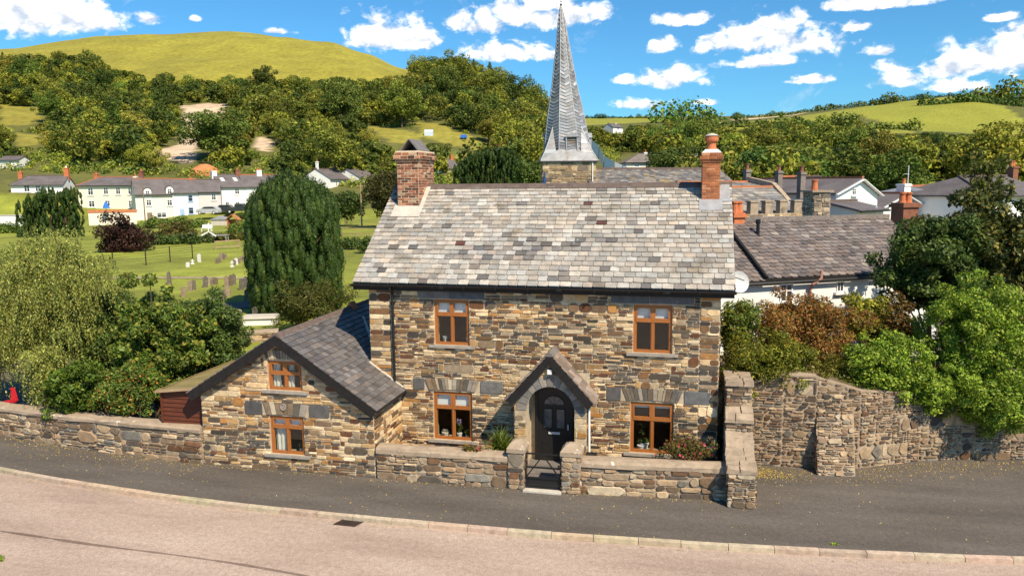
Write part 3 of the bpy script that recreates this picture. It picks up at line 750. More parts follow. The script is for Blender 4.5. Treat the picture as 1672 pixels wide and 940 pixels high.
# gable ends and back wall (plain masonry behind the corner)
for x, sgn in ((0, -1), (HW, 1)):
    prof = [(.42 if False else .42, -.4), (BY, -.4), (BY, EZ+.1), (RY, RZ-.1), (.42, EZ+.38)]
    pl = [Vector((x, a, b)) for a, b in prof]; mb.prism(pl, (-.4*sgn, 0, 0), mi=1)
mb.box(.4, HW-.4, BY-.4, BY, -.4, EZ+.1, mi=1)
masonry(mb, (0, 6.2, 0), -Y3, Z3, layout(.0, 0, 5.78, 5.0, sh=(.08, .2), sl=(.2, .6)), PAL_G)
masonry(mb, (HW, .0, 0), Y3, Z3, layout(.0, 0, 6.2, 4.9, sh=(.08, .2), sl=(.2, .6)), PAL)
mb.build('wall', ['stone', 'mortar'], house)
# inside: dark rooms
mb = MB(); mb.box(.45, HW-.45, .9, 3.6, .2, .26); mb.box(.45, HW-.45, .43, 3.6, 2.45, 2.55); mb.box(.45, HW-.45, 3.5, 3.6, .26, 5.4)
for x in (3.6, 6.4): mb.box(x, x+.1, .43, 3.5, .26, 5.0)
mb.build('room', 'room', house)
# lintels: slate blocks and fanned stones
def fan(mb, u0, u1, v0, v1, n, y, spread=.12, rise=.03, pal=None, proud=.03):
    pal = pal or [(3, (.30, .25, .19)), (2, (.14, .12, .10)), (2, (.46, .37, .25)), (2, (.20, .14, .09))]
    cuts = [0]
    for k in range(n): cuts.append(cuts[-1]+U(.6, 1.4))
    cuts = [c/cuts[-1] for c in cuts]
    for a, b in zip(cuts, cuts[1:]):
        f = lambda t, v: u0+(u1-u0)*t+(t-.5)*2*spread*((v-v0)/(v1-v0)); rz = lambda t: rise*(1-(2*t-1)**2); g = .006/(u1-u0)
        q = [(f(a+g, v0), v0+rz(a)), (f(b-g, v0), v0+rz(b)), (f(b-g, v1), v1+rz(b)*.4+U(-.012, .012)), (f(a+g, v1), v1+rz(a)*.4+U(-.012, .012))]
        mb.prism([Vector((p[0], y+.03, p[1])) for p in q], (0, -.03-proud*U(.7, 1.2), 0), pick(pal))
SLAB = [(3, (.125, .118, .115)), (2, (.10, .098, .10)), (1, (.16, .145, .13))]
for (a, b, c, d), w in zip(lint[:2], UWIN):
    mb = MB(); masonry(mb, (0, 0, 0), X3, Z3, [(a, b+.005, a+(c-a)*.47, d), (a+(c-a)*.47, b+.005, c, d)], SLAB, proud=(.02, .03), rd=.05); mb.build('lintel', 'stone', house)
for (a, b, c, d), w in zip(lint[2:], LWIN):
    mb = MB(); fan(mb, w[0]-.10, w[2]+.10, b+.02, d-.01, 13, 0)
    masonry(mb, (0, 0, 0), X3, Z3, [(a, b, w[0]-.24, d), (w[2]+.24, b, c, d)], SLAB, proud=(.02, .03), rd=.06); mb.build('lintel', 'stone', house)

def window(root, w, y, split=.34, name='window', blind=0.0, curtain=None, sill=True, sillcol='sill', pale_sill=False, rec=.045, top_light=True):
    """timber casement: a frame with mullion and transom, panes, sill; behind it blind or curtains"""
    x0, z0, x1, z1 = w; mb = MB(); f = .065; y0, y1 = y+rec, y+rec+.07; zt = z1-(z1-z0)*split; xm = (x0+x1)/2
    mb.box(x0, x0+f, y0, y1, z0, z1); mb.box(x1-f, x1, y0, y1, z0, z1); mb.box(x0+f, x1-f, y0, y1, z0, z0+f*1.1); mb.box(x0+f, x1-f, y0, y1, z1-f, z1)
    mb.box(x0+f, x1-f, y0-.012, y1, zt-.035, zt+.035); mb.box(xm-.028, xm+.028, y0-.004, y1-.005, z0+f*1.1, zt-.035); mb.box(xm-.032, xm+.032, y0-.016, y1-.005, zt+.035, z1-f)
    for a, b in ((x0+f, xm-.032), (xm+.032, x1-f)):      # opening top lights
        g = .032; yy0, yy1 = y0-.014, y0+.03
        mb.box(a, a+g, yy0, yy1, zt+.035, z1-f); mb.box(b-g, b, yy0, yy1, zt+.035, z1-f); mb.box(a+g, b-g, yy0, yy1, zt+.035, zt+.035+g); mb.box(a+g, b-g, yy0, yy1, z1-f-g, z1-f)
        yy0, yy1 = y0+.012, y0+.05
        g = .018
        mb.box(a, a+g, yy0, yy1, z0+f*1.1, zt-.035); mb.box(b-g, b, yy0, yy1, z0+f*1.1, zt-.035)
    o = mb.build(name, 'oak_frame', root)
    mb = MB(); yg = y0+.036
    for a, b in ((x0+f, xm-.02), (xm+.02, x1-f)):
        for c, d in ((z0+f, zt-.03), (zt+.03, z1-f)): mb.box(a, b, yg, yg+.006, c, d)
    mb.build('pane', 'glass', o)
    if blind:
        mb = MB(); mb.box(x0+.05, x1-.05, y1+.012, y1+.018, z1-(z1-z0)*blind, z1-.02); n = 9
        mb.build('blind', 'blind', o)
    if curtain:
        for (a, b, c, d) in curtain:
            mb = MB(); N = 40; pts = []
            for i in range(N+1):
                t = i/N; pts.append((x0+(x1-x0)*(a+(b-a)*t), y1+.05+.022*math.sin(t*(b-a)*58+a*9)+.008*math.sin(t*31)))
            zz0, zz1 = z0+(z1-z0)*c, z0+(z1-z0)*d
            for (p, q) in zip(pts, pts[1:]):
                mb.face([(p[0], p[1], zz0), (q[0], q[1], zz0), (q[0], q[1], zz1), (p[0], p[1], zz1)])
            mb.build('curtain', 'curtain', o, smooth=True)
    if sill:
        mb = MB(); mb.box(x0-.16, x1+.16, y-.07, y+rec+.03, z0-.075, z0-.001); c = mb.build('sill', sillcol, o)
        mb = MB(); 
    # mortar rendered reveal on the left jamb
    return o
window(house, UWIN[0], 0, blind=.30); window(house, UWIN[1], 0, blind=.30); window(house, LWIN[0], 0, blind=.34, split=.34); window(house, LWIN[1], 0, blind=.13, split=.34)

# roof: battens slab, slates, ridge, verge
E0 = Vector((-.40, EY-.05, EZ-.04)); RL = HW+.34+.40
mb = MB()
A = Vector((-.40, EY, EZ)); Bk = Vector((-.40, 2*RY-EY, EZ)); Rg = Vector((-.40, RY, RZ))
nA = Vector((0, -SLV.z, SLV.y))
sl1 = [A, Rg, Rg-Z3*.16, A-nA*.10]; mb.prism(sl1, (RL, 0, 0)); mb.prism([Rg, Bk, Bk-Z3*.16, Rg-Z3*.16], (RL, 0, 0))
mb.build('roof', 'black_board', house)
PS = [(9, (.375, .338, .295)), (7, (.405, .368, .322)), (5, (.335, .302, .264)), (1.2, (.385, .325, .265)), (1.2, (.245, .218, .195)), (.7, (.135, .12, .114)), (.10, (.105, .045, .036))]
PD = [(5, (.33, .298, .268)), (4, (.235, .212, .192)), (2.6, (.145, .133, .126)), (.25, (.105, .045, .04)), (1, (.30, .24, .20))]
def palr(u, v):
    n = float(vnoise(u*.8+3, v*1.6+9, .55)); m = float(vnoise(u+40, v+7, 2.3)); band = math.exp(-((v-1.35-.07*(u-4.5))/.5)**2)*(1 if 2.6 < u < 6.6 else .25)
    return PD if n*.6+m*.25+band*.42 > .77 else PS
mb = MB(); ST = A-SLV*.06+nA*.006
slates(mb, ST, X3, SLV, RL, SLEN+.05, 24, .275, PS, palf=palr, th=.018, prog=.28, jit=.24, tail=.13)
mb.build('slate_covering', 'slate_pale', house)
mb = MB()   # ridge tiles, butted with mortar between
x = -.40; k = 0
while x < HW+.33:
    ln = min(.46, HW+.34-x); c = pick([(3, (.13, .095, .08)), (1, (.17, .12, .09))])
    if not (-.03 < x+ln/2 < .72) and not (8.72 < x+ln/2 < 9.28) or True:
        P = [Vector((x+.006, RY-.17, RZ-.085)), Vector((x+.006, RY-.10, RZ+.0)), Vector((x+.006, RY, RZ+.055)), Vector((x+.006, RY+.10, RZ+.0)), Vector((x+.006, RY+.17, RZ-.085))]
        mb.prism(P, (ln-.012, 0, 0), c)
        mb.prism([Vector((x+ln-.012, RY-.178, RZ-.085)), Vector((x+ln-.012, RY-.105, RZ+.006)), Vector((x+ln-.012, RY, RZ+.062)), Vector((x+ln-.012, RY+.105, RZ+.006)), Vector((x+ln-.012, RY+.178, RZ-.085))], (.022, 0, 0), (.45, .36, .27))
    x += ln
mb.build('ridge_tile', 'ridge_tile', house)
mb = MB()   # gutter: half round trough with brackets, fascia
mb.box(-.38, HW+.32, EY-.035, EY-.005, EZ-.22, EZ-.05)
mb.box(-.02, HW+.02, EY-.005, .0, EZ-.14, EZ-.12)
mb.build('fascia', 'black_board', house)
mb = MB(); n = 8; gy, gz, gr = EY-.105, EZ-.055, .066
pr = [Vector((-.42, gy+gr*math.cos(math.pi+math.pi*i/n), gz+gr*math.sin(math.pi+math.pi*i/n))) for i in range(n+1)]
pr += [Vector((-.42, gy+(gr-.009)*math.cos(math.pi+math.pi*i/n), gz+(gr-.009)*math.sin(math.pi+math.pi*i/n))) for i in range(n, -1, -1)]
for i in range(n):
    q = [pr[i], pr[i+1], pr[2*n+1-i-1], pr[2*n+1-i]]; mb.prism(q, (HW+.78, 0, 0))
xx = .2
while xx < HW: mb.box(xx, xx+.03, gy-.075, EY-.03, gz-.075, gz+.01); xx += .85
for xx in (2.1, 5.2, 7.9): mb.box(xx, xx+.12, gy-.073, gy+.073, gz-.072, gz+.004)
mb.build('gutter', 'black_paint', house, smooth=False)
mb = MB(); px_ = .70
mb.tube([(px_, gy, gz-.05), (px_, gy+.01, gz-.14), (px_, -.07, gz-.30), (px_, -.07, 2.2), (px_, -.07, .35)], .036, 10)
for z in (4.15, 2.95, 1.9, 1.0): mb.box(px_-.06, px_+.06, -.085, .0, z, z+.045)
mb.build('downpipe', 'black_paint', house, smooth=False)
# lead soakers round the chimneys, verge slates
# chimneys
def brick_stack(name, x0, x1, y0, y1, z0, z1, pal, mort, parent):
    mb = MB(); mb.box(x0, x1, y0, y1, z0, z1, mi=1)
    for (O, Uv, Ln) in (((x0, y0, z0), X3, x1-x0), ((x1, y0, z0), Y3, y1-y0), ((x1, y1, z0), -X3, x1-x0), ((x0, y1, z0), -Y3, y1-y0)):
        masonry(mb, O, Uv, Z3, bricks(0, 0, Ln, z1-z0), pal, joint=.013, jit=.003, rd=.08, proud=(.004, .010), inset=.003, minsz=.02)
    return mb
BR = [(3, (.30, .115, .06)), (3, (.20, .075, .04)), (2, (.11, .05, .032)), (1.5, (.42, .20, .11)), (1, (.40, .28, .18))]
BO = [(4, (.42, .155, .065)), (3, (.36, .12, .05)), (2, (.28, .10, .05)), (1, (.48, .22, .11)), (.6, (.16, .07, .04))]
ch = brick_stack('chimney', .0, .66, 2.35, 3.75, 6.4, 7.98, BR, 'brick_mortar', house)
for (z, e, h) in ((7.98, .035, .08), (8.06, .085, .10), (8.16, .045, .10)):
    ch.box(-e, .66+e, 2.35-e, 3.75+e, z, z+h, mi=1)
    for (O, Uv, Ln) in (((-e, 2.35-e, z), X3, .66+2*e), ((.66+e, 2.35-e, z), Y3, 1.4+2*e), ((-e, 3.75+e, z), -Y3, 1.4+2*e)):
        masonry(ch, O, Uv, Z3, bricks(0, 0, Ln, h-.002, h=h), BR, joint=.013, jit=.004, rd=.2, proud=(.004, .01), inset=.006, minsz=.02)
chim = ch.build('chimney', ['brick', 'brick_mortar'], house)
mb = MB(); mb.box(-.03, .69, 2.33, 3.77, 8.26, 8.30); mb.build('flaunching', 'brick_mortar', chim)
mb = MB()   # two slates leaned together as a cowl, open end to the front
for a, b in (((.06, 8.30), (.33, 8.63)), ((.60, 8.30), (.33, 8.63))):
    d = Vector((b[0]-a[0], 0, b[1]-a[1])).normalized(); n = Vector((-d.z, 0, d.x))*.03*(1 if a[0] < .3 else -1)
    mb.prism([Vector((a[0], 2.5, a[1])), Vector((b[0], 2.5, b[1])), Vector((b[0], 2.5, b[1]))+n, Vector((a[0], 2.5, a[1]))+n], (0, 1.05, 0))
mb.box(.1, .56, 3.3, 3.5, 8.3, 8.42)
mb.build('cowl', 'slate_grey', chim)
mb = MB(); ly = lambda y: EZ+(y-EY)*SLV.z/SLV.y
mb.prism([Vector((-.1, 1.98, ly(1.98)+.035)), Vector((.78, 1.98, ly(1.98)+.035)), Vector((.78, 2.37, ly(2.37)+.05)), Vector((-.1, 2.37, ly(2.37)+.05))], nA*.012)
for xa, xb in ((.665, .79),):
    mb.prism([Vector((xa, 2.3, ly(2.3)+.04)), Vector((xb, 2.3, ly(2.3)+.04)), Vector((xb, 3.1, ly(3.1)+.05)), Vector((xa, 3.1, ly(3.1)+.05))], nA*.015)
mb.build('flashing', 'cement', chim)
ch = brick_stack('chimney', 8.75, 9.22, 2.55, 3.75, 6.5, 7.85, BO, 'brick_mortar_red', house)
for (z, e, h) in ((7.85, .03, .075), (7.925, .07, .085), (8.01, .035, .10)):
    ch.box(8.75-e, 9.22+e, 2.55-e, 3.75+e, z, z+h, mi=1)
    for (O, Uv, Ln) in (((8.75-e, 2.55-e, z), X3, .47+2*e), ((9.22+e, 2.55-e, z), Y3, 1.2+2*e), ((8.75-e, 3.75+e, z), -Y3, 1.2+2*e)):
        masonry(ch, O, Uv, Z3, bricks(0, 0, Ln, h-.002, h=h), BO, joint=.012, jit=.004, rd=.2, proud=(.004, .01), inset=.006, minsz=.02)
chim = ch.build('chimney', ['brick', 'brick_mortar_red'], house)
mb = MB(); mb.hexa([(8.73, 2.53, 8.11), (9.24, 2.53, 8.11), (9.24, 3.77, 8.11), (8.73, 3.77, 8.11), (8.82, 2.66, 8.2), (9.15, 2.66, 8.2), (9.15, 3.6, 8.2), (8.82, 3.6, 8.2)]); mb.build('flaunching', 'white_render', chim)
mb = MB(); mb.lathe((8.985, 2.9, 8.18), [(.15, 0), (.13, .06), (.115, .2), (.125, .23), (.125, .24)], 16); mb.lathe((8.985, 2.9, 8.42), [(.17, .0), (.185, .04), (.18, .11), (.15, .13)], 16); mb.build('chimney_pot', 'terracotta', chim, smooth=False)
mb = MB(); mb.lathe((8.985, 2.9, 8.555), [(.15, .0), (.19, .02), (.12, .06), (.02, .09)], 14); mb.build('pot_cap', 'cement', chim)
mb = MB()
mb.prism([Vector((8.68, 2.2, ly(2.2)+.035)), Vector((9.3, 2.2, ly(2.2)+.035)), Vector((9.3, 2.57, ly(2.57)+.05)), Vector((8.68, 2.57, ly(2.57)+.05))], nA*.012)
mb.prism([Vector((9.225, 2.5, ly(2.5)+.04)), Vector((9.5, 2.5, ly(2.5)+.04)), Vector((9.5, 3.1, ly(3.1)+.05)), Vector((9.225, 3.1, ly(3.1)+.05))], nA*.015)
mb.build('flashing', 'lead', chim)

# ------------------------------------------------------------------ porch (part of the house)
PX0, PX1, PYF, PAX, PSP, PR, PAZ = 4.17, 6.03, -.68, 5.11, 1.60, .615, 3.02
def arch_loop(r, z0, n=18): return [(PAX-r, z0)]+[(PAX-r*math.cos(math.pi*i/n), PSP+1.06*r*math.sin(math.pi*i/n)) for i in range(n+1)]+[(PAX+r, z0)]
outl = [(PX0, -.1), (PX1, -.1), (PX1, 1.95), (PAX, PAZ-.12), (PX0, 1.95)]
ar = arch_loop(PR, -.05)
mb = MB(); slab_wall(mb, (0, PYF, 0), X3, Z3, outl, [ar[::-1] if False else ar], .30, (1, 1, 1))
hol = [(PAX-PR-.02, -.1, PAX+PR+.02, PSP)]
for i in range(14):
    z = PSP+i*.06; q = (z+.03-PSP)/1.06; rr = PR+.28
    if abs(q) < rr: w = math.sqrt(rr*rr-q*q); hol.append((PAX-w, z, PAX+w, z+.06))
hol.append((PAX-PR-.28, PSP-.06, PAX+PR+.28, PSP))
cl = [(-(PAZ-2.0)/(PAX-PX0), 1, 1.95-(PAZ-2.0)/(PAX-PX0)*PX0), ((PAZ-2.0)/(PAX-PX0), 1, 1.95+(PAZ-2.0)/(PAX-PX0)*PX1)]
masonry(mb, (0, PYF, 0), X3, Z3, layout(PX0, 0, PX1, 2.95, bh=(.14, .26), sh=(.07, .2), sl=(.12, .4), sw=(.3, .6)), PAL_L, clips=cl, holes=hol)
# sides
for x, O, Uv in ((PX0, (PX0, 0, 0), -Y3), (PX1, (PX1, PYF, 0), Y3)):
    a = x if x == PX0 else x-.28
    mb.box(a, a+.28, PYF+.30, .0, -.1, 1.95, mi=1); masonry(mb, O, Uv, Z3, layout(0, 0, .68, 1.94, bh=(.14, .26), sh=(.07, .16), sl=(.12, .4), sw=(.4, .8)), PAL)
porch = mb.build('porch', ['stone', 'mortar'], house)
mb = MB()    # arch stones
n = 13
for k in range(n):
    a0 = math.pi*k/n+.012; a1 = math.pi*(k+1)/n-.012; r0, r1 = PR+.004, PR+.27*U(.93, 1.05); f = lambda r, a: Vector((PAX-r*math.cos(a), PYF+.06, PSP+1.06*r*math.sin(a)))
    am = (a0+a1)/2; mb.prism([f(r0, a0), f(r0, am), f(r0, a1), f(r1, a1), f(r1*1.005, am), f(r1, a0)], (0, -.06-U(.02, .035), 0), pick([(3, (.22, .20, .18)), (2, (.28, .25, .215)), (1, (.17, .16, .15))]))
for s in (-1, 1):
    z = 0.0
    while z < PSP-.05:
        h = U(.2, .36); h = min(h, PSP-z) if PSP-z-h > .12 else PSP-z; w = U(.2, .34); x0 = PAX+s*PR; x1 = x0+s*w
        mb.box(min(x0, x1)+.004, max(x0, x1)-.004, PYF-U(.012, .028), PYF+.12, z+.008, z+h-.008, pick([(2, (.60, .47, .31)), (2, (.52, .36, .17)), (2, (.15, .14, .135)), (1, (.40, .33, .25))])); z += h
mb.build('arch', 'stone', porch)
# porch roof
PT = PAZ+.09; er, ez_ = 1.10, 1.90
mb = MB(); mb2 = MB(); mb3 = MB()
for s in (-1, 1):
    ap = Vector((PAX, 0, PT)); ev = Vector((PAX+s*er, 0, ez_)); d = (ap-ev).normalized(); ln = (ap-ev).length; n = Vector((-d.z, 0, d.x)) if s > 0 else Vector((d.z, 0, -d.x))
    if n.z < 0: n = -n
    yf = PYF-.16
    mb3.prism([Vector((ev.x, yf+.03, ev.z)), Vector((ap.x, yf+.03, ap.z)), Vector((ap.x, yf+.03, ap.z))-n*.09, Vector((ev.x, yf+.03, ev.z))-n*.09], (0, -yf-.03, 0))
    if s > 0: slates(mb, Vector((ev.x+.03, yf-.0, ev.z-.02))+n*.005, Y3, d, -yf, ln+.02, 8, .27, [(3, (.26, .20, .165)), (2, (.31, .25, .21)), (2, (.20, .155, .13))], th=.016)
    else: slates(mb, Vector((ev.x-.03, 0, ev.z-.02))+n*.005, -Y3, d, -yf, ln+.02, 8, .27, [(3, (.24, .185, .155)), (2, (.29, .235, .2)), (2, (.19, .15, .125))], th=.016)
    # deep tapering bargeboard
    b0, b1 = Vector((ev.x, yf-.012, ev.z)), Vector((ap.x, yf-.012, ap.z))
    mb2.prism([b0, b1, b1-Z3*.27, b0-Z3*.02-d*.02-n*.19], (0, .035, 0))
mb3.build('roof_boarding', 'black_board', porch); mb.build('roof_slates', 'slate_grey', porch); mb2.build('bargeboard', 'black_board', porch)
mb = MB(); mb.prism([Vector((PAX-.13, PYF-.18, PT-.05)), Vector((PAX, PYF-.18, PT+.08)), Vector((PAX+.13, PYF-.18, PT-.05))], (0, -PYF+.16, 0)); mb.build('ridge_tile', 'slate_grey', porch)
mb = MB(); mb.box(PAX-.055, PAX+.055, PYF-.13, PYF-.03, 2.60, 2.72); mb.build('lamp', 'white_paint', porch)
mb = MB(); mb.box(4.3, 5.95, -.95, -.02, -.1, .055); mb.box(4.46, 5.76, -.5, -.01, .055, .10); mb.build('step', 'slate_grey', porch)
# inner side of the porch is pale render
# door
dy = -.005
mb = MB(); x0, z0, x1, z1 = DOOR; zr = 0
mb.box(x0, x1, dy-.10, dy-.04, z0+.04, z1); mb.box(x0+.02, x0+.09, dy-.125, dy-.1, z0+.04, z1); mb.box(x1-.09, x1-.02, dy-.125, dy-.1, z0+.04, z1); mb.box(x0+.09, x1-.09, dy-.125, dy-.1, z1-.07, z1)
dx = (x0+x1)/2
for s in (-1, 1):
    mb.box(dx+s*.18-.14, dx+s*.18+.14, dy-.113, dy-.1, .22, .66)
    a = dx+s*.165
    for (p, q, r, t) in ((a-.125, a-.10, .98, 1.52), (a+.10, a+.125, .98, 1.52), (a-.10, a+.10, .98, 1.0), (a-.10, a+.10, 1.5, 1.52)): mb.box(p, q, dy-.12, dy-.1, r, t)
door = mb.build('door', 'black_paint', house)
mb = MB(); 
for s in (-1, 1): a = dx+s*.165; mb.box(a-.10, a+.10, dy-.106, dy-.1, 1.0, 1.5)
m = 12; ctr = Vector((dx, dy-.1, 1.62))
arc = [ctr+Vector((-.27*math.cos(math.pi*i/m), 0, .24*math.sin(math.pi*i/m))) for i in range(m+1)]; mb.prism(arc, (0, -.006, 0))
mat('door_glass', (.10, .10, .105), .12, .5, 9, 4, spec=.6); mb.build('glass', 'door_glass', door)
mb = MB()
for i in range(m): mb.bar(arc[i]-Y3*.008, arc[i+1]-Y3*.008, .022, .022)
for i in (3, 6, 9): mb.bar(ctr-Y3*.008, arc[i]-Y3*.008, .010, .010)
mb.bar(arc[0]-Y3*.008, arc[-1]-Y3*.008, .02, .02); mb.build('fanlight_bars', 'black_paint', door)
mb = MB(); mb.box(dx-.15, dx+.15, dy-.118, dy-.1, .83, .89)
mb.build('letterbox', 'metal_pale', door)
mb = MB(); mb.box(x1-.155, x1-.125, dy-.16, dy-.1, .98, 1.12); mb.build('handle', 'metal_pale', door)
mb = MB(); mb.box(5.68, 5.72, -.42, -.40, 1.3, 1.42); mb.build('doorbell', 'white_paint', porch)
# white tube standing in for the brightly sunlit right side of the porch
mb = MB(); mb.tube([(6.08, -.58, 1.80), (6.09, -.58, .1)], .03, 8); mb.build('sunlit_strip', 'white_paint', porch)

# ------------------------------------------------------------------ gabled wing on the left
wing = thing('stone_wing', 'lower stone wing with black bargeboards, its gable end facing the road', 'house wing', (-1.6, -1.89, 0))
WX0, WX1, WY, WAX, WAZ = -4.02, .84, -1.89, -1.67, 3.60
WW = [(-2.03, 2.13, -1.08, 2.90), (-2.05, .43, -1.09, 1.45)]
sl_l, sl_r = (WAZ-1.97)/(WAX+4.29), (WAZ-1.80)/(.98-WAX)
zl, zr = WAZ-(WAX-WX0)*sl_l, WAZ-(WX1-WAX)*sl_r
mb = MB(); slab_wall(mb, (0, WY, 0), X3, Z3, [(WX0, -.3), (WX1, -.3), (WX1, zr-.08), (WAX, WAZ-.08), (WX0, zl-.08)], [rect_loop(*w) for w in WW], .4, (1, 1, 1))
cl = [(-sl_l, 1, zl-sl_l*WX0-.10), (sl_r, 1, zr+sl_r*WX1-.10)]
wl = [(-2.13, 2.90, -.98, 3.17), (-2.75, 1.46, -.35, 1.80)]
def palw(u, v):
    n = float(vnoise(u+23, v*1.7+15, .8)); return PAL_L if n > .40 else (PAL_G if n < .16 else PAL)
masonry(mb, (0, WY, 0), X3, Z3, layout(WX0, -.05, WX1, 3.55, bh=(.14, .28), sh=(.045, .13), sl=(.11, .36), big=.1), PAL, clips=cl, holes=WW+wl, palf=palw)
mb.box(WX1-.38, WX1, WY+.4, -.0, -.3, zr-.08, mi=1); masonry(mb, (WX1, WY, 0), Y3, Z3, layout(0, 0, 1.88, zr-.1, sh=(.06, .17), sl=(.13, .42), sw=(.4, .9)), PAL_L)
mb.box(WX0, WX0+.38, WY+.4, 5.0, -.3, zl-.08, mi=1); masonry(mb, (WX0, 4.6, 0), -Y3, Z3, layout(0, 0, 6.4, zl-.1, sh=(.08, .2)), PAL)
mb.prism([Vector((WX0+.4, 4.6, -.3)), Vector((-.02, 4.6, -.3)), Vector((-.02, 4.6, WAZ-(0-WAX)*sl_r-.1)), Vector((WAX, 4.6, WAZ-.1)), Vector((WX0+.4, 4.6, WAZ-(WAX-WX0-.4)*sl_l-.1))], (0, .4, 0), mi=1)
mb.box(WX0+.4, WX1-.4, WY+2.8, WY+2.9, -.3, 2.3, mi=1)
mb.build('wall', ['stone', 'mortar'], wing)
mb = MB(); fan(mb, -2.05, -1.06, 2.92, 3.17, 14, WY, spread=.08, rise=.035); mb.build('lintel', 'stone', wing)
mb = MB(); fan(mb, -2.10, -1.04, 1.47, 1.79, 7, WY, spread=.10, rise=.03)
masonry(mb, (0, WY, 0), X3, Z3, [(-2.75, 1.44, -2.23, 1.80), (-.92, 1.45, -.35, 1.80)], SLAB, proud=(.02, .03), rd=.12)
mb.build('lintel', 'stone', wing)
mb = MB()    # round carved boss on the keystone
c = Vector((-1.62, WY-.045, 1.70))
ring = [c+Vector((.075*math.cos(2*math.pi*i/20), 0, .085*math.sin(2*math.pi*i/20))) for i in range(21)]
mb.tube(ring, .012, 6); mb.tube([c+Vector((0, -.0, .05)), c+Vector((-.03, 0, -.01)), c+Vector((0, 0, -.045)), c+Vector((.03, 0, -.01)), c+Vector((0, 0, .05))], .009, 6)
mb.prism([c+Vector((.075*math.cos(2*math.pi*i/20), .02, .085*math.sin(2*math.pi*i/20))) for i in range(20)], (0, -.012, 0))
mb.build('boss', 'sill', wing)
window(wing, WW[0], WY, split=.44, curtain=[(.0, .30, .02, 1), (.52, .68, .02, .98), (.28, .55, .05, .12)], blind=0)
window(wing, WW[1], WY, split=.30, blind=.30, curtain=[(.08, .47, .0, .78)])
# roof of the wing
mb = MB(); mbs = MB(); mbb = MB(); yf, yb = WY-.17, 5.2
for s, ex, ez, sl in ((-1, -4.29, 1.97, sl_l), (1, .98, 1.80, sl_r)):
    ap = Vector((WAX, yf, WAZ)); ev = Vector((ex, yf, ez)); d = (ap-ev).normalized(); n = Vector((-d.z, 0, d.x)) if s > 0 else Vector((d.z, 0, -d.x))
    if n.z < 0: n = -n
    ln = (ap-ev).length
    if s < 0: mb.prism([ev, ap, ap-Z3*.09, ev-n*.08], (0, yb-yf, 0))
    else:
        mb.prism([ev, ap, ap-Z3*.09, ev-n*.08], (0, -.01-yf, 0)); e2 = Vector((-.01, -.01, WAZ-(-.01-WAX)*sl_r)); a2 = Vector((WAX, -.01, WAZ)); mb.prism([e2, a2, a2-Z3*.09, e2-n*.08], (0, yb, 0))
    PG = [(3, (.128, .112, .106)), (2, (.148, .130, .122)), (2, (.108, .096, .092)), (.7, (.175, .148, .134))]
    if s > 0:
        vx = (ex+.0-(-.015))/d.x*-1      # slope length where x = 0
        slates(mbs, Vector((ex+.03, yf-.02, ez-.02))+n*.006, Y3, d, -.03-(yf-.02), ln, 19, .21, PG, th=.014)
        lo = abs((ex-(-.02))/d.x)
        slates(mbs, Vector((-.02, -.03, WAZ-(-.02-WAX)*sl_r))+n*.006, Y3, d, yb, ln-lo, 12, .21, PG, th=.014)
    else: slates(mbs, Vector((ex-.03, yb, ez-.02))+n*.006, -Y3, d, yb-yf+.02, ln, 14, .26, PG, th=.014)
    b0, b1 = Vector((ex+s*.02, yf-.03, ez-.01)), Vector((WAX, yf-.03, WAZ-.005))
    mbb.prism([b0, b1, b1-Z3*.27, b0-Z3*.02-n*.22+d*.02], (0, .04, 0))
mb.build('roof', 'black_board', wing); mbs.build('slate_covering', 'slate_grey', wing); mbb.build('bargeboard', 'black_board', wing)
mb = MB(); y = yf-.02
while y < yb-.3:
    P = [Vector((WAX-.14, y, WAZ-.07)), Vector((WAX-.06, y, WAZ+.03)), Vector((WAX, y, WAZ+.055)), Vector((WAX+.06, y, WAZ+.03)), Vector((WAX+.14, y, WAZ-.07))]
    mb.prism(P, (0, .43, 0), pick([(3, (.13, .10, .09)), (1, (.20, .13, .09))])); mb.prism([p+Vector((0, .425, .006)) for p in P], (0, .022, 0), (.46, .34, .24)); y += .45
mb.build('ridge_tile', 'ridge_tile', wing)
mb = MB(); yy = 2.35; mb.prism([Vector((WAX-.17, yy, WAZ-.06)), Vector((WAX, yy, WAZ+.16)), Vector((WAX+.17, yy, WAZ-.06))], (0, .35, 0)); mb.build('finial_tile', 'terracotta', wing)
# lead valley where the roof meets the house wall
mb = MB(); pts = []
def onroof(x, y, h=.03): return Vector((x, y, WAZ-(x-WAX)*sl_r+h))
for (x0_, y0_), (x1_, y1_) in zip([(-1.25, 2.35), (-.75, 1.6), (-.28, .75), (-.06, .18), (-.02, -.05), (.45, -.05)], [(-.75, 1.6), (-.28, .75), (-.06, .18), (-.02, -.05), (.45, -.05), (.93, -.05)]):
    mb.bar(onroof(x0_, y0_), onroof(x1_, y1_), .085, .03)
mb.build('flashing', 'cement', wing)
mb = MB(); mb.tube([(.99, WY-.1, 1.76), (.99, -.05, 1.74)], .05, 8); mb.build('gutter', 'black_paint', wing)
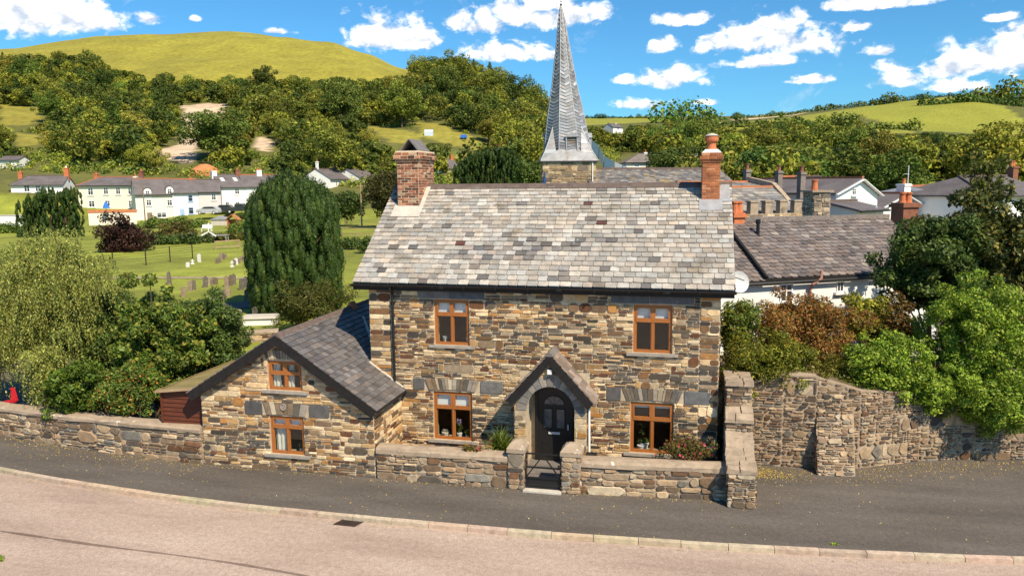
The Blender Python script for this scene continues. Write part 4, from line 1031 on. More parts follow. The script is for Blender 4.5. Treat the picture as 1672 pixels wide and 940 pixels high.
# ------------------------------------------------------------------ lean-to shed
shed = thing('wooden_shed', 'low brown boarded lean-to shed with a mossy felt roof beside the stone wing', 'shed', (-4.7, -1.7, 0))
mb = MB(); z = .0
while z < 1.86:
    mb.hexa([(-5.36, -1.70, z), (-4.03, -1.70, z), (-4.03, -1.66, z), (-5.36, -1.66, z), (-5.36, -1.675, z+.125), (-4.03, -1.675, z+.125), (-4.03, -1.65, z+.125), (-5.36, -1.65, z+.125)])
    mb.hexa([(-5.385, 1.7, z), (-5.385, -1.66, z), (-5.34, -1.66, z), (-5.34, 1.7, z), (-5.36, 1.7, z+.125), (-5.36, -1.66, z+.125), (-5.33, -1.66, z+.125), (-5.33, 1.7, z+.125)]); z += .12
mb.box(-5.40, -5.34, -1.72, -1.65, 0, 1.86); mb.build('boarding', 'wood_brown', shed)
mb = MB(); mb.hexa([(-5.47, -1.80, 1.86), (-4.05, -1.80, 2.02), (-4.05, 1.8, 2.02), (-5.47, 1.8, 1.86), (-5.47, -1.80, 1.905), (-4.05, -1.80, 2.065), (-4.05, 1.8, 2.065), (-5.47, 1.8, 1.905)]); mb.build('roof', 'felt_green', shed)
mb = MB(); mb.hexa([(-5.47, -1.825, 1.84), (-4.05, -1.825, 2.0), (-4.05, -1.803, 2.0), (-5.47, -1.803, 1.84), (-5.47, -1.825, 1.91), (-4.05, -1.825, 2.07), (-4.05, -1.803, 2.07), (-5.47, -1.803, 1.91)]); mb.build('roof_edge', 'wood_pale', shed)

# ------------------------------------------------------------------ walls along the road
PR_ = [(3, (.20, .145, .10)), (3.5, (.30, .22, .15)), (1.6, (.11, .09, .076)), (2.6, (.40, .31, .215)), (1.5, (.46, .38, .28)), (1, (.15, .085, .05)), (1, (.22, .20, .175))]
PR_ = [(w, (c[0]*1.05, c[1]*.98, c[2]*.88)) for w, c in PR_]
def path_wall(root, pts, hts, th, pal, mort, cop=True, copw=.06, coph=.10, sh=(.08, .2), sl=(.12, .42), both=False, jit=.018, rd=.42, joint=.022, wavy=.0, coping_col=None, ends=True):
    """free standing rubble wall along a ground path with a rounded mortar coping"""
    mb = MB(); mc = MB(); n = len(pts); P = [Vector((*p, 0)) for p in pts]
    for i in range(n-1):
        a, b = P[i], P[i+1]; d = (b-a); L = d.length; d.normalize(); nr = Vector((d.y, -d.x, 0)); h0, h1 = hts[i], hts[i+1]
        mb.hexa([a-Z3*.3, b-Z3*.3, b-nr*th-Z3*.3, a-nr*th-Z3*.3, a+Z3*h0, b+Z3*h1, b-nr*th+Z3*h1, a-nr*th+Z3*h0], mi=1)
        sl_ = (h1-h0)/L; masonry(mb, a, d, Z3, layout(0, -.05, L, max(h0, h1), bh=(.16, .36), sh=sh, sl=sl, sw=(.4, 1.1), big=.2), pal, clips=[(-sl_, 1, h0-.01)], jit=jit, rd=rd, joint=joint, proud=(.012, .05), inset=.014)
        if both: masonry(mb, b-nr*th, -d, Z3, layout(0, -.05, L, max(h0, h1), sh=sh, sl=sl, sw=(.4, 1.1)), pal, clips=[(sl_, 1, h1-.01)], jit=jit, rd=rd, joint=joint, proud=(.012, .05), inset=.014)
    if ends:
        for (e, q, hh) in ((0, 1, hts[0]), (n-1, n-2, hts[-1])):
            d = (P[e]-P[q]).normalized(); nr = Vector((d.y, -d.x, 0)); a = P[e]
            o, uu = (a-nr*0, -nr) if e else (a+Vector((0, 0, 0)), nr)
            if e: masonry(mb, a, -Vector(((P[e]-P[q]).normalized().y, -(P[e]-P[q]).normalized().x, 0)), Z3, layout(0, 0, th, hh, sh=sh, sl=(.1, .3)), pal, jit=jit, rd=rd, joint=joint, proud=(.012, .04))
            else:
                d2 = (P[1]-P[0]).normalized(); n2 = Vector((d2.y, -d2.x, 0)); masonry(mb, a-n2*th, n2, Z3, layout(0, 0, th, hh, sh=sh, sl=(.1, .3)), pal, jit=jit, rd=rd, joint=joint, proud=(.012, .04))
    mb.build('masonry', ['rubble', mort], root)
    if cop:
        # rounded capping in short irregular lengths
        for i in range(n-1):
            a, b = P[i], P[i+1]; d = (b-a); L = d.length; d.normalize(); nr = Vector((d.y, -d.x, 0)); s = 0
            sec = [(copw, -.035), (copw*.95, coph*.45), (copw*.3, coph*.85), (-th*.5, coph), (-th-copw*.3, coph*.85), (-th-copw*.95, coph*.45), (-th-copw, -.035)]
            while s < L-1e-3:
                l = U(.35, .8); l = L-s if L-s-l < .2 else l; j = [U(-.012, .012) for _ in sec]; k = [U(-.012, .012) for _ in sec]
                z0 = hts[i]+(hts[i+1]-hts[i])*s/L; z1 = hts[i]+(hts[i+1]-hts[i])*(s+l)/L; m = len(sec); i0 = len(mc.v)
                A = [a+d*s+nr*(q[0]+j[t])+Z3*(z0+q[1]+k[t]) for t, q in enumerate(sec)]
                if s > 0: A = last
                j = [U(-.014, .014) for _ in sec]; k = [U(-.014, .014) for _ in sec]
                Bq = [a+d*(s+l)+nr*(q[0]+j[t])+Z3*(z1+q[1]+k[t]) for t, q in enumerate(sec)]; last = Bq
                mc.v.extend([tuple(p) for p in A+Bq])
                for t in range(m):
                    t2 = (t+1) % m; mc.f.append((i0+t, i0+m+t, i0+m+t2, i0+t2)); mc.c.append((1, 1, 1)); mc.m.append(0)
                mc.f.append(tuple(i0+t for t in range(m))); mc.c.append((1, 1, 1)); mc.m.append(0)
                mc.f.append(tuple(i0+m+t for t in range(m-1, -1, -1))); mc.c.append((1, 1, 1)); mc.m.append(0); s += l
        mc.build('coping', 'coping', root)
lw = thing('boundary_wall', 'long low rubble wall with a rounded coping curving along the pavement under the left hand trees', 'wall', (-9, -1.4, 0))
path_wall(lw, [(-21, 1.3), (-17, .2), (-14.2, -.45), (-11.54, -1.02), (-8.98, -1.45), (-6.7, -1.75), (-4.06, -1.93)], [.72, .75, .78, .80, .83, .88, .90], .38, PR_, 'mortar_dull')
g1 = thing('garden_wall', 'low front garden wall with rounded coping left of the gate, running to the stone wing', 'wall', (2.6, -1.9, 0))
path_wall(g1, [(.90, -1.93), (2.6, -1.90), (4.30, -1.86)], [.70, .70, .70], .34, PR_, 'mortar_dull', ends=False, coph=.13, copw=.05)
g2 = thing('garden_wall', 'low front garden wall with rounded coping right of the gate, below the red flowering shrub', 'wall', (7.8, -1.7, 0))
path_wall(g2, [(6.04, -1.84), (7.8, -1.70), (9.42, -1.56)], [.70, .70, .70], .34, PR_, 'mortar_dull', ends=False, coph=.13, copw=.05)
def pier(x0, x1, y0, y1, z, lab):
    t = thing('gate_pier', lab, 'gate pier', ((x0+x1)/2, (y0+y1)/2, 0)); mb = MB(); mb.box(x0, x1, y0, y1, -.2, z, mi=1)
    for (O, Uv, Ln) in (((x0, y0, 0), X3, x1-x0), ((x1, y0, 0), Y3, y1-y0), ((x1, y1, 0), -X3, x1-x0), ((x0, y1, 0), -Y3, y1-y0)):
        masonry(mb, O, Uv, Z3, layout(0, 0, Ln, z, bh=(.14, .3), sh=(.07, .18), sl=(.12, .3), sw=(.3, .5)), PR_, jit=.014, rd=.4, joint=.02, proud=(.01, .035))
    mb.build('shaft', ['rubble', 'mortar_dull'], t)
    mb = MB(); e = .035; cx, cy = (x0+x1)/2, (y0+y1)/2; r = [(x0-e, y0-e), (x1+e, y0-e), (x1+e, y1+e), (x0-e, y1+e)]
    for (za, ka, zb, kb) in ((z, 1, z+.10, 1.0), (z+.10, 1.0, z+.22, .62), (z+.22, .62, z+.27, .25)):
        q = lambda k, zz: [(cx+(p[0]-cx)*k+U(-.006, .006), cy+(p[1]-cy)*k+U(-.006, .006), zz) for p in r]
        mb.hexa(q(ka, za)+q(kb, zb))
    mb.build('cap', 'coping', t)
pier(4.30, 4.68, -1.93, -1.50, .92, 'stubby stone gate pier with a rounded cap on the left of the black gate')
pier(5.60, 6.04, -1.92, -1.48, .92, 'stubby stone gate pier with a rounded cap on the right of the black gate')
gate = thing('garden_gate', 'black metal garden gate with crossed bars standing between two stone piers', 'gate', (5.13, -1.85, 0))
mb = MB(); gx0, gx1, gy = 4.72, 5.56, -1.84
for x in (gx0, gx1): mb.box(x-.015, x+.015, gy-.015, gy+.015, .03, .92)
for z in (.05, .30, .56, .90): mb.box(gx0+.015, gx1-.015, gy-.012, gy+.012, z-.019, z+.019)
mb.bar((gx0, gy-.014, .31), (5.14, gy-.014, .88), .02, .028); mb.bar((gx1, gy-.014, .31), (5.14, gy-.014, .88), .02, .028)
mb.build('frame', 'iron', gate)
mb = MB(); mb.box(gx0+.015, gx1-.015, gy+.014, gy+.022, .06, .29); mb.build('panel', 'iron', gate)
mb = MB(); mb.box(gx1-.06, gx1-.02, gy-.05, gy-.016, .60, .66); mb.build('latch', 'iron', gate)
mb = MB(); mb.box(4.68, 5.60, -2.05, -1.5, -.05, .035); struct(mb.build('threshold', 'cement'))
mb = MB(); mb.box(.9, 9.38, -1.55, -.02, -.2, .03); struct(mb.build('garden_floor', 'earth'))
mb = MB(); mb.box(4.45, 5.8, -1.52, -.96, -.1, .036); struct(mb.build('garden_path', 'slate_grey'))

# stepped side wall and big retaining wall on the right
sw = thing('stepped_wall', 'stepped rubble wall end dividing the front garden from the tarmac on the right', 'wall', (9.75, -.6, 0))
mb = MB(); xa, xb = 9.40, 10.02
prof = [(-1.95, -.2), (1.3, -.2), (1.3, 2.42), (-.28, 2.46), (-.30, 1.86), (-.55, 1.66), (-.57, 1.34), (-1.15, 1.02), (-1.30, .95), (-1.95, .88)]
mb.prism([Vector((xa+.02, y, z)) for y, z in prof], (xb-xa-.04, 0, 0), mi=1)
def inprof(y): return np.interp(y, [-1.95, -1.30, -1.15, -.57, -.55, -.30, -.28, 1.3], [.88, .95, 1.02, 1.34, 1.66, 1.86, 2.46, 2.42])
for O, Uv, sg in (((xa+.02, 0, 0), -Y3, -1), ((xb-.02, 0, 0), Y3, 1)):
    R_ = []
    for (a, b) in ((-1.95, -1.15), (-1.15, -.57), (-.56, -.3), (-.28, 1.3)):
        zt = min(float(inprof(a+.02)), float(inprof(b-.02))) if b < -.5 or a > -.3 else 1.5
        rr = layout(a, -.02, b, zt-.02, sh=(.04, .12), sl=(.10, .3), sw=(.3, .7)); R_ += [(q[0], q[1], q[2], q[3]) for q in rr if q[3] < float(inprof((q[0]+q[2])/2))]
    if sg < 0: R_ = [(-c, b, -a, d) for a, b, c, d in R_]
    masonry(mb, O, Uv, Z3, R_, PR_, jit=.014, rd=.4, joint=.02, proud=(.015, .05))
for (y, z0, z1) in ((-1.95, 0, .86), (-.57, 1.36, 1.64), (-.29, 1.88, 2.42)):
    masonry(mb, (xa, y, 0), X3, Z3, layout(0, z0, xb-xa, z1, sh=(.04, .11), sl=(.10, .3), sw=(.3, .62)), PR_, jit=.012, rd=.35, joint=.02, proud=(.015, .04))
for (y0, z0, y1, z1) in ():
    d = Vector((0, y1-y0, z1-z0)); L_2 = d.length; masonry(mb, (xa-.02, y0, z0+.02), X3, d.normalized(), layout(0, 0, xb-xa+.04, L_2, bh=(.18, .3), sh=(.14, .26), sl=(.14, .34), sw=(.3, .66)), [(3, (.34, .25, .18)), (2, (.26, .19, .14)), (1, (.42, .34, .25))], jit=.02, rd=.4, joint=.03, proud=(.02, .07), inset=.03)
mb.build('masonry', ['rubble', 'mortar_dull'], sw)
mb = MB()
for (y0, z0, y1, z1) in ((-2.0, .84, -1.25, .92), (-1.25, .90, -.56, 1.30), (-.62, 1.60, -.30, 1.84), (-.36, 2.44, .9, 2.42)) or ((-2.0, .86, -1.27, .93), (-1.27, 1.04, -.75, 1.42), (-.75, 1.42, -.26, 1.64), (-.34, 2.48, .5, 2.44)):
    nn_ = max(2, int((y1-y0)/.22))
    for k_ in range(nn_):
        ya, yb_ = y0+(y1-y0)*k_/nn_, y0+(y1-y0)*(k_+1)/nn_-.004; za, zb_ = z0+(z1-z0)*k_/nn_, z0+(z1-z0)*(k_+1)/nn_; xs_ = [xa-.03, xa+(xb-xa)*U(.3, .7), xb+.03]
        for p_, q_ in zip(xs_, xs_[1:]):
            r_ = lambda: U(-.018, .018); mb.hexa([(p_, ya, za-.03), (q_-.003, ya, za-.03), (q_-.003, yb_, zb_-.03), (p_, yb_, zb_-.03), (p_+.015+r_(), ya+.01, za+.07+r_()), (q_-.015+r_(), ya+.01, za+.07+r_()), (q_-.015+r_(), yb_-.005, zb_+.07+r_()), (p_+.015+r_(), yb_-.005, zb_+.07+r_())])
mb.build('coping', 'mortar_dull', sw)
rw = thing('retaining_wall', 'tall weathered rubble retaining wall with a sloping buttress under the right hand shrubs', 'wall', (12.5, 1.2, 0))
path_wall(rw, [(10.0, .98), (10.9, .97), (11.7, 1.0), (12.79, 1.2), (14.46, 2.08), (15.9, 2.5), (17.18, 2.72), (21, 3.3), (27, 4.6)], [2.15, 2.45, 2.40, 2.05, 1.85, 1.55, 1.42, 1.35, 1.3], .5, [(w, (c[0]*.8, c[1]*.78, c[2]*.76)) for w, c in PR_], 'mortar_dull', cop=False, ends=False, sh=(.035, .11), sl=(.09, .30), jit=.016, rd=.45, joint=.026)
mb = MB(); bx0, bx1 = 11.72, 12.62; by = lambda z: .46+(z/1.55)*.62
q = [Vector((bx0, 1.2, -.1)), Vector((bx0, .44, -.1)), Vector((bx0, 1.05, 1.6)), Vector((bx0, 1.2, 1.6))]
mb.prism(q, (bx1-bx0, .12, 0), mi=1)
Vb = Vector((0, .61, 1.7)).normalized(); masonry(mb, (bx0, .44+.036, 0), Vector((bx1-bx0, .12, 0)).normalized(), Vb, layout(0, .0, bx1-bx0, 1.75, sh=(.04, .12), sl=(.09, .28), sw=(.3, .9)), PR_, jit=.015, rd=.42, joint=.02, proud=(.015, .05))
masonry(mb, (bx0, 1.2, 0), -Y3, Z3, layout(0, 0, .75, 1.5, sh=(.06, .16), sl=(.1, .3), sw=(.3, .75)), PR_, clips=[(1, .36, .74)], jit=.012, rd=.4, joint=.02)
mb.build('buttress', ['rubble', 'mortar_dull'], rw)
# capping earth and stones on top of the retaining wall; garden bank behind
mb = MB(); RWP = [(10.0, .98, 2.15), (10.9, .97, 2.45), (11.7, 1.0, 2.40), (12.79, 1.2, 2.05), (14.46, 2.08, 1.85), (15.9, 2.5, 1.55), (17.18, 2.72, 1.42), (21, 3.3, 1.35), (27, 4.6, 1.3)]
for (x0, y0, z0), (x1, y1, z1) in zip(RWP, RWP[1:]):
    mb.face([(x0, y0+.12, z0-.03), (x1, y1+.12, z1-.03), (x1+.4, y1+1.6, z1+.1), (x0, y0+1.6, z0+.1)]); mb.face([(x0, y0+1.6, z0+.1), (x1+.4, y1+1.6, z1+.1), (x1+3, 9.5, 1.2), (x0, 9.5, 1.2)])
mb.face([(9.5, 1.2, 2.1), (10.0, 1.1, 2.12), (10.0, 9.5, 1.2), (9.5, 9.5, 1.2)])
struct(mb.build('garden_bank', 'earth'))
# ------------------------------------------------------------------ houses beyond
class Frame:
    """house frame: u along the front from A, n away from the viewer, z up"""
    def __init__(s, A, B, z0):
        s.A = Vector((A.x, A.y, z0)); d = Vector((B.x-A.x, B.y-A.y, 0)); s.L = d.length; s.u = d.normalized(); s.n = Vector((-s.u.y, s.u.x, 0))
    def p(s, u, n, z): return s.A+s.u*u+s.n*n+Z3*(z-s.A.z)
    def uz(s, px, py, n=0.0):
        q = on_plane(px, py, s.A+s.n*n, s.n); return (q-s.A).dot(s.u), q.z
def far_window(root, fr, px, py, w, h, frame='white_paint', bars=1, n=0.0, sill=True):
    u, z = fr.uz(px, py, n); d = (fr.p(u, n, z)-CAM).dot(FW); hw, hh = w/2*d/FPX, h/2*d/FPX; mb = MB(); t = min(.11, hw*.22)
    b = lambda a, c, e, f, o=.05: mb.hexa([fr.p(a, n-o, e), fr.p(c, n-o, e), fr.p(c, n+.02, e), fr.p(a, n+.02, e), fr.p(a, n-o, f), fr.p(c, n-o, f), fr.p(c, n+.02, f), fr.p(a, n+.02, f)])
    b(u-hw, u-hw+t, z-hh, z+hh); b(u+hw-t, u+hw, z-hh, z+hh); b(u-hw+t, u+hw-t, z+hh-t, z+hh); b(u-hw+t, u+hw-t, z-hh, z-hh+t)
    for k in range(bars): c = u-hw+2*hw*(k+1)/(bars+1); b(c-t*.4, c+t*.4, z-hh+t, z+hh-t, .045)
    if h > 8: b(u-hw+t, u+hw-t, z+hh*.25-t*.3, z+hh*.25+t*.3, .04)
    if sill: b(u-hw-.1, u+hw+.1, z-hh-.1, z-hh-.002, .14)
    o = mb.build('window', frame, root); mb = MB()
    mb.hexa([fr.p(u-hw+t, n-.02, z-hh+t), fr.p(u+hw-t, n-.02, z-hh+t), fr.p(u+hw-t, n+.02, z-hh+t), fr.p(u-hw+t, n+.02, z-hh+t), fr.p(u-hw+t, n-.02, z+hh-t), fr.p(u+hw-t, n-.02, z+hh-t), fr.p(u+hw-t, n+.02, z+hh-t), fr.p(u-hw+t, n+.02, z+hh-t)])
    mb.build('pane', 'pane_far', o)
def far_door(root, fr, px, py, w, h, m='blue_paint'):
    u, z = fr.uz(px, py); d = (fr.p(u, 0, z)-CAM).dot(FW); hw, hh = w/2*d/FPX, h/2*d/FPX; mb = MB()
    mb.hexa([fr.p(u-hw, -.05, z-hh), fr.p(u+hw, -.05, z-hh), fr.p(u+hw, .02, z-hh), fr.p(u-hw, .02, z-hh), fr.p(u-hw, -.05, z+hh), fr.p(u+hw, -.05, z+hh), fr.p(u+hw, .02, z+hh), fr.p(u-hw, .02, z+hh)])
    for k in (-1, 1):
        for a, b in ((-.8, -.1), (.1, .8)):
            c = u+k*hw*.45; mb.hexa([fr.p(c-hw*.3, -.07, z+hh*a), fr.p(c+hw*.3, -.07, z+hh*a), fr.p(c+hw*.3, -.048, z+hh*a), fr.p(c-hw*.3, -.048, z+hh*a), fr.p(c-hw*.3, -.07, z+hh*b), fr.p(c+hw*.3, -.07, z+hh*b), fr.p(c+hw*.3, -.048, z+hh*b), fr.p(c-hw*.3, -.048, z+hh*b)])
    mb.build('door', m, root)
def far_chimney(root, fr, px, ytop, w, n, m='terracotta_dark', base=None, pots=1, pot_m='terracotta'):
    u, z = fr.uz(px, ytop, n); d = (fr.p(u, n, z)-CAM).dot(FW); hw = w/2*d/FPX; zb = base; mb = MB()
    b = lambda e, z0, z1: mb.hexa([fr.p(u-hw-e, n-hw*.9-e, z0), fr.p(u+hw+e, n-hw*.9-e, z0), fr.p(u+hw+e, n+hw*.9+e, z0), fr.p(u-hw-e, n+hw*.9+e, z0), fr.p(u-hw-e, n-hw*.9-e, z1), fr.p(u+hw+e, n-hw*.9-e, z1), fr.p(u+hw+e, n+hw*.9+e, z1), fr.p(u-hw-e, n+hw*.9+e, z1)])
    b(0, zb, z-.18); b(.07, z-.18, z-.06); b(.02, z-.06, z)
    o = mb.build('chimney', m, root)
    for k in range(pots):
        mb = MB(); c = fr.p(u+(k-(pots-1)/2)*hw*.8, n, z); mb.lathe(c, [(.16, -.01), (.13, .1), (.11, .34), (.15, .36), (.15, .42), (.10, .43)], 10); mb.build('chimney_pot', pot_m, o)
def far_house(name, label, cat, A, B, depth, y_eave, y_ridge, wall='white_render', roof='far_slate', ridge='ridge_tile', hipL=0.0, hipR=0.0, ov=.3, group=None, z0=None, base=-1.5, ridge_n=.5, verge=None):
    """A, B: (px, py, distance) of the front corners at the ground; eave and ridge heights read at A"""
    a = at_depth(*A); b = at_depth(*B); z0 = a.z if z0 is None else z0
    fr = Frame(a, b, z0); root = thing(name, label, cat, fr.p(fr.L/2, 0, z0), group)
    ze = on_plane(A[0], y_eave, fr.A, fr.n).z; zr = on_plane((A[0]+B[0])/2, y_ridge, fr.A+fr.n*depth*ridge_n, fr.n).z; L = fr.L; D = depth; rn = D*ridge_n
    ze += ov*(zr-ze)/(rn+ov)*.9
    mb = MB()
    if hipL or hipR:
        mb.hexa([fr.p(0, 0, z0+base), fr.p(L, 0, z0+base), fr.p(L, D, z0+base), fr.p(0, D, z0+base), fr.p(0, 0, ze), fr.p(L, 0, ze), fr.p(L, D, ze), fr.p(0, D, ze)])
        if not hipL: mb.prism([fr.p(0, .05, ze), fr.p(0, D-.05, ze), fr.p(0, rn, zr-.12)], fr.u*.3)
        if not hipR: mb.prism([fr.p(L-.3, .05, ze), fr.p(L-.3, D-.05, ze), fr.p(L-.3, rn, zr-.12)], fr.u*.3)
    else: mb.prism([fr.p(0, 0, z0+base), fr.p(0, D, z0+base), fr.p(0, D, ze), fr.p(0, rn, zr-.05), fr.p(0, 0, ze)], fr.u*L)
    mb.build('wall', wall, root)
    mb = MB(); e = .18; th = .13; s = (zr-ze)/rn; s2 = (zr-ze)/(D-rn); uL, uR = hipL, L-hipR; o = .12
    eL = -o if not hipL else -ov; eR = L+o if not hipR else L+ov; rl = uL if hipL else -o; rr = uR if hipR else L+o
    F = lambda u, n, z: fr.p(u, n, z)
    front = [F(eL, -ov, ze-ov*s), F(eR, -ov, ze-ov*s), F(rr, rn, zr), F(rl, rn, zr)]; back = [F(eR, D+ov, ze-ov*s2), F(eL, D+ov, ze-ov*s2), F(rl, rn, zr), F(rr, rn, zr)]
    mb.prism(front, (0, 0, th)); mb.prism(back, (0, 0, th))
    if hipL: mb.prism([F(eL, D+ov, ze-ov*s2), F(eL, -ov, ze-ov*s), F(rl, rn, zr)], (0, 0, th))
    if hipR: mb.prism([F(eR, -ov, ze-ov*s), F(eR, D+ov, ze-ov*s2), F(rr, rn, zr)], (0, 0, th))
    mb.build('roof', roof, root)
    mb = MB(); mb.bar(F(rl, rn, zr+th+.05), F(rr, rn, zr+th+.05), .26, .16)
    if hipL: mb.bar(F(eL, -ov, ze-ov*s+th+.03), F(rl, rn, zr+th+.03), .2, .1)
    if hipR: mb.bar(F(eR, -ov, ze-ov*s+th+.03), F(rr, rn, zr+th+.03), .2, .1)
    mb.build('ridge_tile', ridge, root)
    mb = MB(); mb.bar(F(eL, -ov-.06, ze-ov*s+.02), F(eR, -ov-.06, ze-ov*s+.02), .12, .12); mb.build('gutter', 'black_paint' if wall != 'white_render' else 'sill_dark', root)
    if verge:
        mb = MB()
        for u in (-o-.03, L+o+.03):
            mb.bar(F(u, -ov, ze-ov*s+.02), F(u, rn, zr+.02), .06, .26); mb.bar(F(u, rn, zr+.02), F(u, D+ov, ze-ov*s2+.02), .06, .26)
        mb.build('bargeboard', verge, root)
    return root, fr, ze, zr
# --- the row across the valley on the left
r, f, ze, zr = far_house('house', 'white detached house with a hipped grey roof behind the dark clipped yews, far left', 'house', (22, 352, 150), (107, 349, 152), 7, 303, 288, hipL=2.0)
for q in ((44, 308, 9, 11), (62, 308, 8, 10), (42, 335, 8, 10)): far_window(r, f, *q)
far_chimney(r, f, 33, 281, 6, 3.5, 'terracotta', zr-.8); far_chimney(r, f, 108, 274, 7, 3.5, 'terracotta', zr-.8, pots=1, pot_m='white_render')
r, f, ze, zr = far_house('house', 'long cream rendered terrace house with orange ridge tiles and a hipped left end', 'house', (131, 356, 146), (223, 354, 146), 7, 304, 290, wall='cream_render', ridge='ridge_red', hipL=2.5)
for q in ((148, 313, 9, 12), (173, 312, 8, 11), (193, 312, 8, 11), (213, 312, 8, 11), (150, 333, 10, 11), (176, 332, 8, 10), (214, 333, 8, 12)): far_window(r, f, *q)
far_chimney(r, f, 157, 284, 6, 3.5, 'terracotta', zr-.8); far_chimney(r, f, 221, 288, 5, 2, 'cream_render', ze); far_chimney(r, f, 230, 279, 6, 3.6, 'terracotta_dark', zr-.8)
r, f, ze, zr = far_house('house', 'cream terraced cottage with two small arched dormers breaking its eaves', 'house', (224, 365, 138), (283, 358, 141), 7, 319, 293, wall='cream_render', ridge='ridge_red')
for q in ((243, 331, 8, 10), (277, 331, 8, 10), (264, 351, 15, 9)): far_window(r, f, *q)
far_door(r, f, 245, 356, 8, 18, 'wood_post')
for cx, cy in ((241, 315), (277, 312)):
    u, z = f.uz(cx, cy, -.06); mb = MB(); w = .62; pts = [(u-w, z-.9)]+[(u-w*math.cos(math.pi*i/10), z+.25+.55*math.sin(math.pi*i/10)) for i in range(11)]+[(u+w, z-.9)]
    mb.prism([f.p(a, -.06, b) for a, b in pts], f.n*1.6); d = mb.build('dormer', 'white_render', r)
    mb = MB(); ar = [f.p(u-(w+.08)*math.cos(math.pi*i/10), -.14, z+.25+.66*math.sin(math.pi*i/10)) for i in range(11)]; br = [p+f.n*1.9 for p in ar]
    for i in range(10): mb.hexa([ar[i], ar[i+1], br[i+1], br[i]]+[p+Z3*.07 for p in (ar[i], ar[i+1], br[i+1], br[i])])
    mb.build('dormer_roof', 'far_slate', d); far_window(r, f, cx, cy+1, 7, 9, n=-.08, sill=False)
r, f, ze, zr = far_house('house', 'white terraced cottage with a pale blue door and blue framed windows', 'house', (283.3, 358, 141.1), (326, 353, 143), 7, 316, 293.5, ridge='ridge_red')
for q in ((311, 324, 7, 10), (312, 344, 8, 11)): far_window(r, f, *q, frame='blue_paint', bars=0)
far_door(r, f, 298, 348, 7, 14); far_chimney(r, f, 311, 292, 7, 3.6, 'terracotta', zr-.8)
r, f, ze, zr = far_house('house', 'pale pinkish terraced cottage at the end of the row, a silver car outside', 'house', (326.3, 353, 143), (362, 349, 144.5), 7, 314.5, 294.5, wall='pink_render')
for q in ((349, 322, 7, 10), (350, 343, 7, 10)): far_window(r, f, *q)
far_door(r, f, 333, 344, 5, 11, 'wood_post')
r, f, ze, zr = far_house('house', 'taller white cottage with two rooflights and a white chimney, dark pickup in front', 'house', (364, 351, 146), (402, 347, 149), 7.5, 306.5, 286)
for q in ((387, 313, 8, 9), (371, 333, 6, 7), (388, 334, 7, 9)): far_window(r, f, *q)
far_chimney(r, f, 348.5, 279, 8, 3.7, 'white_render', ze-2); far_chimney(r, f, 387, 277, 8, 3.7, 'terracotta_dark', zr-.8)
for cx, cy in ((363, 294), (384, 294)):
    u, z = f.uz(cx, cy, 2.0); t = 2.0/3.75; zz = ze+(zr-ze)*t+.16; mb = MB(); sv = (zr-ze)/3.75
    mb.hexa([f.p(u-.35, 1.6, zz-.4*sv), f.p(u+.35, 1.6, zz-.4*sv), f.p(u+.35, 2.5, zz+.5*sv), f.p(u-.35, 2.5, zz+.5*sv), f.p(u-.35, 1.6, zz-.4*sv+.07), f.p(u+.35, 1.6, zz-.4*sv+.07), f.p(u+.35, 2.5, zz+.5*sv+.07), f.p(u-.35, 2.5, zz+.5*sv+.07)]); mb.build('rooflight', 'white_paint', r)
r, f, ze, zr = far_house('house', 'white cottage at the right end of the row, half hidden by the big yew', 'house', (402.3, 347, 149), (462, 344, 153), 7.5, 306, 286.5, ridge='ridge_red')
for q in ((424, 314, 8, 10), (410, 333, 5, 8)): far_window(r, f, *q)
far_chimney(r, f, 422, 278, 8, 3.7, 'white_render', zr-.8, pots=2)
# --- middle distance
r, f, ze, zr = far_house('house', 'white gabled house with a plain grey roof, left one of two beside the yew top', 'house', (540, 322, 170), (574, 318, 180), 7, 293, 277.5)
for q in ((549, 300, 5, 8), (564, 299, 5, 8), (550, 312, 6, 7)): far_window(r, f, *q)
far_chimney(r, f, 517.5, 264, 4, 3.5, 'white_render', ze)
r, f, ze, zr = far_house('house', 'white gabled house with a plain grey roof, right one of two behind the dark bushes', 'house', (588, 318, 178), (642, 312, 192), 7, 291, 278)
for q in ((598, 297, 5, 8), (609, 297, 6, 6)): far_window(r, f, *q)
far_chimney(r, f, 624, 271, 5, 3.5, 'terracotta_dark', zr-.8)
r, f, ze, zr = far_house('house', 'plain cream house with a long grey roof just right of the big brick chimney', 'house', (690, 303, 190), (752, 299, 196), 8, 276, 261, wall='cream_render')
for q in ((710, 280, 5, 7), (729, 279, 5, 6), (740, 278, 5, 6), (710, 294, 5, 6), (728, 291, 4, 5), (741, 289, 4, 5)): far_window(r, f, *q)
far_door(r, f, 716.5, 293, 3.5, 10, 'plastic_black'); far_chimney(r, f, 737, 254, 5, 4, 'terracotta', zr-.9)
r, f, ze, zr = far_house('house', 'low white house with a red tiled roof behind the clump of dark yews', 'house', (815, 266, 225), (862, 263, 229), 7, 243, 234.5, roof='far_tile_red', ridge='ridge_red')
for q in ((847, 247, 5, 6), (855, 247, 4, 6), (857, 257, 4, 6)): far_window(r, f, *q)
far_chimney(r, f, 803, 232, 4, 3.5, 'terracotta', ze)
r, f, ze, zr = far_house('house', 'tall white house with a red tiled roof, immediately left of the church spire', 'house', (869, 264, 222), (892, 259, 232), 7.5, 236, 221, roof='far_tile_red', ridge='ridge_red', verge='white_paint')
for q in ((875, 247, 5, 12), (882, 246, 3, 9)): far_window(r, f, *q)
far_chimney(r, f, 857, 217, 5, 3.7, 'terracotta', ze, pot_m='white_render')
r, f, ze, zr = far_house('house', 'white cottage standing alone among the far trees on the slope behind the church', 'house', (1001, 213, 430), (1017, 212, 436), 7, 208, 203, hipR=0)
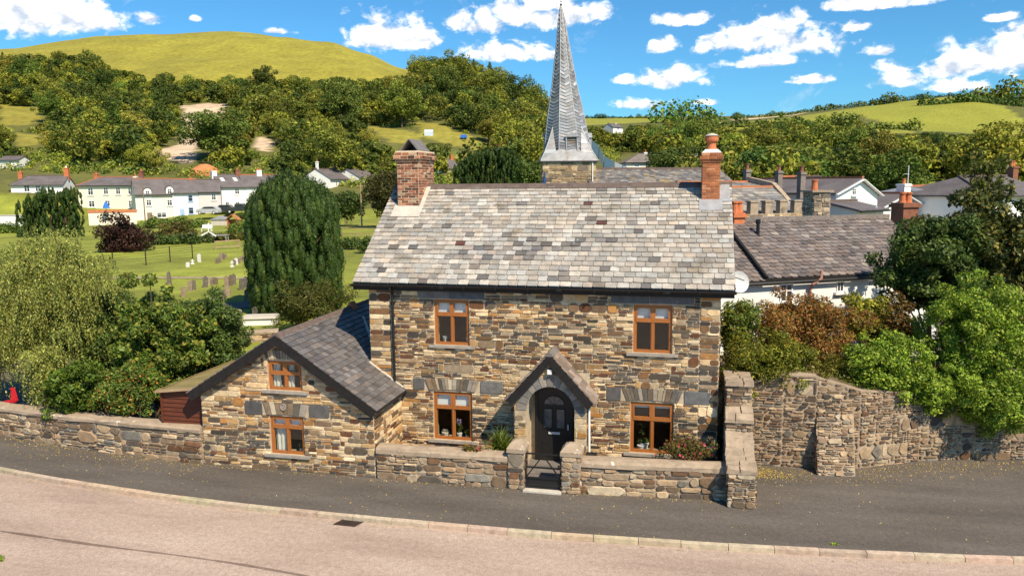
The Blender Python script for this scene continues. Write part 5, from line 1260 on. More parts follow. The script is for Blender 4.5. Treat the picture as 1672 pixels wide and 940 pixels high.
far_window(r, f, 1009, 210, 4, 3); far_chimney(r, f, 1005, 201, 2.2, 3.5, 'white_render', ze)
r, f, ze, zr = far_house('house', 'brown roofed bungalow with a pale chimney just behind the church nave', 'house', (1022, 282, 150), (1060, 280, 150), 8, 266, 252, wall='cream_render', roof='far_slate_warm', hipL=3.0)
far_window(r, f, 1040, 271, 8, 4); far_chimney(r, f, 1054, 249, 5, 4, 'white_render', zr-.7)
r, f, ze, zr = far_house('house', 'grey roofed house glimpsed left of the orange brick chimney', 'house', (1118, 272, 160), (1160, 270, 160), 7, 262, 255)
far_window(r, f, 1130, 268, 5, 4); far_chimney(r, f, 1138, 251, 4, 3.5, 'white_render', zr-.6)
for (px, py, d, lab) in ((10, 259, 175, 'small grey roofed outbuilding with white wall at the foot of the left hill'), (152, 276, 180, 'long low shed roof glimpsed over the cream terrace')):
    r, f, ze, zr = far_house('outbuilding', lab, 'outbuilding', (px-10, py+14, d), (px+22, py+14, d), 4, py+3, py-3)
    far_window(r, f, px+6, py+8, 5, 4)

# --- church
CD = 64.0
ca, cb = at_depth(886, 330, CD), at_depth(973, 330, CD); cz0 = H(ca.x, ca.y); fr = Frame(ca, cb, cz0-.5); TW = fr.L
church = thing('church', 'parish church with a stone tower and a tall silvery spire clad in herringbone lead', 'church', fr.p(TW/2, TW/2, cz0))
zt = on_plane(930, 264, fr.A, fr.n).z; zap = on_plane(919, 8, fr.A+fr.n*TW/2, fr.n).z
mb = MB(); mb.hexa([fr.p(0, 0, cz0-1), fr.p(TW, 0, cz0-1), fr.p(TW, TW, cz0-1), fr.p(0, TW, cz0-1), fr.p(0, 0, zt), fr.p(TW, 0, zt), fr.p(TW, TW, zt), fr.p(0, TW, zt)], mi=1)
PT_ = [(3, (.40, .29, .16)), (3, (.30, .20, .11)), (2, (.22, .16, .10)), (2, (.48, .37, .23)), (1, (.16, .12, .09))]
for O, Uv in ((fr.p(0, 0, 0), fr.u), (fr.p(TW, 0, 0), fr.n), (fr.p(0, TW, 0), -fr.n)):
    masonry(mb, Vector((O.x, O.y, 0)), Uv, Z3, layout(0, zt-4.5, TW, zt-.02, bh=(.3, .5), sw=(.7, 1.6), sh=(.12, .3), sl=(.2, .6)), PT_, jit=.02, joint=.03, proud=(.01, .05))
mb.build('tower', ['rubble', 'mortar_dull'], church)
mb = MB(); mb.hexa([fr.p(-.22, -.22, zt-.02), fr.p(TW+.22, -.22, zt-.02), fr.p(TW+.22, TW+.22, zt-.02), fr.p(-.22, TW+.22, zt-.02), fr.p(-.22, -.22, zt+.06), fr.p(TW+.22, -.22, zt+.06), fr.p(TW+.22, TW+.22, zt+.06), fr.p(-.22, TW+.22, zt+.06)])
mb.build('eaves', 'sill_dark', church)
# octagonal spire growing out of a square skirt, lead sheets laid in herringbone with raised welts
mb = MB(); mr_ = MB(); c = fr.p(TW/2, TW/2, 0); hs = zap-zt; half = TW/2
def spr(t):      # apothem of the octagon at height fraction t
    return half*(np.interp(t, [0, .12, .25, .38, .51, .64, .77, .9, 1.0], [.92, .84, .725, .59, .44, .33, .22, .12, .018]))
def octp(t, k, fx=0.0):
    a = spr(t)/math.cos(math.pi/8); ang = math.pi/8+k*math.pi/4; return Vector((c.x, c.y, zt+.06+hs*t))-fr.u*(.55*t)+(fr.u*math.cos(ang)+fr.n*math.sin(ang))*a
for k in range(8):
    t = 0.0; row = 0
    while t < .985:
        dt = .017+.012*t; t2 = min(t+dt, .99)
        A0, B0, A1, B1 = octp(t, k), octp(t, k+1), octp(t2, k), octp(t2, k+1)
        M0, M1 = (A0+B0)/2, (A1+B1)/2; sk = dt*hs*.9*(1 if row % 1 == 0 else -1); up = (A1-A0).normalized()
        nrm = ((B0-A0).cross(A1-A0)).normalized()
        g = lambda: pick([(4, (.26, .26, .27)), (3, (.32, .32, .33)), (2, (.20, .20, .215)), (.8, (.40, .39, .38)), (.6, (.18, .145, .12))])
        j = U(.000, .02); j2 = U(0, .02)
        mb.face([A0+nrm*j, M0-up*sk*.8+nrm*.03, M1-up*sk*.8+nrm*.005, A1], g()); mb.face([M0-up*sk*.8+nrm*.03, B0+nrm*j2, B1, M1-up*sk*.8+nrm*.005], g())
        mr_.bar(A0+nrm*.02, M0-up*sk*.8+nrm*.04, .025, .03); mr_.bar(M0-up*sk*.8+nrm*.04, B0+nrm*.02, .025, .03)
        t = t2; row += 1
    P = [octp(x, k) for x in np.linspace(0, .99, 24)]
    mr_.tube([p+(p-Vector((c.x, c.y, p.z))).normalized()*.01 for p in P], .035, 5)
# broaches at the four corners and the flared skirt
for (sx, sy) in ((-1, -1), (1, -1), (1, 1), (-1, 1)):
    e = half+.16; cor = fr.p(half+sx*e, half+sy*e, zt+.07); k = {(1, 1): 0, (-1, 1): 2, (-1, -1): 4, (1, -1): 6}[(sx, sy)]
    a, b = octp(.0, k), octp(.0, k+1); top = (octp(.22, k)+octp(.22, k+1))/2
    a2 = fr.p(half+sx*e, half+sy*e*.40, zt+.07); b2 = fr.p(half+sx*e*.40, half+sy*e, zt+.07)
    n_ = 7
    for q in (a2, b2):
        for i in range(n_):
            t0, t1 = i/n_, (i+1)/n_; bulge = lambda t: Vector((0, 0, -.22*math.sin(math.pi*t)))
            p0, p1 = cor.lerp(top, t0)+bulge(t0), cor.lerp(top, t1)+bulge(t1); q0, q1 = q.lerp(top, t0)+bulge(t0), q.lerp(top, t1)+bulge(t1)
            col = pick([(3, (.29, .29, .30)), (2, (.35, .35, .36)), (2, (.23, .23, .24))]); f_ = [p0, q0, q1, p1]
            nn = (q0-p0).cross(p1-p0)
            if nn.dot(p0-Vector((c.x, c.y, p0.z))) < 0: f_ = f_[::-1]
            mb.face(f_, col); mr_.bar(p0, q0, .025, .03)
    mr_.tube([cor.lerp(top, t)+Vector((0, 0, -.22*math.sin(math.pi*t)+.02)) for t in np.linspace(0, 1, 8)], .035, 5)
for k, (s0, s1) in enumerate((((-1, -1), (1, -1)), ((1, -1), (1, 1)), ((1, 1), (-1, 1)), ((-1, 1), (-1, -1)))):
    e = half+.16; q0 = fr.p(half+s0[0]*e, half+s0[1]*e, zt+.07); q1 = fr.p(half+s1[0]*e, half+s1[1]*e, zt+.07)
    kk = [5, 7, 1, 3][k]; a, b = octp(.075, kk), octp(.075, kk+1); mb.face([q0, q1, b, a], (.27, .27, .28))
mat('lead_sheet', None, .5, .32, 1.4, 9, bump=.3, bscale=12, fine=.14, spec=.4, metal=.2, spots=[((.17, .13, .10), 1.6, .60, .76), ((.20, .20, .205), .9, .5, .8)])
sp_ = mb.build('spire', 'lead_sheet', church); mr_.build('seams', 'lead', sp_)
# louvred openings low on the spire
for k, ang in ((0, -math.pi/2), (1, 0), (2, math.pi)):
    dv = fr.u*math.cos(ang)+fr.n*math.sin(ang); tv = Vector((-dv.y, dv.x, 0)); o = Vector((c.x, c.y, zt+.06+hs*.055))+dv*(half*.86); w = .40; h = 1.25
    if k == 0: o += tv*.22
    mb = MB(); P = lambda a, n, z: o+tv*a+dv*n+Z3*z
    bx = lambda a, b, n0, n1, z0, z1, m=mb: m.hexa([P(a, n0, z0), P(b, n0, z0), P(b, n1, z0), P(a, n1, z0), P(a, n0, z1), P(b, n0, z1), P(b, n1, z1), P(a, n1, z1)])
    bx(-w-.10, -w, -.9, .10, 0, h); bx(w, w+.10, -.9, .10, 0, h); bx(-w-.10, w+.10, -.9, .12, -.1, 0); bx(-w, w, -.9, -.1, 0, h)
    mb.prism([P(-w-.2, .16, h), P(w+.2, .16, h), P(0, .16, h+.42)], -dv*1.3)
    d = mb.build('dormer', 'lead', church); mb = MB()
    for i in range(8):
        z = .03+i*h/8; mb.hexa([P(-w, .02, z), P(w, .02, z), P(w, -.1, z+.1), P(-w, -.1, z+.1), P(-w, .02, z+.035), P(w, .02, z+.035), P(w, -.1, z+.135), P(-w, -.1, z+.135)])
    mb.build('louvre', 'wood_post', d)
c = c-fr.u*.55; mb = MB()
mb.tube([(c.x, c.y, zap-.35), (c.x, c.y, zap+.9)], .03, 6); mb.lathe((c.x, c.y, zap-.15), [(.03, 0), (.11, .08), (.11, .16), (.03, .24)], 10); mb.lathe((c.x, c.y, zap+.2), [(.03, 0), (.07, .05), (.03, .1)], 10); mb.build('finial', 'black_paint', church)
mb = MB(); q = fr.p(TW-.30, -.08, 0); mb.tube([Vector((q.x, q.y, zt-.02)), Vector((q.x, q.y, cz0))], .05, 6); mb.build('downpipe', 'white_paint', church)
# nave
na, nb = at_depth(976, 330, 62), at_depth(1215, 330, 66); fn = Frame(na, nb, cz0-.5); ze = on_plane(976, 318, fn.A, fn.n).z; zr = on_plane(1050, 278, fn.A+fn.n*4, fn.n).z; L = fn.L
mb = MB(); mb.prism([fn.p(0, 0, cz0-1), fn.p(0, 8, cz0-1), fn.p(0, 8, ze), fn.p(0, 4, zr-.1), fn.p(0, 0, ze)], fn.u*L); mb.build('nave', 'mortar_dull', church)
mb = MB(); s = (zr-ze)/4; d = (fn.n+Z3*s).normalized()
slates(mb, fn.p(0, -.3, ze-.3*s+.1), fn.u, d, L, math.hypot(4.3, 4.3*s), 20, .42, [(3, (.17, .155, .145)), (2, (.22, .20, .185)), (2, (.13, .12, .115)), (1, (.28, .24, .20)), (.3, (.36, .26, .10))], th=.02)
for a, b in ((-.3, 4), (8.3, 4)): mb.prism([fn.p(0, a, ze-.3*s), fn.p(L, a, ze-.3*s), fn.p(L, b, zr), fn.p(0, b, zr)], (0, 0, .09), (.15, .13, .12))
mb.build('nave_roof', 'slate_grey', church)
mb = MB(); mb.bar(fn.p(0, 4, zr+.14), fn.p(L, 4, zr+.14), .3, .2); mb.build('ridge_tile', 'ridge_tile', church)
# blue parasol folded beside the tower
q = at_depth(889, 303, 58); zq = H(q.x, q.y); t = thing('parasol', 'folded blue parasol standing against the left side of the church tower', 'parasol', (q.x, q.y, zq)); zt2 = on_plane(889, 280, q, FH).z
mb = MB(); mb.tube([(q.x, q.y, zq), (q.x, q.y, zt2)], .03, 6); mb.build('pole', 'wood_post', t)
mat('blue_cloth', (.02, .06, .16), .8, .2, 6, 4)
mb = MB(); mb.lathe((q.x, q.y, zt2-1.7), [(.20, 0), (.22, .1), (.16, .8), (.07, 1.5), (.02, 1.7)], 9); mb.build('canopy', 'blue_cloth', t)

# --- long slate roofed white house on the right
la, lb = at_depth(1246, 540, 27.0), at_depth(1500, 540, 28.9); fl = Frame(la, lb, H(la.x, la.y)); z0 = fl.A.z
ze = on_plane(1246, 490, fl.A, fl.n).z; LD = 5.6
zr = on_plane(1213, 364, fl.A+fl.n*LD/2, fl.n).z; zed = on_plane(1253, 460, fl.A-fl.n*.14, fl.n).z; ze = zed+.14*(zr-zed)/(LD/2+.14)
lng = thing('house', 'long white house with a brown grey slate roof right beside the stone cottage', 'house', fl.p(fl.L/2, 0, z0))
L = fl.L+.8; mb = MB(); mb.prism([fl.p(-2.6, 0, -.5), fl.p(-2.6, LD, -.5), fl.p(-2.6, LD, ze), fl.p(-2.6, LD/2, zr-.1), fl.p(-2.6, 0, ze)], fl.u*(L+2.6)); mb.build('wall', 'white_render', lng)
s = (zr-ze)/(LD/2); d = (fl.n+Z3*s).normalized(); OV = .14; SL = math.hypot(LD/2+OV, (LD/2+OV)*s)
PB = [(4, (.175, .142, .128)), (3, (.145, .118, .108)), (2, (.205, .168, .15)), (1.2, (.12, .10, .094)), (.6, (.25, .21, .18))]
ms = MB(); slates(ms, fl.p(0, -OV, ze-OV*s+.10), fl.u, d, L, SL, 17, .33, PB, th=.022, tail=.32, jit=.15)
slates(ms, fl.p(-2.6, -OV, ze-OV*s+.02), fl.u, d, 2.58, SL*.86, 14, .33, PB, th=.022, tail=.32, jit=.15)
mb = MB()
for a, b in ((-OV, LD/2), (LD+OV, LD/2)): mb.prism([fl.p(-.05, a, ze-OV*s), fl.p(L, a, ze-OV*s), fl.p(L, b, zr), fl.p(-.05, b, zr)], (0, 0, .09))
mb.prism([fl.p(-2.6, -OV, ze-OV*s-.08), fl.p(-.05, -OV, ze-OV*s-.08), fl.p(-.05, LD/2, zr-.08), fl.p(-2.6, LD/2, zr-.08)], (0, 0, .09))
mb.build('roof', 'black_board', lng); ms.build('slate_covering', 'slate_grey', lng)
mb = MB(); mb.bar(fl.p(-.04, -OV-.04, ze-OV*s+.16), fl.p(-.04, LD/2, zr+.16), .10, .09); mb.build('verge', 'black_board', lng)
mb = MB(); mb.bar(fl.p(-.1, LD/2, zr+.13), fl.p(L, LD/2, zr+.13), .28, .16); mb.build('ridge_tile', 'far_slate_warm', lng)
mb = MB(); mb.tube([fl.p(-2.6, -OV-.07, ze-OV*s-.06), fl.p(L, -OV-.07, ze-OV*s+.0)], .06, 8); mb.build('gutter', 'black_paint', lng)
far_window(lng, fl, 1371, 468, 13, 16, bars=1); far_window(lng, fl, 1283, 478, 24, 30, bars=1)
u, z = fl.uz(1371, 481); mb = MB(); mb.hexa([fl.p(u-.24, -.1, z-.03), fl.p(u+.24, -.1, z-.03), fl.p(u+.24, .02, z-.03), fl.p(u-.24, .02, z-.03), fl.p(u-.24, -.1, z+.05), fl.p(u+.24, -.1, z+.05), fl.p(u+.24, .02, z+.05), fl.p(u-.24, .02, z+.05)])
mb.build('sill', 'terracotta_dark', lng)
mb = MB(); P = [fl.p(fl.uz(x, y, n)[0], n, fl.uz(x, y, n)[1]) for x, y, n in ((1342, 442, -.0), (1341, 455, -.22), (1327, 464, -.22), (1323, 472, -.06), (1323, 510, -.06))]; mat('pipe_pink', (.30, .14, .11), .7, .15, 4, 4); mb.tube(P, .05, 8); mb.build('downpipe', 'pipe_pink', lng)
mb = MB(); zz = ze+s*2.0; u, _ = fl.uz(1237, 390, 2.0); mb.lathe(fl.p(u, 2.0, zz), [(.13, .04), (.07, .12), (.06, .50), (.09, .52), (.09, .66), (.05, .68)], 10); mb.build('vent_pipe', 'plastic_black', lng)
far_chimney(lng, fl, 1203, 347, 19, LD/2, 'terracotta', zr-.9, pots=2); far_chimney(lng, fl, 1478, 331, 30, LD/2, 'terracotta_dark', zr-.6, pots=2)
# --- battlemented hall
ba, bb = at_depth(1196, 372, 46), at_depth(1312, 372, 48); fb = Frame(ba, bb, H(ba.x, ba.y)); 
hall = thing('hall', 'old stone hall with a battlemented parapet in front of its grey slate roof', 'hall', fb.p(fb.L/2, 0, fb.A.z)); L = fb.L
zp = on_plane(1250, 349, fb.A, fb.n).z; mw = L/9.0; mb = MB(); mb.hexa([fb.p(0, 0, -.5), fb.p(L, 0, -.5), fb.p(L, .4, -.5), fb.p(0, .4, -.5), fb.p(0, 0, zp), fb.p(L, 0, zp), fb.p(L, .4, zp), fb.p(0, .4, zp)], mi=1)
masonry(mb, Vector((fb.A.x, fb.A.y, 0)), fb.u, Z3, layout(0, zp-2.5, L, zp-.02, bh=(.25, .45), sh=(.1, .25), sl=(.2, .6)), PT_, joint=.03, proud=(.01, .04))
mb.build('wall', ['rubble', 'mortar_dull'], hall)
mb = MB(); zb = on_plane(1250, 330, fb.A, fb.n).z
for k in range(5):
    u0 = mw*.3+k*mw*1.85; bx = lambda a, b, n0, n1, c_, d_: mb.hexa([fb.p(a, n0, c_), fb.p(b, n0, c_), fb.p(b, n1, c_), fb.p(a, n1, c_), fb.p(a, n0, d_), fb.p(b, n0, d_), fb.p(b, n1, d_), fb.p(a, n1, d_)])
    bx(u0, u0+mw*.95, 0, .38, zp, zb); bx(u0-.05, u0+mw*.95+.05, -.05, .43, zb, zb+.09)
bx(0, L, -.06, .44, zp-.25, zp-.17)
mb.build('battlement', 'mortar_dull', hall)
mb = MB(); u, z = fb.uz(1255, 357)
for k in range(7): a = u-.42+k*.13; mb.hexa([fb.p(a, -.03, z-.25), fb.p(a+.05, -.03, z-.25), fb.p(a+.05, .03, z-.25), fb.p(a, .03, z-.25), fb.p(a, -.03, z+.2), fb.p(a+.05, -.03, z+.2), fb.p(a+.05, .03, z+.2), fb.p(a, .03, z+.2)])
mb.build('louvre', 'cream_render', hall)
zr1 = on_plane(1250, 306, fb.A+fb.n*3.4, fb.n).z; zr2 = on_plane(1250, 297, fb.A+fb.n*6, fb.n).z; mb = MB(); PH = [(3, (.20, .185, .175)), (2, (.25, .225, .20)), (2, (.16, .148, .14)), (1, (.31, .27, .22))]
d1 = (fb.n*3.2+Z3*(zr1-zp+.35)); slates(mb, fb.p(0, .3, zp-.3), fb.u, d1.normalized(), L+.5, d1.length, 12, .45, PH, th=.02)
mb.prism([fb.p(0, .3, zp-.42), fb.p(L+.5, .3, zp-.42), fb.p(L+.5, 3.5, zr1-.1), fb.p(0, 3.5, zr1-.1)], (0, 0, .09), (.15, .13, .12))
d2 = (fb.n*2.4+Z3*(zr2-zr1+.05)); slates(mb, fb.p(0, 3.6, zr1-.05), fb.u, d2.normalized(), L+.4, d2.length, 5, .45, PH, th=.02)
mb.prism([fb.p(0, 3.6, zr1-.2), fb.p(L+.4, 3.6, zr1-.2), fb.p(L+.4, 6, zr2-.15), fb.p(0, 6, zr2-.15)], (0, 0, .09), (.15, .13, .12)); mb.prism([fb.p(0, 6, zr2-.15), fb.p(L+.4, 6, zr2-.15), fb.p(L+.4, 10, zp), fb.p(0, 10, zp)], (0, 0, .09), (.15, .13, .12))
mb.build('roof', 'slate_grey', hall)
mb = MB(); mb.bar(fb.p(0, 3.5, zr1+.05), fb.p(L+.4, 3.5, zr1+.05), .25, .15); mb.bar(fb.p(0, 6, zr2+.03), fb.p(L+.4, 6, zr2+.03), .25, .15); mb.build('ridge_tile', 'ridge_red', hall)
mb = MB(); mb.prism([fb.p(L+.4, .3, zp-.5), fb.p(L+.4, 3.5, zr1+.3), fb.p(L+.4, 6, zr2+.35), fb.p(L+.4, 10, zp), fb.p(L+.4, 10, -.5), fb.p(L+.4, .3, -.5)], fb.u*.35); mb.build('gable', 'mortar_dull', hall)
for px, yt, w in ((1220, 277, 9), (1272, 279, 9), (1309, 281, 10)): far_chimney(hall, fb, px, yt, w, 7.5 if px < 1300 else 5.5, 'far_slate_warm', zr2-1.2, pots=1, pot_m='terracotta_dark')
# --- square stone stack
sa, sb = at_depth(1327, 372, 36.5), at_depth(1352, 372, 36.5); fs = Frame(sa, sb, 0.3); zs = on_plane(1340, 314, fs.A, fs.n).z
st = thing('stone_stack', 'square rubble stone chimney stack with a flat slab top and an orange pot', 'chimney stack', fs.p(fs.L/2, .6, H(sa.x, sa.y))); mb = MB(); L = fs.L*1.05; sx = 1.35
mb.hexa([fs.p(0, 0, -.3), fs.p(L, 0, -.3), fs.p(L, sx, -.3), fs.p(0, sx, -.3), fs.p(0, 0, zs), fs.p(L, 0, zs), fs.p(L, sx, zs), fs.p(0, sx, zs)], mi=1)
for O, Uv, LL in ((fs.p(0, 0, 0), fs.u, L), (fs.p(0, sx, 0), -fs.n, sx), (fs.p(L, 0, 0), fs.n, sx)): masonry(mb, Vector((O.x, O.y, 0)), Uv, Z3, layout(0, zs-2.4, LL, zs, sh=(.05, .14), sl=(.15, .45), sw=(.3, .7)), [(3, (.42, .33, .23)), (2, (.30, .23, .165)), (2, (.52, .43, .31)), (1, (.18, .14, .11))], joint=.02, jit=.015, proud=(.015, .05))
mb.build('shaft', ['rubble', 'mortar_dull'], st); mb = MB(); mb.hexa([fs.p(-.12, -.12, zs), fs.p(L+.12, -.12, zs), fs.p(L+.12, sx+.12, zs), fs.p(-.12, sx+.12, zs), fs.p(-.12, -.12, zs+.09), fs.p(L+.12, -.12, zs+.09), fs.p(L+.12, sx+.12, zs+.09), fs.p(-.12, sx+.12, zs+.09)]); mb.build('slab', 'coping', st)
mb = MB(); mb.lathe(fs.p(L*.35, sx/2, zs+.09), [(.17, 0), (.15, .1), (.13, .42), (.16, .44), (.16, .5), (.1, .51)], 12); mb.build('chimney_pot', 'terracotta', st)
# --- white gabled houses behind: gable faces the viewer
def gable_house(name, label, pxL, pxR, yb, d, dR, apx, apy, yL, yR, length, wall='white_render', roof='far_slate', ridge='ridge_red', wins=(), verge='white_paint'):
    a = at_depth(pxL, yb, d); b = at_depth(pxR, yb, dR); fr = Frame(a, b, a.z); root = thing(name, label, 'house', fr.p(fr.L/2, 0, H(a.x, a.y)))
    zl = fr.uz(pxL, yL)[1]; zr_ = fr.uz(pxR, yR)[1]; ua, za = fr.uz(apx, apy); L = fr.L; mb = MB()
    mb.prism([fr.p(0, 0, -.5), fr.p(L, 0, -.5), fr.p(L, 0, zr_), fr.p(ua, 0, za-.06), fr.p(0, 0, zl)], fr.n*length); mb.build('wall', wall, root)
    mb = MB(); mv = MB(); e = .25
    for (u0, z0_) in ((0, zl), (L, zr_)):
        sg = (za-z0_)/(ua-u0); ue = u0-e*(1 if u0 == 0 else -1); zee = z0_-abs(sg)*e
        mb.prism([fr.p(ue, -.2, zee), fr.p(ua, -.2, za), fr.p(ua, length, za), fr.p(ue, length, zee)], (0, 0, .12)); mv.bar(fr.p(ue, -.23, zee+.0), fr.p(ua, -.23, za+.0), .05, .28, upv=fr.n)
    mb.build('roof', roof, root); mv.build('bargeboard', verge, root)
    mb = MB(); mb.bar(fr.p(ua, -.2, za+.16), fr.p(ua, length, za+.16), .24, .14); mb.build('ridge_tile', ridge, root)
    for w in wins: far_window(root, fr, *w)
    return root, fr, za
r, f, za = gable_house('house', 'white house with its gable and small four pane window facing, behind the stone stack', 1362, 1430, 372, 54, 56.5, 1405, 293, 316, 317, 9, wins=[(1394, 313, 10, 11)])
# its lower cross range with a dormer runs to the left
r2, f2, ze, zr = far_house('house', 'low white range with a grey dormer between the stone stack and the white gable', 'house', (1305, 372, 64), (1375, 372, 66), 6, 312, 291, ridge='ridge_red')
u, z = f2.uz(1338, 301, -.2); mb = MB(); mb.prism([f2.p(u-.55, -.2, z-1.2), f2.p(u+.55, -.2, z-1.2), f2.p(u+.55, -.2, z+.1), f2.p(u, -.2, z+.6), f2.p(u-.55, -.2, z+.1)], f2.n*2.5); d = mb.build('dormer', 'white_render', r2)
mb = MB()
for sg in (-1, 1): mb.prism([f2.p(u+sg*.75, -.35, z-.05), f2.p(u, -.35, z+.66), f2.p(u, 2.5, z+.66), f2.p(u+sg*.75, 2.5, z-.05)], (0, 0, .08))
mb.build('dormer_roof', 'far_slate', d); far_window(r2, f2, 1338, 303, 7, 9, n=-.22)
r, f, za = gable_house('house', 'white house with a square white chimney and a mast on its gable', 1412, 1500, 372, 60, 63, 1476, 318, 354, 334, 5.5, wins=[(1490, 328, 5, 5)])
far_chimney(r, f, 1476, 300, 16, .6, 'white_render', za-.6); u, z = f.uz(1484, 270, .6); mb = MB(); mb.tube([f.p(u, .6, za-.5), f.p(u, .6, z)], .035, 6); mb.tube([f.p(u-.5, .6, z-.7), f.p(u+.1, .6, z-.7)], .02, 5); mb.build('mast', 'metal_pale', r)
r, f, ze, zr = far_house('house', 'small cream lean-to house front with an arched doorway below the white gable', 'house', (1397, 372, 49), (1441, 372, 51), 4, 346, 330, wall='cream_render')
far_window(r, f, 1430, 341, 5, 8); u, z = f.uz(1421, 358); mb = MB(); mb.prism([f.p(u-.25+.0, -.03, z-1), f.p(u+.25, -.03, z-1), f.p(u+.25, -.03, z), f.p(u, -.03, z+.35), f.p(u-.25, -.03, z)], f.n*.05); mb.build('doorway', 'terracotta_dark', r)
r, f, ze, zr = far_house('house', 'pale blue gabled house with a grey roof and orange ridge behind the right hand tree', 'house', (1548, 350, 62), (1612, 346, 70), 6.5, 322, 304, ridge='ridge_red', verge='white_paint')
far_window(r, f, 1578, 330, 8, 8); far_chimney(r, f, 1601, 291, 9, 3.2, 'terracotta_dark', zr-.7)
r, f, ze, zr = far_house('house', 'house with a large plain grey roof and brick chimney at the right edge', 'house', (1612, 350, 58), (1720, 345, 62), 8, 322, 290, hipL=2.6)
far_window(r, f, 1650, 336, 10, 10); far_chimney(r, f, 1653, 271, 14, 4, 'terracotta_dark', zr-.8, pots=2)
# satellite dish on the cottage gable
t = thing('satellite_dish', 'small pale satellite dish fixed under the right hand verge of the cottage', 'satellite dish', (9.35, .6, 4.5))
mb = MB(); c = Vector((9.62, .35, 4.86)); ax = Vector((.45, -.85, .25)).normalized(); e1 = ax.orthogonal().normalized(); e2 = ax.cross(e1)
rings = [[c+ax*(.10*(q/.27)**2)+(e1*math.cos(2*math.pi*i/20)+e2*math.sin(2*math.pi*i/20))*q for i in range(20)] for q in (.03, .12, .2, .27)]
for a, b in zip(rings, rings[1:]):
    for i in range(20): mb.face([a[i], a[(i+1) % 20], b[(i+1) % 20], b[i]]); mb.face([x-ax*.012 for x in (b[i], b[(i+1) % 20], a[(i+1) % 20], a[i])])
mb.face(rings[0]); mb.build('dish', 'metal_pale', t)
mb = MB(); mb.tube([(9.22, .75, 4.62), (9.5, .7, 4.62), c-ax*.02], .018, 6); mb.tube([c-e2*.2, c+ax*.33], .012, 5); mb.build('bracket', 'plastic_black', t)

# ------------------------------------------------------------------ churchyard
PGV = [(3, (.16, .125, .09)), (3, (.21, .165, .115)), (2, (.12, .10, .075)), (1, (.26, .20, .14))]
def headstone(px, yb, hpx, wpx, kind='round', col=None, label=None, group=None, lean=0.0):
    p = ground_at(px, yb)
    if p is None: return
    d = (p-CAM).dot(FW); h = hpx*d/FPX; w = max(wpx*d/FPX, .28); t = .11; mb = MB(); c = col or pick(PGV)
    ang = YAW+U(-.5, .1)+.35; u = Vector((math.cos(ang), math.sin(ang), 0)); n = Vector((-u.y, u.x, 0)); ln = Vector((U(-.05, .05)+lean, U(-.06, .06), 0))
    if kind == 'round': pts = [(-w/2, -.2), (w/2, -.2), (w/2, h-w*.35)]+[(w/2*math.cos(math.pi*i/8), h-w*.35+w*.35*math.sin(math.pi*i/8)) for i in range(1, 8)]+[(-w/2, h-w*.35)]
    elif kind == 'point': pts = [(-w/2, -.2), (w/2, -.2), (w/2, h-w*.5), (0, h), (-w/2, h-w*.5)]
    elif kind == 'shoulder': pts = [(-w/2, -.2), (w/2, -.2), (w/2, h*.84), (w*.28, h*.88), (w*.2, h*.96), (0, h), (-w*.2, h*.96), (-w*.28, h*.88), (-w/2, h*.84)]
    elif kind == 'cross': q = w*.16; pts = [(-q, -.2), (q, -.2), (q, h*.6), (w/2, h*.6), (w/2, h*.75), (q, h*.75), (q, h), (-q, h), (-q, h*.75), (-w/2, h*.75), (-w/2, h*.6), (-q, h*.6)]
    else: pts = [(-w/2, -.2), (w/2, -.2), (w*.28, h*.9), (0, h), (-w*.28, h*.9)]; t = w*.8
    mb.prism([p+u*a+Z3*b+ln*b-n*t/2 for a, b in pts], n*t, c)
    if kind in ('cross', 'obelisk'): mb.hexa([p+u*a+n*b-Z3*.1 for a, b in ((-w*.5, -w*.4), (w*.5, -w*.4), (w*.5, w*.4), (-w*.5, w*.4))]+[p+u*a+n*b+Z3*.14 for a, b in ((-w*.45, -w*.36), (w*.45, -w*.36), (w*.45, w*.36), (-w*.45, w*.36))], c)
    o = mb.build('headstone', 'grave', None, loc=p); tag(o, label, 'headstone', group); return o
zx = lambda x: 180+x/5.223
zy = lambda y: 380+y/5.223
WH = (.62, .60, .56)
MID = 'rounded grey slate headstone in the middle row of the churchyard'; MG = 'middle row of grey headstones'
for (x, y0, y1, w, k) in ((680, 408, 498, 26, 'round'), (712, 402, 488, 28, 'round'), (626, 455, 545, 20, 'round'), (845, 395, 442, 22, 'round'), (880, 378, 442, 17, 'round'), (898, 378, 442, 17, 'round'), (1120, 390, 486, 24, 'round'), (1002, 455, 545, 26, 'round'), (965, 480, 570, 28, 'round'), (895, 505, 580, 28, 'round')):
    headstone(zx(x), zy(y1), (y1-y0)/5.223, w/5.223, k, None, MID, MG)
MG2 = 'tall shouldered headstones along the churchyard'
for (x, y0, y1, w, k) in ((810, 366, 465, 26, 'shoulder'), (993, 362, 458, 24, 'shoulder'), (1025, 356, 452, 25, 'shoulder'), (1053, 345, 442, 28, 'shoulder'), (1158, 370, 470, 25, 'shoulder')):
    headstone(zx(x), zy(y1), (y1-y0)/5.223, w/5.223, k, None, 'tall shouldered grey headstone standing in the sunlit middle churchyard', MG2)
headstone(zx(505), zy(440), 22, 5, 'obelisk', (.16, .13, .10), 'slender stone obelisk above the dark shrubs in the churchyard')
headstone(zx(1167), zy(576), 20, 5.5, 'point', (.15, .135, .11), 'pointed dark headstone close to the left of the big yew')
headstone(zx(1211), zy(546), 16, 5, 'round', (.42, .17, .08), 'reddish brown headstone beside the big yew')
headstone(zx(866), zy(560), 14, 3, 'cross', WH, 'small white cross among grey headstones in the middle churchyard')
headstone(zx(992), zy(695), 16, 4, 'shoulder', (.05, .05, .052), 'black polished headstone on the edge of the churchyard path')
headstone(zx(1100), zy(800), 29, 5.5, 'round', (.30, .25, .18), 'tall pale brown headstone in front of the path')
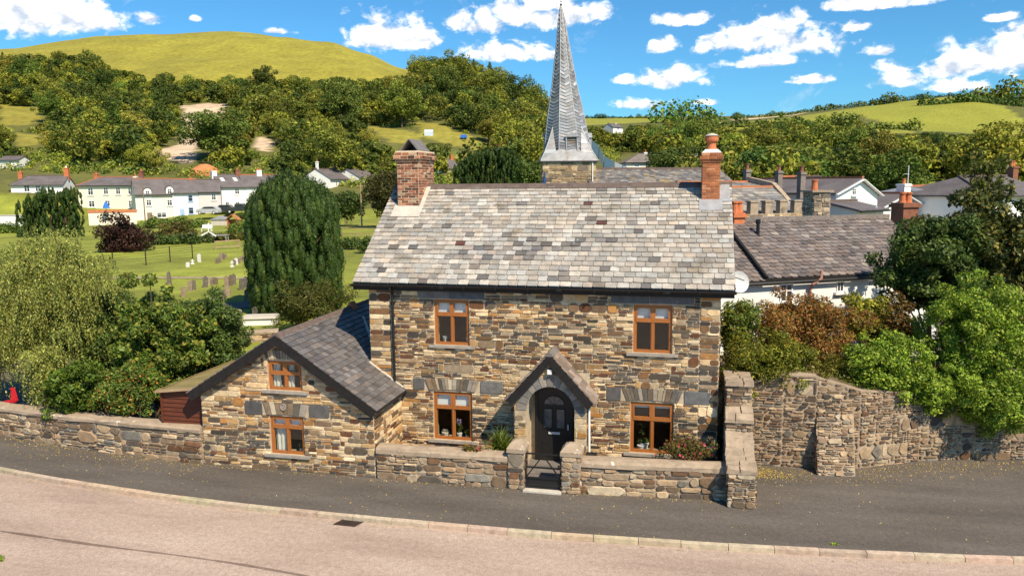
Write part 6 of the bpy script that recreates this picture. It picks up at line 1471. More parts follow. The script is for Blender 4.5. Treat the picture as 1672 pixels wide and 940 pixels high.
headstone(zx(1073), zy(830), 16, 5.5, 'round', (.15, .14, .125), 'short grey headstone with flowers at its foot')
headstone(zx(1018), zy(800), 11, 3.5, 'cross', WH, 'small white cross in front of the tarmac path')
for (x, y0, y1) in ((1242, 628, 728), (1290, 605, 706), (1340, 592, 688)):
    headstone(zx(x), zy(y1), (y1-y0)/5.223, 5, 'round', None, 'grey headstone in the short row along the tarmac path by the big yew', 'row along the path', lean=-.04)
for (x, y0, y1, w) in ((662, 250, 292, 14), (703, 225, 268, 10), (760, 180, 250, 15), (1040, 235, 292, 12), (1076, 215, 272, 14)):
    headstone(zx(x), zy(y1), (y1-y0)/5.223, w/5.223+.5, 'cross' if w < 14 else 'round', WH, 'small white memorial on the far lawn of the churchyard', 'white memorials on the far lawn')
for (x, y0, y1, w) in ((913, 215, 262, 20), (932, 205, 255, 16), (945, 172, 228, 16), (962, 176, 226, 16), (983, 180, 215, 14), (1056, 230, 275, 14), (1095, 215, 262, 13), (1118, 200, 245, 12), (1140, 190, 230, 10)):
    headstone(zx(x), zy(y1), (y1-y0)/5.223, w/5.223+.3, 'round', None, 'small grey headstone on the far lawn of the churchyard', 'grey headstones on the far lawn')
p = ground_at(424, 531); t = thing('chest_tomb', 'low whitewashed chest tomb lying beside the big yew', 'tomb', p)
u = (RT*1.0+FH*.12); u.z = 0; u.normalize(); n = Vector((-u.y, u.x, 0)); q = lambda a, b, z: p+u*a+n*b+Z3*z
mb = MB(); mb.hexa([q(-.75, 0, -.1), q(.75, 0, -.1), q(.75, .8, -.1), q(-.75, .8, -.1), q(-.75, 0, .32), q(.75, 0, .32), q(.75, .8, .32), q(-.75, .8, .32)]); mb.build('chest', 'white_render', t)
mb = MB(); mb.hexa([q(-.83, -.08, .32), q(.83, -.08, .32), q(.83, .88, .32), q(-.83, .88, .32), q(-.8, -.05, .42), q(.8, -.05, .42), q(.8, .85, .42), q(-.8, .85, .42)]); mb.build('lid', 'cement', t)
# paths through the churchyard
def ground_ribbon(name, pts, m, w, lift=.03):
    P = [ground_at(*q) for q in pts]; P = smooth_path([tuple(x) for x in P], 6); mb = MB(); O = offset_path([Vector((q.x, q.y, 0)) for q in P], w)
    for i in range(len(P)-1):
        a, b, c_, d_ = P[i], P[i+1], O[i+1], O[i]; mb.face([(k.x, k.y, H(k.x, k.y)+lift) for k in (a, b, c_, d_)])
    struct(mb.build(name, m))
ground_ribbon('path', [(300, 514), (345, 510), (400, 504), (440, 499), (480, 495)], 'pave_asphalt', 2.2)
ground_ribbon('path', [(150, 455), (220, 455), (280, 455), (350, 455), (430, 456), (480, 456)], 'mortar_dull', .7)
ground_ribbon('lane', [(560, 397), (590, 396), (620, 395), (660, 394)], 'pave_asphalt', 5.0)
# churchyard edge: low wall by the wing
cw = thing('churchyard_wall', 'low pinkish stone wall at the near edge of the churchyard behind the stone wing', 'wall', ground_at(415, 556))
a = ground_at(385, 560); b = ground_at(455, 556); path_wall(cw, [(a.x, a.y), (b.x, b.y)], [a.z+.35, b.z+.4], .4, PR_, 'mortar_dull', ends=False)
# fences
def fence(label, pts, h, gap, m, rails=2, post=.05, cat='fence', wire=False):
    P = [ground_at(*q) for q in pts]; root = thing('fence', label, cat, P[0]); P = [Vector((q.x, q.y, 0)) for q in P]; mr2 = MB(); cum = [0]
    for i in range(1, len(P)): cum.append(cum[-1]+(P[i]-P[i-1]).length)
    s = 0; prev = None
    while s <= cum[-1]+.01:
        q, _ = along(P, cum, min(s, cum[-1]-.001)); z = H(q.x, q.y); mb = MB(); mb.box(q.x-post, q.x+post, q.y-post, q.y+post, z-.2, z+h); mb.build('post', m, root)
        cur = Vector((q.x, q.y, z))
        if prev:
            for k in range(rails): zz = h*(.95-.8*k/max(rails-1, 1)*.8); mr2.bar(prev+Z3*zz, cur+Z3*zz, .03 if not wire else .012, .10 if not wire else .014)
        prev = cur; s += gap
    mr2.build('rail', m, root); return root
fence('dark railing fence between the far lawn of the churchyard and the cottage gardens', [(185, 438), (230, 434), (262, 430), (300, 424), (345, 419)], 1.3, 2.6, 'iron', rails=5, post=.03, wire=True)
fence('pale timber rail fence beside the lane right of the big yew', [(556, 386), (590, 387), (620, 387), (655, 388)], 1.1, 2.6, 'wood_pale')
fence('wooden rail fence at the back of the cottage gardens left of the big yew', [(352, 408), (380, 406), (405, 405)], .9, 2.4, 'wood_pale')
# utility poles
def pole(label, px, yb, yt, arm=True, m='wood_post', r=.11):
    p = ground_at(px, yb); zt_ = on_plane(px, yt, p, FH).z; t = thing('utility_pole', label, 'utility pole', p); mb = MB(); mb.tube([p-Z3*.3, Vector((p.x, p.y, zt_))], [r, r*.7], 8); mb.build('pole', m, t)
    if arm: mb = MB(); mb.bar(Vector((p.x, p.y, zt_-.4))-RT*.7, Vector((p.x, p.y, zt_-.4))+RT*.7, .09, .09); mb.build('crossarm', m, t)
pole('bare wooden telegraph pole in the green field right of the big yew', 591, 372, 299, m='wood_pale', r=.13)
pole('brown pole standing in front of the cream dormered cottage', 238, 372, 298, arm=False)
# garden things beyond the churchyard
def lowobj(name, label, cat, px, yb): return thing(name, label, cat, ground_at(px, yb))
p = ground_at(358, 368); t = thing('garden_shed', 'pale grey garden summerhouse with a shallow roof below the pickup', 'shed', p); fx = Frame(p-RT*1.4, p+RT*1.4, p.z)
mb = MB(); mb.hexa([fx.p(.1, 0, p.z-.2), fx.p(2.7, 0, p.z-.2), fx.p(2.7, 1.5, p.z-.2), fx.p(.1, 1.5, p.z-.2), fx.p(.1, 0, p.z+.9), fx.p(2.7, 0, p.z+.9), fx.p(2.7, 1.5, p.z+.9), fx.p(.1, 1.5, p.z+.9)]); mb.build('boarding', 'cement', t)
mb = MB(); mb.prism([fx.p(-.1, -.15, p.z+.9), fx.p(2.9, -.15, p.z+.9), fx.p(1.4, -.15, p.z+1.5)], fx.n*1.8); mb.build('roof', 'lead', t)
p = ground_at(379, 373); t = thing('playhouse', 'small orange brown timber playhouse with an open front', 'playhouse', p); fx = Frame(p-RT*.75, p+RT*.75, p.z); mb = MB()
for a in (0, 1.4): mb.hexa([fx.p(a, 0, p.z-.2), fx.p(a+.1, 0, p.z-.2), fx.p(a+.1, 1.3, p.z-.2), fx.p(a, 1.3, p.z-.2), fx.p(a, 0, p.z+1.3), fx.p(a+.1, 0, p.z+1.3), fx.p(a+.1, 1.3, p.z+1.3), fx.p(a, 1.3, p.z+1.3)])
mb.hexa([fx.p(.1, 1.2, p.z-.2), fx.p(1.4, 1.2, p.z-.2), fx.p(1.4, 1.3, p.z-.2), fx.p(.1, 1.3, p.z-.2), fx.p(.1, 1.2, p.z+1.3), fx.p(1.4, 1.2, p.z+1.3), fx.p(1.4, 1.3, p.z+1.3), fx.p(.1, 1.3, p.z+1.3)]); mat('wood_orange', (.40, .17, .07), .8, .25, 3, 5); mb.build('boarding', 'wood_orange', t)
mb = MB()
for sg in (-1, 1): mb.prism([fx.p(.75+sg*1.0, -.1, p.z+1.2), fx.p(.75, -.1, p.z+2.0), fx.p(.75, 1.5, p.z+2.0), fx.p(.75+sg*1.0, 1.5, p.z+1.2)], (0, 0, .08))
mb.build('roof', 'wood_orange', t)
p = ground_at(337, 378); t = thing('garden_bench', 'white garden bench on the lawn behind the churchyard', 'bench', p); fx = Frame(p-RT*.7, p+RT*.7, p.z)
hx = lambda m, a, b, n0, n1, z0, z1: m.hexa([fx.p(a, n0, p.z+z0), fx.p(b, n0, p.z+z0), fx.p(b, n1, p.z+z0), fx.p(a, n1, p.z+z0), fx.p(a, n0, p.z+z1), fx.p(b, n0, p.z+z1), fx.p(b, n1, p.z+z1), fx.p(a, n1, p.z+z1)])
mb = MB(); hx(mb, 0, 1.4, 0, .45, .42, .48); mb.build('seat', 'white_paint', t); mb = MB(); hx(mb, 0, 1.4, .42, .48, .5, .95); mb.build('backrest', 'white_paint', t)
for a in (.02, 1.3):
    for n0 in (.02, .38): mb = MB(); hx(mb, a, a+.08, n0, n0+.07, -.1, .42); mb.build('leg', 'white_paint', t)
p = ground_at(342, 397); t = thing('garden_windmill', 'white bladed garden windmill ornament on the lawn behind the churchyard', 'garden ornament', p)
mb = MB(); mb.tube([p-Z3*.2, p+Z3*1.3], .04, 6); mb.build('post', 'iron', t)
for k in range(3):
    a = math.pi/2+k*2*math.pi/3; c = p+Z3*1.3-FH*.06; e = c+(RT*math.cos(a)+Z3*math.sin(a))*.95; nn = (RT*-math.sin(a)+Z3*math.cos(a)); mb = MB(); mb.prism([c-nn*.04, e-nn*.13, e+nn*.05, c+nn*.06], FH*.03); mb.build('blade', 'white_paint', t)
p = ground_at(357, 395); t = thing('garden_table', 'grey table with slim legs on the lawn beside the windmill ornament', 'table', p); fx = Frame(p-RT*.9, p+RT*.9, p.z); mb = MB(); hx(mb, 0, 1.8, 0, .9, .7, .76); mb.build('tabletop', 'lead', t)
for a in (.05, 1.68):
    for n0 in (.05, .78): mb = MB(); hx(mb, a, a+.07, n0, n0+.07, -.1, .7); mb.build('leg', 'lead', t)
# cars
def car(label, px, yb, d, length, col, kind='hatch', rot=0.0):
    p = at_depth(px, yb, d); t = thing('parked_car', label, 'car', p); u = (RT*math.cos(rot)+FH*math.sin(rot)); u.z = 0; u.normalize(); n = Vector((-u.y, u.x, 0)); L = length; W2 = .85
    prof = {'hatch': [(0, .3), (0, .75), (.06, .95), (.22, 1.02), (.38, 1.42), (.78, 1.45), (.97, 1.0), (1, .6), (1, .3)],
            'pickup': [(0, .4), (0, 1.05), (.36, 1.08), (.37, 1.72), (.62, 1.74), (.74, 1.15), (.97, 1.05), (1, .85), (1, .4)]}[kind]
    mb = MB(); mb.prism([p+u*((a-.5)*L)+Z3*b-n*W2 for a, b in prof], n*2*W2); m = mat('paint_'+kind+str(len(MATS)), col, .3, .05, 3, 2, spec=.6); mb.build('body', m, t)
    mb = MB(); g = {'hatch': [(.27, 1.04), (.40, 1.36), (.76, 1.39), (.92, 1.02)], 'pickup': [(.40, 1.15), (.40, 1.62), (.60, 1.64), (.70, 1.18)]}[kind]
    for s in (-1, 1): mb.prism([p+u*((a-.5)*L)+Z3*b+n*s*W2 for a, b in g], n*s*.012)
    mb.build('window', 'pane_far', t)
    for a in (.18, .80):
        for s in (-1, 1): mb = MB(); c = p+u*((a-.5)*L)+n*s*(W2-.1)+Z3*.32; mb.tube([c-n*.1, c+n*.12], .32, 14); w = mb.build('wheel', 'rubber', t); mb = MB(); mb.tube([c+n*s*.10, c+n*s*.14], .18, 10); mb.build('hub', 'metal_pale', w)
car('silver hatchback parked outside the pinkish cottage', 341, 350, 138, 4.0, (.42, .42, .44)); car('dark pickup parked outside the tall white cottage with rooflights', 392, 348, 141, 5.0, (.03, .035, .035), 'pickup')
car('silver car parked by a white wall at the far left', 6, 381, 118, 4.2, (.48, .49, .5)); car('small black car at the right end of the cottage row', 366, 347, 143, 3.8, (.04, .04, .045))
p = ground_at(-40, 382); q = ground_at(36, 382); t = thing('garden_wall', 'white rendered wall behind the silver car at the far left', 'wall', q); fx = Frame(at_depth(-40, 378, 121), at_depth(40, 378, 121), 0); zt_ = on_plane(0, 352, fx.A, fx.n).z
mb = MB(); mb.hexa([fx.p(0, 0, 0), fx.p(fx.L, 0, 0), fx.p(fx.L, .3, 0), fx.p(0, .3, 0), fx.p(0, 0, zt_), fx.p(fx.L, 0, zt_), fx.p(fx.L, .3, zt_), fx.p(0, .3, zt_)]); mb.build('masonry', 'white_render', t)
mb = MB(); mb.hexa([fx.p(-.1, -.08, zt_), fx.p(fx.L+.1, -.08, zt_), fx.p(fx.L+.1, .38, zt_), fx.p(-.1, .38, zt_), fx.p(-.1, -.08, zt_+.12), fx.p(fx.L+.1, -.08, zt_+.12), fx.p(fx.L+.1, .38, zt_+.12), fx.p(-.1, .38, zt_+.12)]); mb.build('coping', 'cement', t)
t = thing('garden_wall', 'cream garden wall with an orange tiled top below the cream terrace', 'wall', at_depth(180, 372, 128)); fx = Frame(at_depth(146, 372, 128), at_depth(224, 372, 130), 0); zt_ = on_plane(180, 347, fx.A, fx.n).z
mb = MB(); mb.hexa([fx.p(0, 0, 0), fx.p(fx.L, 0, 0), fx.p(fx.L, .3, 0), fx.p(0, .3, 0), fx.p(0, 0, zt_), fx.p(fx.L, 0, zt_), fx.p(fx.L, .3, zt_), fx.p(0, .3, zt_)]); mb.build('masonry', 'cream_render', t)
mb = MB(); mb.hexa([fx.p(-.1, -.08, zt_), fx.p(fx.L+.1, -.08, zt_), fx.p(fx.L+.1, .38, zt_), fx.p(-.1, .38, zt_), fx.p(-.1, .05, zt_+.45), fx.p(fx.L+.1, .05, zt_+.45), fx.p(fx.L+.1, .3, zt_+.45), fx.p(-.1, .3, zt_+.45)]); mb.build('coping', 'ridge_red', t)
p = at_depth(173, 338, 127); t = thing('parasol', 'folded blue garden parasol behind the orange topped wall', 'parasol', p); mb = MB(); mb.tube([p-Z3*1.2, p+Z3*1.0], .04, 6); mb.build('pole', 'wood_post', t); mat('blue_bright', (.03, .16, .55), .7, .15, 4, 4); mb = MB(); mb.lathe(p-Z3*.2, [(.5, 0), (.45, .3), (.2, .9), (.03, 1.1)], 9); mb.build('canopy', 'blue_bright', t)
t = thing('boundary_fence', 'pale panel fence dropping down the slope right of the spire', 'fence', ground_at(985, 262)); mb = MB()
pts = [(966, 230, 160), (978, 240, 157), (986, 256, 154), (1004, 266, 151), (1030, 277, 149)]
for k, ((x0, y0, d0), (x1, y1, d1)) in enumerate(zip(pts, pts[1:])):
    a, b = at_depth(x0, y0, d0), at_depth(x1, y1, d1); mb = MB(); mb.prism([a+Z3*.2, b+Z3*.2, b-Z3*2.2, a-Z3*2.2], FH*.06); mb.build('panel', 'white_paint', t)
    mb = MB(); mb.box(a.x-.08, a.x+.08, a.y-.08, a.y+.08, a.z-3, a.z+.4); mb.build('post', 'wood_pale', t)
# hillside bits: greenhouse and blue trailer above the cream house
p = ground_at(700, 222); t = thing('greenhouse', 'small pale glass greenhouse on the steep grass above the cream house', 'greenhouse', p); fx = Frame(p-RT*1.4, p+RT*1.4, p.z)
mb = MB(); mb.prism([fx.p(0, 0, p.z-.5), fx.p(0, 2.2, p.z-.5), fx.p(0, 2.2, p.z+1.4), fx.p(0, 1.1, p.z+2.1), fx.p(0, 0, p.z+1.4)], fx.u*2.8); mat('pale_glass', (.55, .62, .70), .25, .1, 2, 3, spec=.6); mb.build('glazing', 'pale_glass', t)
mb = MB()
for a in (0, .7, 1.4, 2.1, 2.8): mb.bar(fx.p(a, -.02, p.z+1.4), fx.p(a, 1.1, p.z+2.13), .05, .05); mb.bar(fx.p(a, -.02, p.z), fx.p(a, -.02, p.z+1.4), .05, .05)
mb.build('frame', 'white_paint', t)
p = ground_at(757, 228); t = thing('trailer', 'blue covered trailer on the steep grass above the dark yews', 'trailer', p); mb = MB(); fx = Frame(p-RT*1.1, p+RT*1.1, p.z); mb.prism([fx.p(0, 0, p.z+.5), fx.p(2.2, 0, p.z+.5), fx.p(2.2, 0, p.z+1.2), fx.p(1.9, 0, p.z+1.6), fx.p(.3, 0, p.z+1.6), fx.p(0, 0, p.z+1.2)], fx.n*1.4); mb.build('cover', 'blue_bright', t)
for a in (.5, 1.6): mb = MB(); mb.tube([fx.p(a, -.05, p.z+.35), fx.p(a, .15, p.z+.35)], .35, 10); mb.build('wheel', 'rubber', t)
# ------------------------------------------------------------------ planting near the cottage
G_MID = [(4, (.062, .085, .014)), (3, (.085, .11, .017)), (2, (.042, .062, .012)), (1, (.13, .145, .026))]
G_DARK = [(4, (.030, .045, .010)), (3, (.045, .062, .012)), (1.5, (.066, .082, .016)), (.6, (.10, .11, .024))]
G_BRIGHT = [(4, (.125, .165, .016)), (3, (.165, .20, .020)), (2, (.085, .125, .014)), (1.2, (.24, .25, .032))]
G_WILLOW = [(4, (.145, .14, .030)), (3, (.19, .178, .040)), (2, (.095, .098, .023)), (1.2, (.26, .225, .060)), (.8, (.05, .052, .016))]
G_YELLOW = [(4, (.23, .21, .022)), (3, (.17, .17, .02)), (2, (.30, .26, .03)), (1, (.10, .12, .016))]
G_RUST = [(4, (.17, .072, .018)), (3, (.13, .062, .016)), (2, (.21, .10, .026)), (2.2, (.085, .085, .016)), (1, (.06, .032, .012))]
G_YEW = [(4, (.026, .046, .009)), (3, (.038, .060, .011)), (1.5, (.056, .080, .013)), (.5, (.09, .105, .018))]
G_PURPLE = [(4, (.045, .018, .014)), (3, (.065, .028, .018)), (2, (.03, .014, .012)), (1, (.10, .05, .03))]
for _p, _k in ((G_MID, 1.95), (G_DARK, 1.9), (G_BRIGHT, 1.65), (G_WILLOW, 2.0), (G_YELLOW, 1.4), (G_RUST, 1.9), (G_YEW, 1.2), (G_PURPLE, .95)): _p[:] = [(w, (c[0]*_k*(1.0 if _p in (G_RUST, G_PURPLE, G_YELLOW) else .92), c[1]*_k*1.03, c[2]*_k)) for w, c in _p]
def plant(name, label, cat, box, d, pal, n, leaf, style='bush', depth=None, matname='leaf', asp=.5, trunk=True, upb=.35, clump=None, ncl=None, bark='bark', group=None, lump=.12, extra=None, base=None, hang=1.2, shell=.5, rand=.7, top=1.0, droop=False):
    """box: (px0, py0, px1, py1) extent in the photo at distance d; gives centre, width, height in metres"""
    x0, y0, x1, y1 = box; c = at_depth((x0+x1)/2, (y0+y1)/2, d); rx = (x1-x0)/2*d/FPX; rz = (y1-y0)/2*d/FPX; ry = (depth or .8)*rx
    gz = H(c.x, c.y) if base is None else base; root = thing(name, label, cat, (c.x, c.y, gz), group)
    cr = clump or (.16*min(rx, rz)+.10, .30*min(rx, rz)+.14); ncl_ = ncl or int(26+10*(rx*rz))
    cs, rs = clumps_on((0, 0, 0), (rx, ry, rz), ncl_, cr, lump=lump, jitter=.35)
    inner, ir = clumps_on((0, 0, 0), (rx*.58, ry*.58, rz*.62), max(6, ncl_//3), (cr[0]*1.2, cr[1]*1.25), lump=lump)
    cs = np.array(cs+inner); rs = np.array(rs+ir)
    # orient by the camera's ground bearing so that width runs across the view
    P = cs[:, 0:1]*np.array(R0)+cs[:, 1:2]*np.array(FH)+cs[:, 2:3]*np.array([0, 0, 1.0])+np.array(c)
    fl_ = gz if base is None or base < .5 else gz-hang
    k = P[:, 2]-rs[:, 2] < fl_; P[k, 2] = np.maximum(P[k, 2], fl_+rs[k, 2]*.8)
    V, C = leaves(P, rs, n, leaf, pal, asp, upb, rand, shell, axis=(0, 0, -1) if droop else None, axw=.6 if droop else 0)
    if extra:
        V2, C2 = extra(P, rs, c, (rx, ry, rz)); V = np.concatenate([V, V2]); C = np.concatenate([C, C2])
    quads_obj('foliage', V, C, matname, root)
    mb = MB(); tb = Vector((c.x, c.y, gz-.15))
    if trunk:
        tp = Vector(c)+Vector((0, 0, rz*.2)); tr = .05+.03*rz; limb(mb, tb, tp, tr, tr*.45, (1, 1, 1), .05, 6, 8)
        for i in rng.choice(len(P), min(14, len(P)), replace=False):
            t = U(.3, .95); limb(mb, tb.lerp(tp, t), Vector(P[i]), tr*.38, .010, (1, 1, 1), .12, 5, 5)
    else:
        for i in rng.choice(len(P), min(12, len(P)), replace=False): limb(mb, tb+Vector((U(-.2, .2), U(-.2, .2), 0))*rx, Vector(P[i]), .022, .008, (1, 1, 1), .12, 5, 5)
    mb.build('trunk' if trunk else 'stems', bark, root)
    return root
def berries(n, size, pal):
    def f(P, rs, c, r):
        V, C = leaves(P, np.array(rs)*1.04, n, size, pal, .9, .2, .8, .9); return V, C
    return f
def weeping(P, rs, c, r, n_str=620, pal=G_WILLOW, leaf=.075):
    """hanging strands from the outside of the crown"""
    Vs = []; Cs = []
    idx = rng.choice(len(P), n_str)
    st = P[idx]+unit(rng.normal(size=(n_str, 3)))*np.array(rs)[idx]*.9
    for s in range(n_str):
        L = U(.35, 1.15); k = int(L/.035); t = np.linspace(0, 1, k)[:, None]; out = unit(st[s]-np.array(c)); out[2] = 0
        pos = st[s]+out*(t**.6)*L*.25+np.array([0, 0, -1])*L*(t**1.3)+rng.normal(size=(k, 3))*.02
        ax = unit(rng.normal(size=(k, 3))*.6+np.array([0, 0, -1.2])); nr = unit(rng.normal(size=(k, 3))); nr = unit(nr-ax*(nr*ax).sum(1, keepdims=True)); b = np.cross(nr, ax); l = leaf*rng.uniform(.6, 1.3, (k, 1))*.5
        Vs.append(np.stack([pos-ax*l, pos+b*l*.45, pos+ax*l, pos-b*l*.45], 1)); Cs.append(pal_cols(pal, None, k, .3))
    return np.concatenate(Vs), np.concatenate(Cs)
# left hand group
def two(*fs):
    def f(P, rs, c, r):
        o = [g(P, rs, c, r) for g in fs]; return np.concatenate([x[0] for x in o]), np.concatenate([x[1] for x in o])
    return f
plant('weeping_tree', 'pale yellowish weeping tree with fine hanging leaves on the left, behind the low wall', 'tree', (-12, 368, 182, 580), 24.4, G_WILLOW, 18000, .075, depth=.8, extra=lambda P, rs, c, r: weeping(P, rs, c, r, 2200), bark='bark', clump=(.22, .48), ncl=60, asp=.4, lump=.2, droop=True)
plant('weeping_tree', 'weeping tree cut by the left edge, its strands hanging down to the low wall', 'tree', (-120, 440, 60, 625), 24.0, G_WILLOW, 18000, .075, depth=.7, extra=lambda P, rs, c, r: weeping(P, rs, c, r, 900), clump=(.22, .45), ncl=50, asp=.4, droop=True, trunk=False)
plant('weeping_tree', 'small umbrella shaped weeping tree just above the wall at the far left', 'tree', (44, 560, 105, 632), 23.0, G_WILLOW, 5000, .07, depth=.9, extra=lambda P, rs, c, r: weeping(P, rs, c, r, 240), clump=(.14, .25), ncl=22, asp=.4, droop=True)
plant('evergreen_tree', 'dark feathery evergreen left of the bright holly behind the low wall', 'tree', (95, 455, 235, 665), 25.0, G_DARK, 42000, .10, depth=.8, matname='leaf_dark', asp=.38, clump=(.2, .42), ncl=75, lump=.2)
plant('evergreen_tree', 'dark feathery evergreen right of the bright holly, next to the wooden shed', 'tree', (280, 470, 402, 630), 25.0, G_DARK, 36000, .10, depth=.9, matname='leaf_dark', asp=.38, clump=(.2, .42), ncl=65, lump=.2)
plant('holly_tree', 'bushy green tree with lighter shoots between the two dark evergreens behind the low wall', 'tree', (178, 452, 330, 675), 23.6, G_MID, 42000, .10, depth=.8, asp=.48, clump=(.18, .42), ncl=80, lump=.22, extra=berries(5200, .105, [(2, (.20, .22, .03)), (1, (.27, .24, .035))]))
plant('laurel_bush', 'glossy bright green laurel bush leaning over the low wall under the weeping tree', 'shrub', (80, 592, 185, 680), 22.4, [(4, (.075, .125, .014)), (3, (.11, .165, .018)), (1, (.18, .22, .03)), (2, (.045, .075, .012))], 9000, .14, depth=.8, matname='leaf_gloss', asp=.36, trunk=False, clump=(.2, .36), ncl=32)
plant('berry_bush', 'loose shrub flecked with orange berries leaning over the low wall beside the brown shed', 'shrub', (158, 590, 262, 685), 22.0, G_MID, 13000, .085, depth=.8, asp=.42, trunk=False, clump=(.16, .32), ncl=38, extra=berries(1300, .05, [(2, (.42, .16, .03)), (1, (.5, .26, .05))]))
# big clipped yew
def yew(name, label, box, d, n_pl, n_leaf, leaf, pal=G_YEW, prof=None, base=None, group=None):
    x0, y0, x1, y1 = box; p0 = at_depth((x0+x1)/2, y1, d); w = (x1-x0)/2*d/FPX; h = (y1-y0)*d/FPX; gz = p0.z if base is None else base; root = thing(name, label, 'tree', (p0.x, p0.y, gz), group)
    cs = []; rs = []; ga = 2.39996
    for i in range(n_pl):
        t = (i+.5)/n_pl; zc = t*h; k = float(np.interp(t, *prof)); a = i*ga+U(-.3, .3); r = w*k*U(.80, .94); s = w*U(.085, .14)
        rz = s*U(2.0, 3.2); cs.append((p0.x+r*math.cos(a), p0.y+r*math.sin(a), p0.z+min(max(zc, rz*.8), h*(1-.22*min(1, r/w)**3)-rz))); rs.append((s, s, rz))
    for i in range(n_pl//5): t = U(.05, .95); k = float(np.interp(t, *prof)); a = U(0, 6.28); r = w*k*.5*U(.3, 1); cs.append((p0.x+r*math.cos(a), p0.y+r*math.sin(a), p0.z+t*h*.93)); rs.append((w*.28, w*.28, w*.5))
    V, C = leaves(cs, rs, n_leaf, leaf, pal, .34, .15, .34, .84, axis=(0, 0, 1), axw=.62, clumpvar=.28, taper=.5); V2, C2 = cores(cs, rs, pal, .62); V = np.concatenate([V, V2]); C = np.concatenate([C, C2]); quads_obj('foliage', V, C, 'leaf_dark', root)
    mb = MB(); limb(mb, (p0.x, p0.y, min(p0.z, gz)-.2), (p0.x, p0.y, p0.z+h*.5), .1+.05*w, .08, (1, 1, 1), .02, 5, 8)
    for q in range(10): limb(mb, (p0.x, p0.y, p0.z+h*.1*U(.2, 3)), cs[rnd.randrange(len(cs))], .06, .02, (1, 1, 1), .1, 4, 5)
    mb.build('trunk', 'bark', root)
BARREL = ([0, .08, .25, .6, .8, .92, 1.0], [.84, .96, 1.04, 1.06, .96, .70, .28])
yew('yew_tree', 'huge dark barrel shaped yew standing in the churchyard left of the cottage', (412, 284, 561, 520), 40, 520, 200000, .10, prof=BARREL)
FLAT = ([0, .3, .8, .95, 1], [.9, 1, .95, .8, .45])
for k, (x0, x1, y0) in enumerate(((36, 66, 322), (52, 84, 312), (72, 104, 303), (95, 124, 306), (110, 135, 303))):
    yew('clipped_yew', 'dark columnar yew in the tight clump before the white house at the far left', (x0-5, y0, x1+5, 400), 100, 70, 13000, .21, prof=FLAT, group='yew clump at the far left')
for k, (x0, x1, y0) in enumerate(((744, 772, 262), (760, 790, 248), (778, 812, 240), (803, 840, 235), (815, 850, 246))):
    yew('clipped_yew', 'dark columnar yew in the clump behind the cottage ridge, left of the spire', (x0-5, y0, x1+5, 330), 78, 80, 16000, .17, prof=FLAT, group='yew clump behind the ridge')
plant('purple_tree', 'dark purple leaved tree at the edge of the churchyard lawn', 'tree', (162, 345, 238, 440), 76, G_PURPLE, 11000, .24, matname='leaf_dark', clump=(.5, 1.0), ncl=40, lump=.25)
plant('bush', 'green bush at the foot of the purple leaved tree', 'shrub', (205, 362, 245, 432), 80, G_MID, 4500, .26, clump=(.4, .8), ncl=24, trunk=False)
plant('orchard_tree', 'small round brownish green tree on the lawn beyond the churchyard fence', 'tree', (252, 362, 330, 415), 92, [(3, (.16, .125, .03)), (3, (.11, .10, .022)), (2, (.07, .07, .016))], 7000, .28, clump=(.5, .95), ncl=34, lump=.2)
plant('bush', 'dark green hedge bush below the orchard tree', 'shrub', (225, 396, 345, 430), 86, G_DARK, 6500, .28, depth=.4, clump=(.4, .8), ncl=34, trunk=False)
plant('bush', 'leafy bush in the cottage garden just left of the big yew', 'shrub', (372, 360, 425, 405), 98, G_MID, 5000, .28, depth=.7, clump=(.4, .8), ncl=28, trunk=False)
plant('bush', 'wide low bush in front of the rail fence left of the big yew', 'shrub', (345, 398, 425, 418), 90, [(3, (.15, .14, .025)), (2, (.09, .095, .018))], 4000, .26, depth=.4, clump=(.35, .6), ncl=24, trunk=False)
plant('bush', 'bank of scrub below the lane in front of the cream dormered cottage', 'shrub', (222, 355, 345, 378), 118, G_MID, 5200, .32, depth=.3, clump=(.5, .9), ncl=30, trunk=False)
plant('bush', 'green bank of scrub in front of the white wall at the far left', 'shrub', (-30, 378, 42, 402), 108, G_MID, 4000, .3, depth=.4, clump=(.5, .9), ncl=24, trunk=False)
plant('bush', 'hedge in front of the dark pickup at the end of the cottage row', 'shrub', (378, 345, 460, 362), 132, G_DARK, 3600, .34, depth=.3, clump=(.5, .9), ncl=24, trunk=False)
plant('bush', 'dark rounded bush between the white houses and the brick chimney', 'tree', (592, 275, 672, 352), 110, [(3, (.05, .05, .014)), (3, (.075, .07, .018)), (1, (.11, .085, .022))], 11000, .34, clump=(.7, 1.3), ncl=44, lump=.2)
plant('bush', 'low dark bush beside the right side of the big yew top', 'shrub', (528, 312, 602, 356), 116, G_DARK, 7000, .34, depth=.6, clump=(.6, 1.1), ncl=34, trunk=False)
plant('bush', 'small sapling by the lane beside the cottage roof', 'shrub', (585, 385, 612, 412), 72, G_DARK, 1800, .2, clump=(.25, .45), ncl=14)
plant('bush', 'hedge along the lane below the rail fence', 'shrub', (552, 390, 592, 402), 76, G_DARK, 2000, .2, depth=.4, clump=(.25, .45), ncl=14, trunk=False)
plant('shrub', 'bright green shrub at the foot of the big yew, right side', 'shrub', (440, 462, 566, 528), 34.5, [(3, (.095, .10, .018)), (3, (.06, .07, .014)), (1.2, (.16, .145, .028))], 17000, .11, depth=.7, clump=(.25, .5), ncl=50, asp=.4, trunk=False, lump=.3)
plant('bush', 'leafy tree immediately left of the church tower', 'tree', (842, 262, 892, 312), 74, G_MID, 9000, .24, clump=(.45, .9), ncl=34)
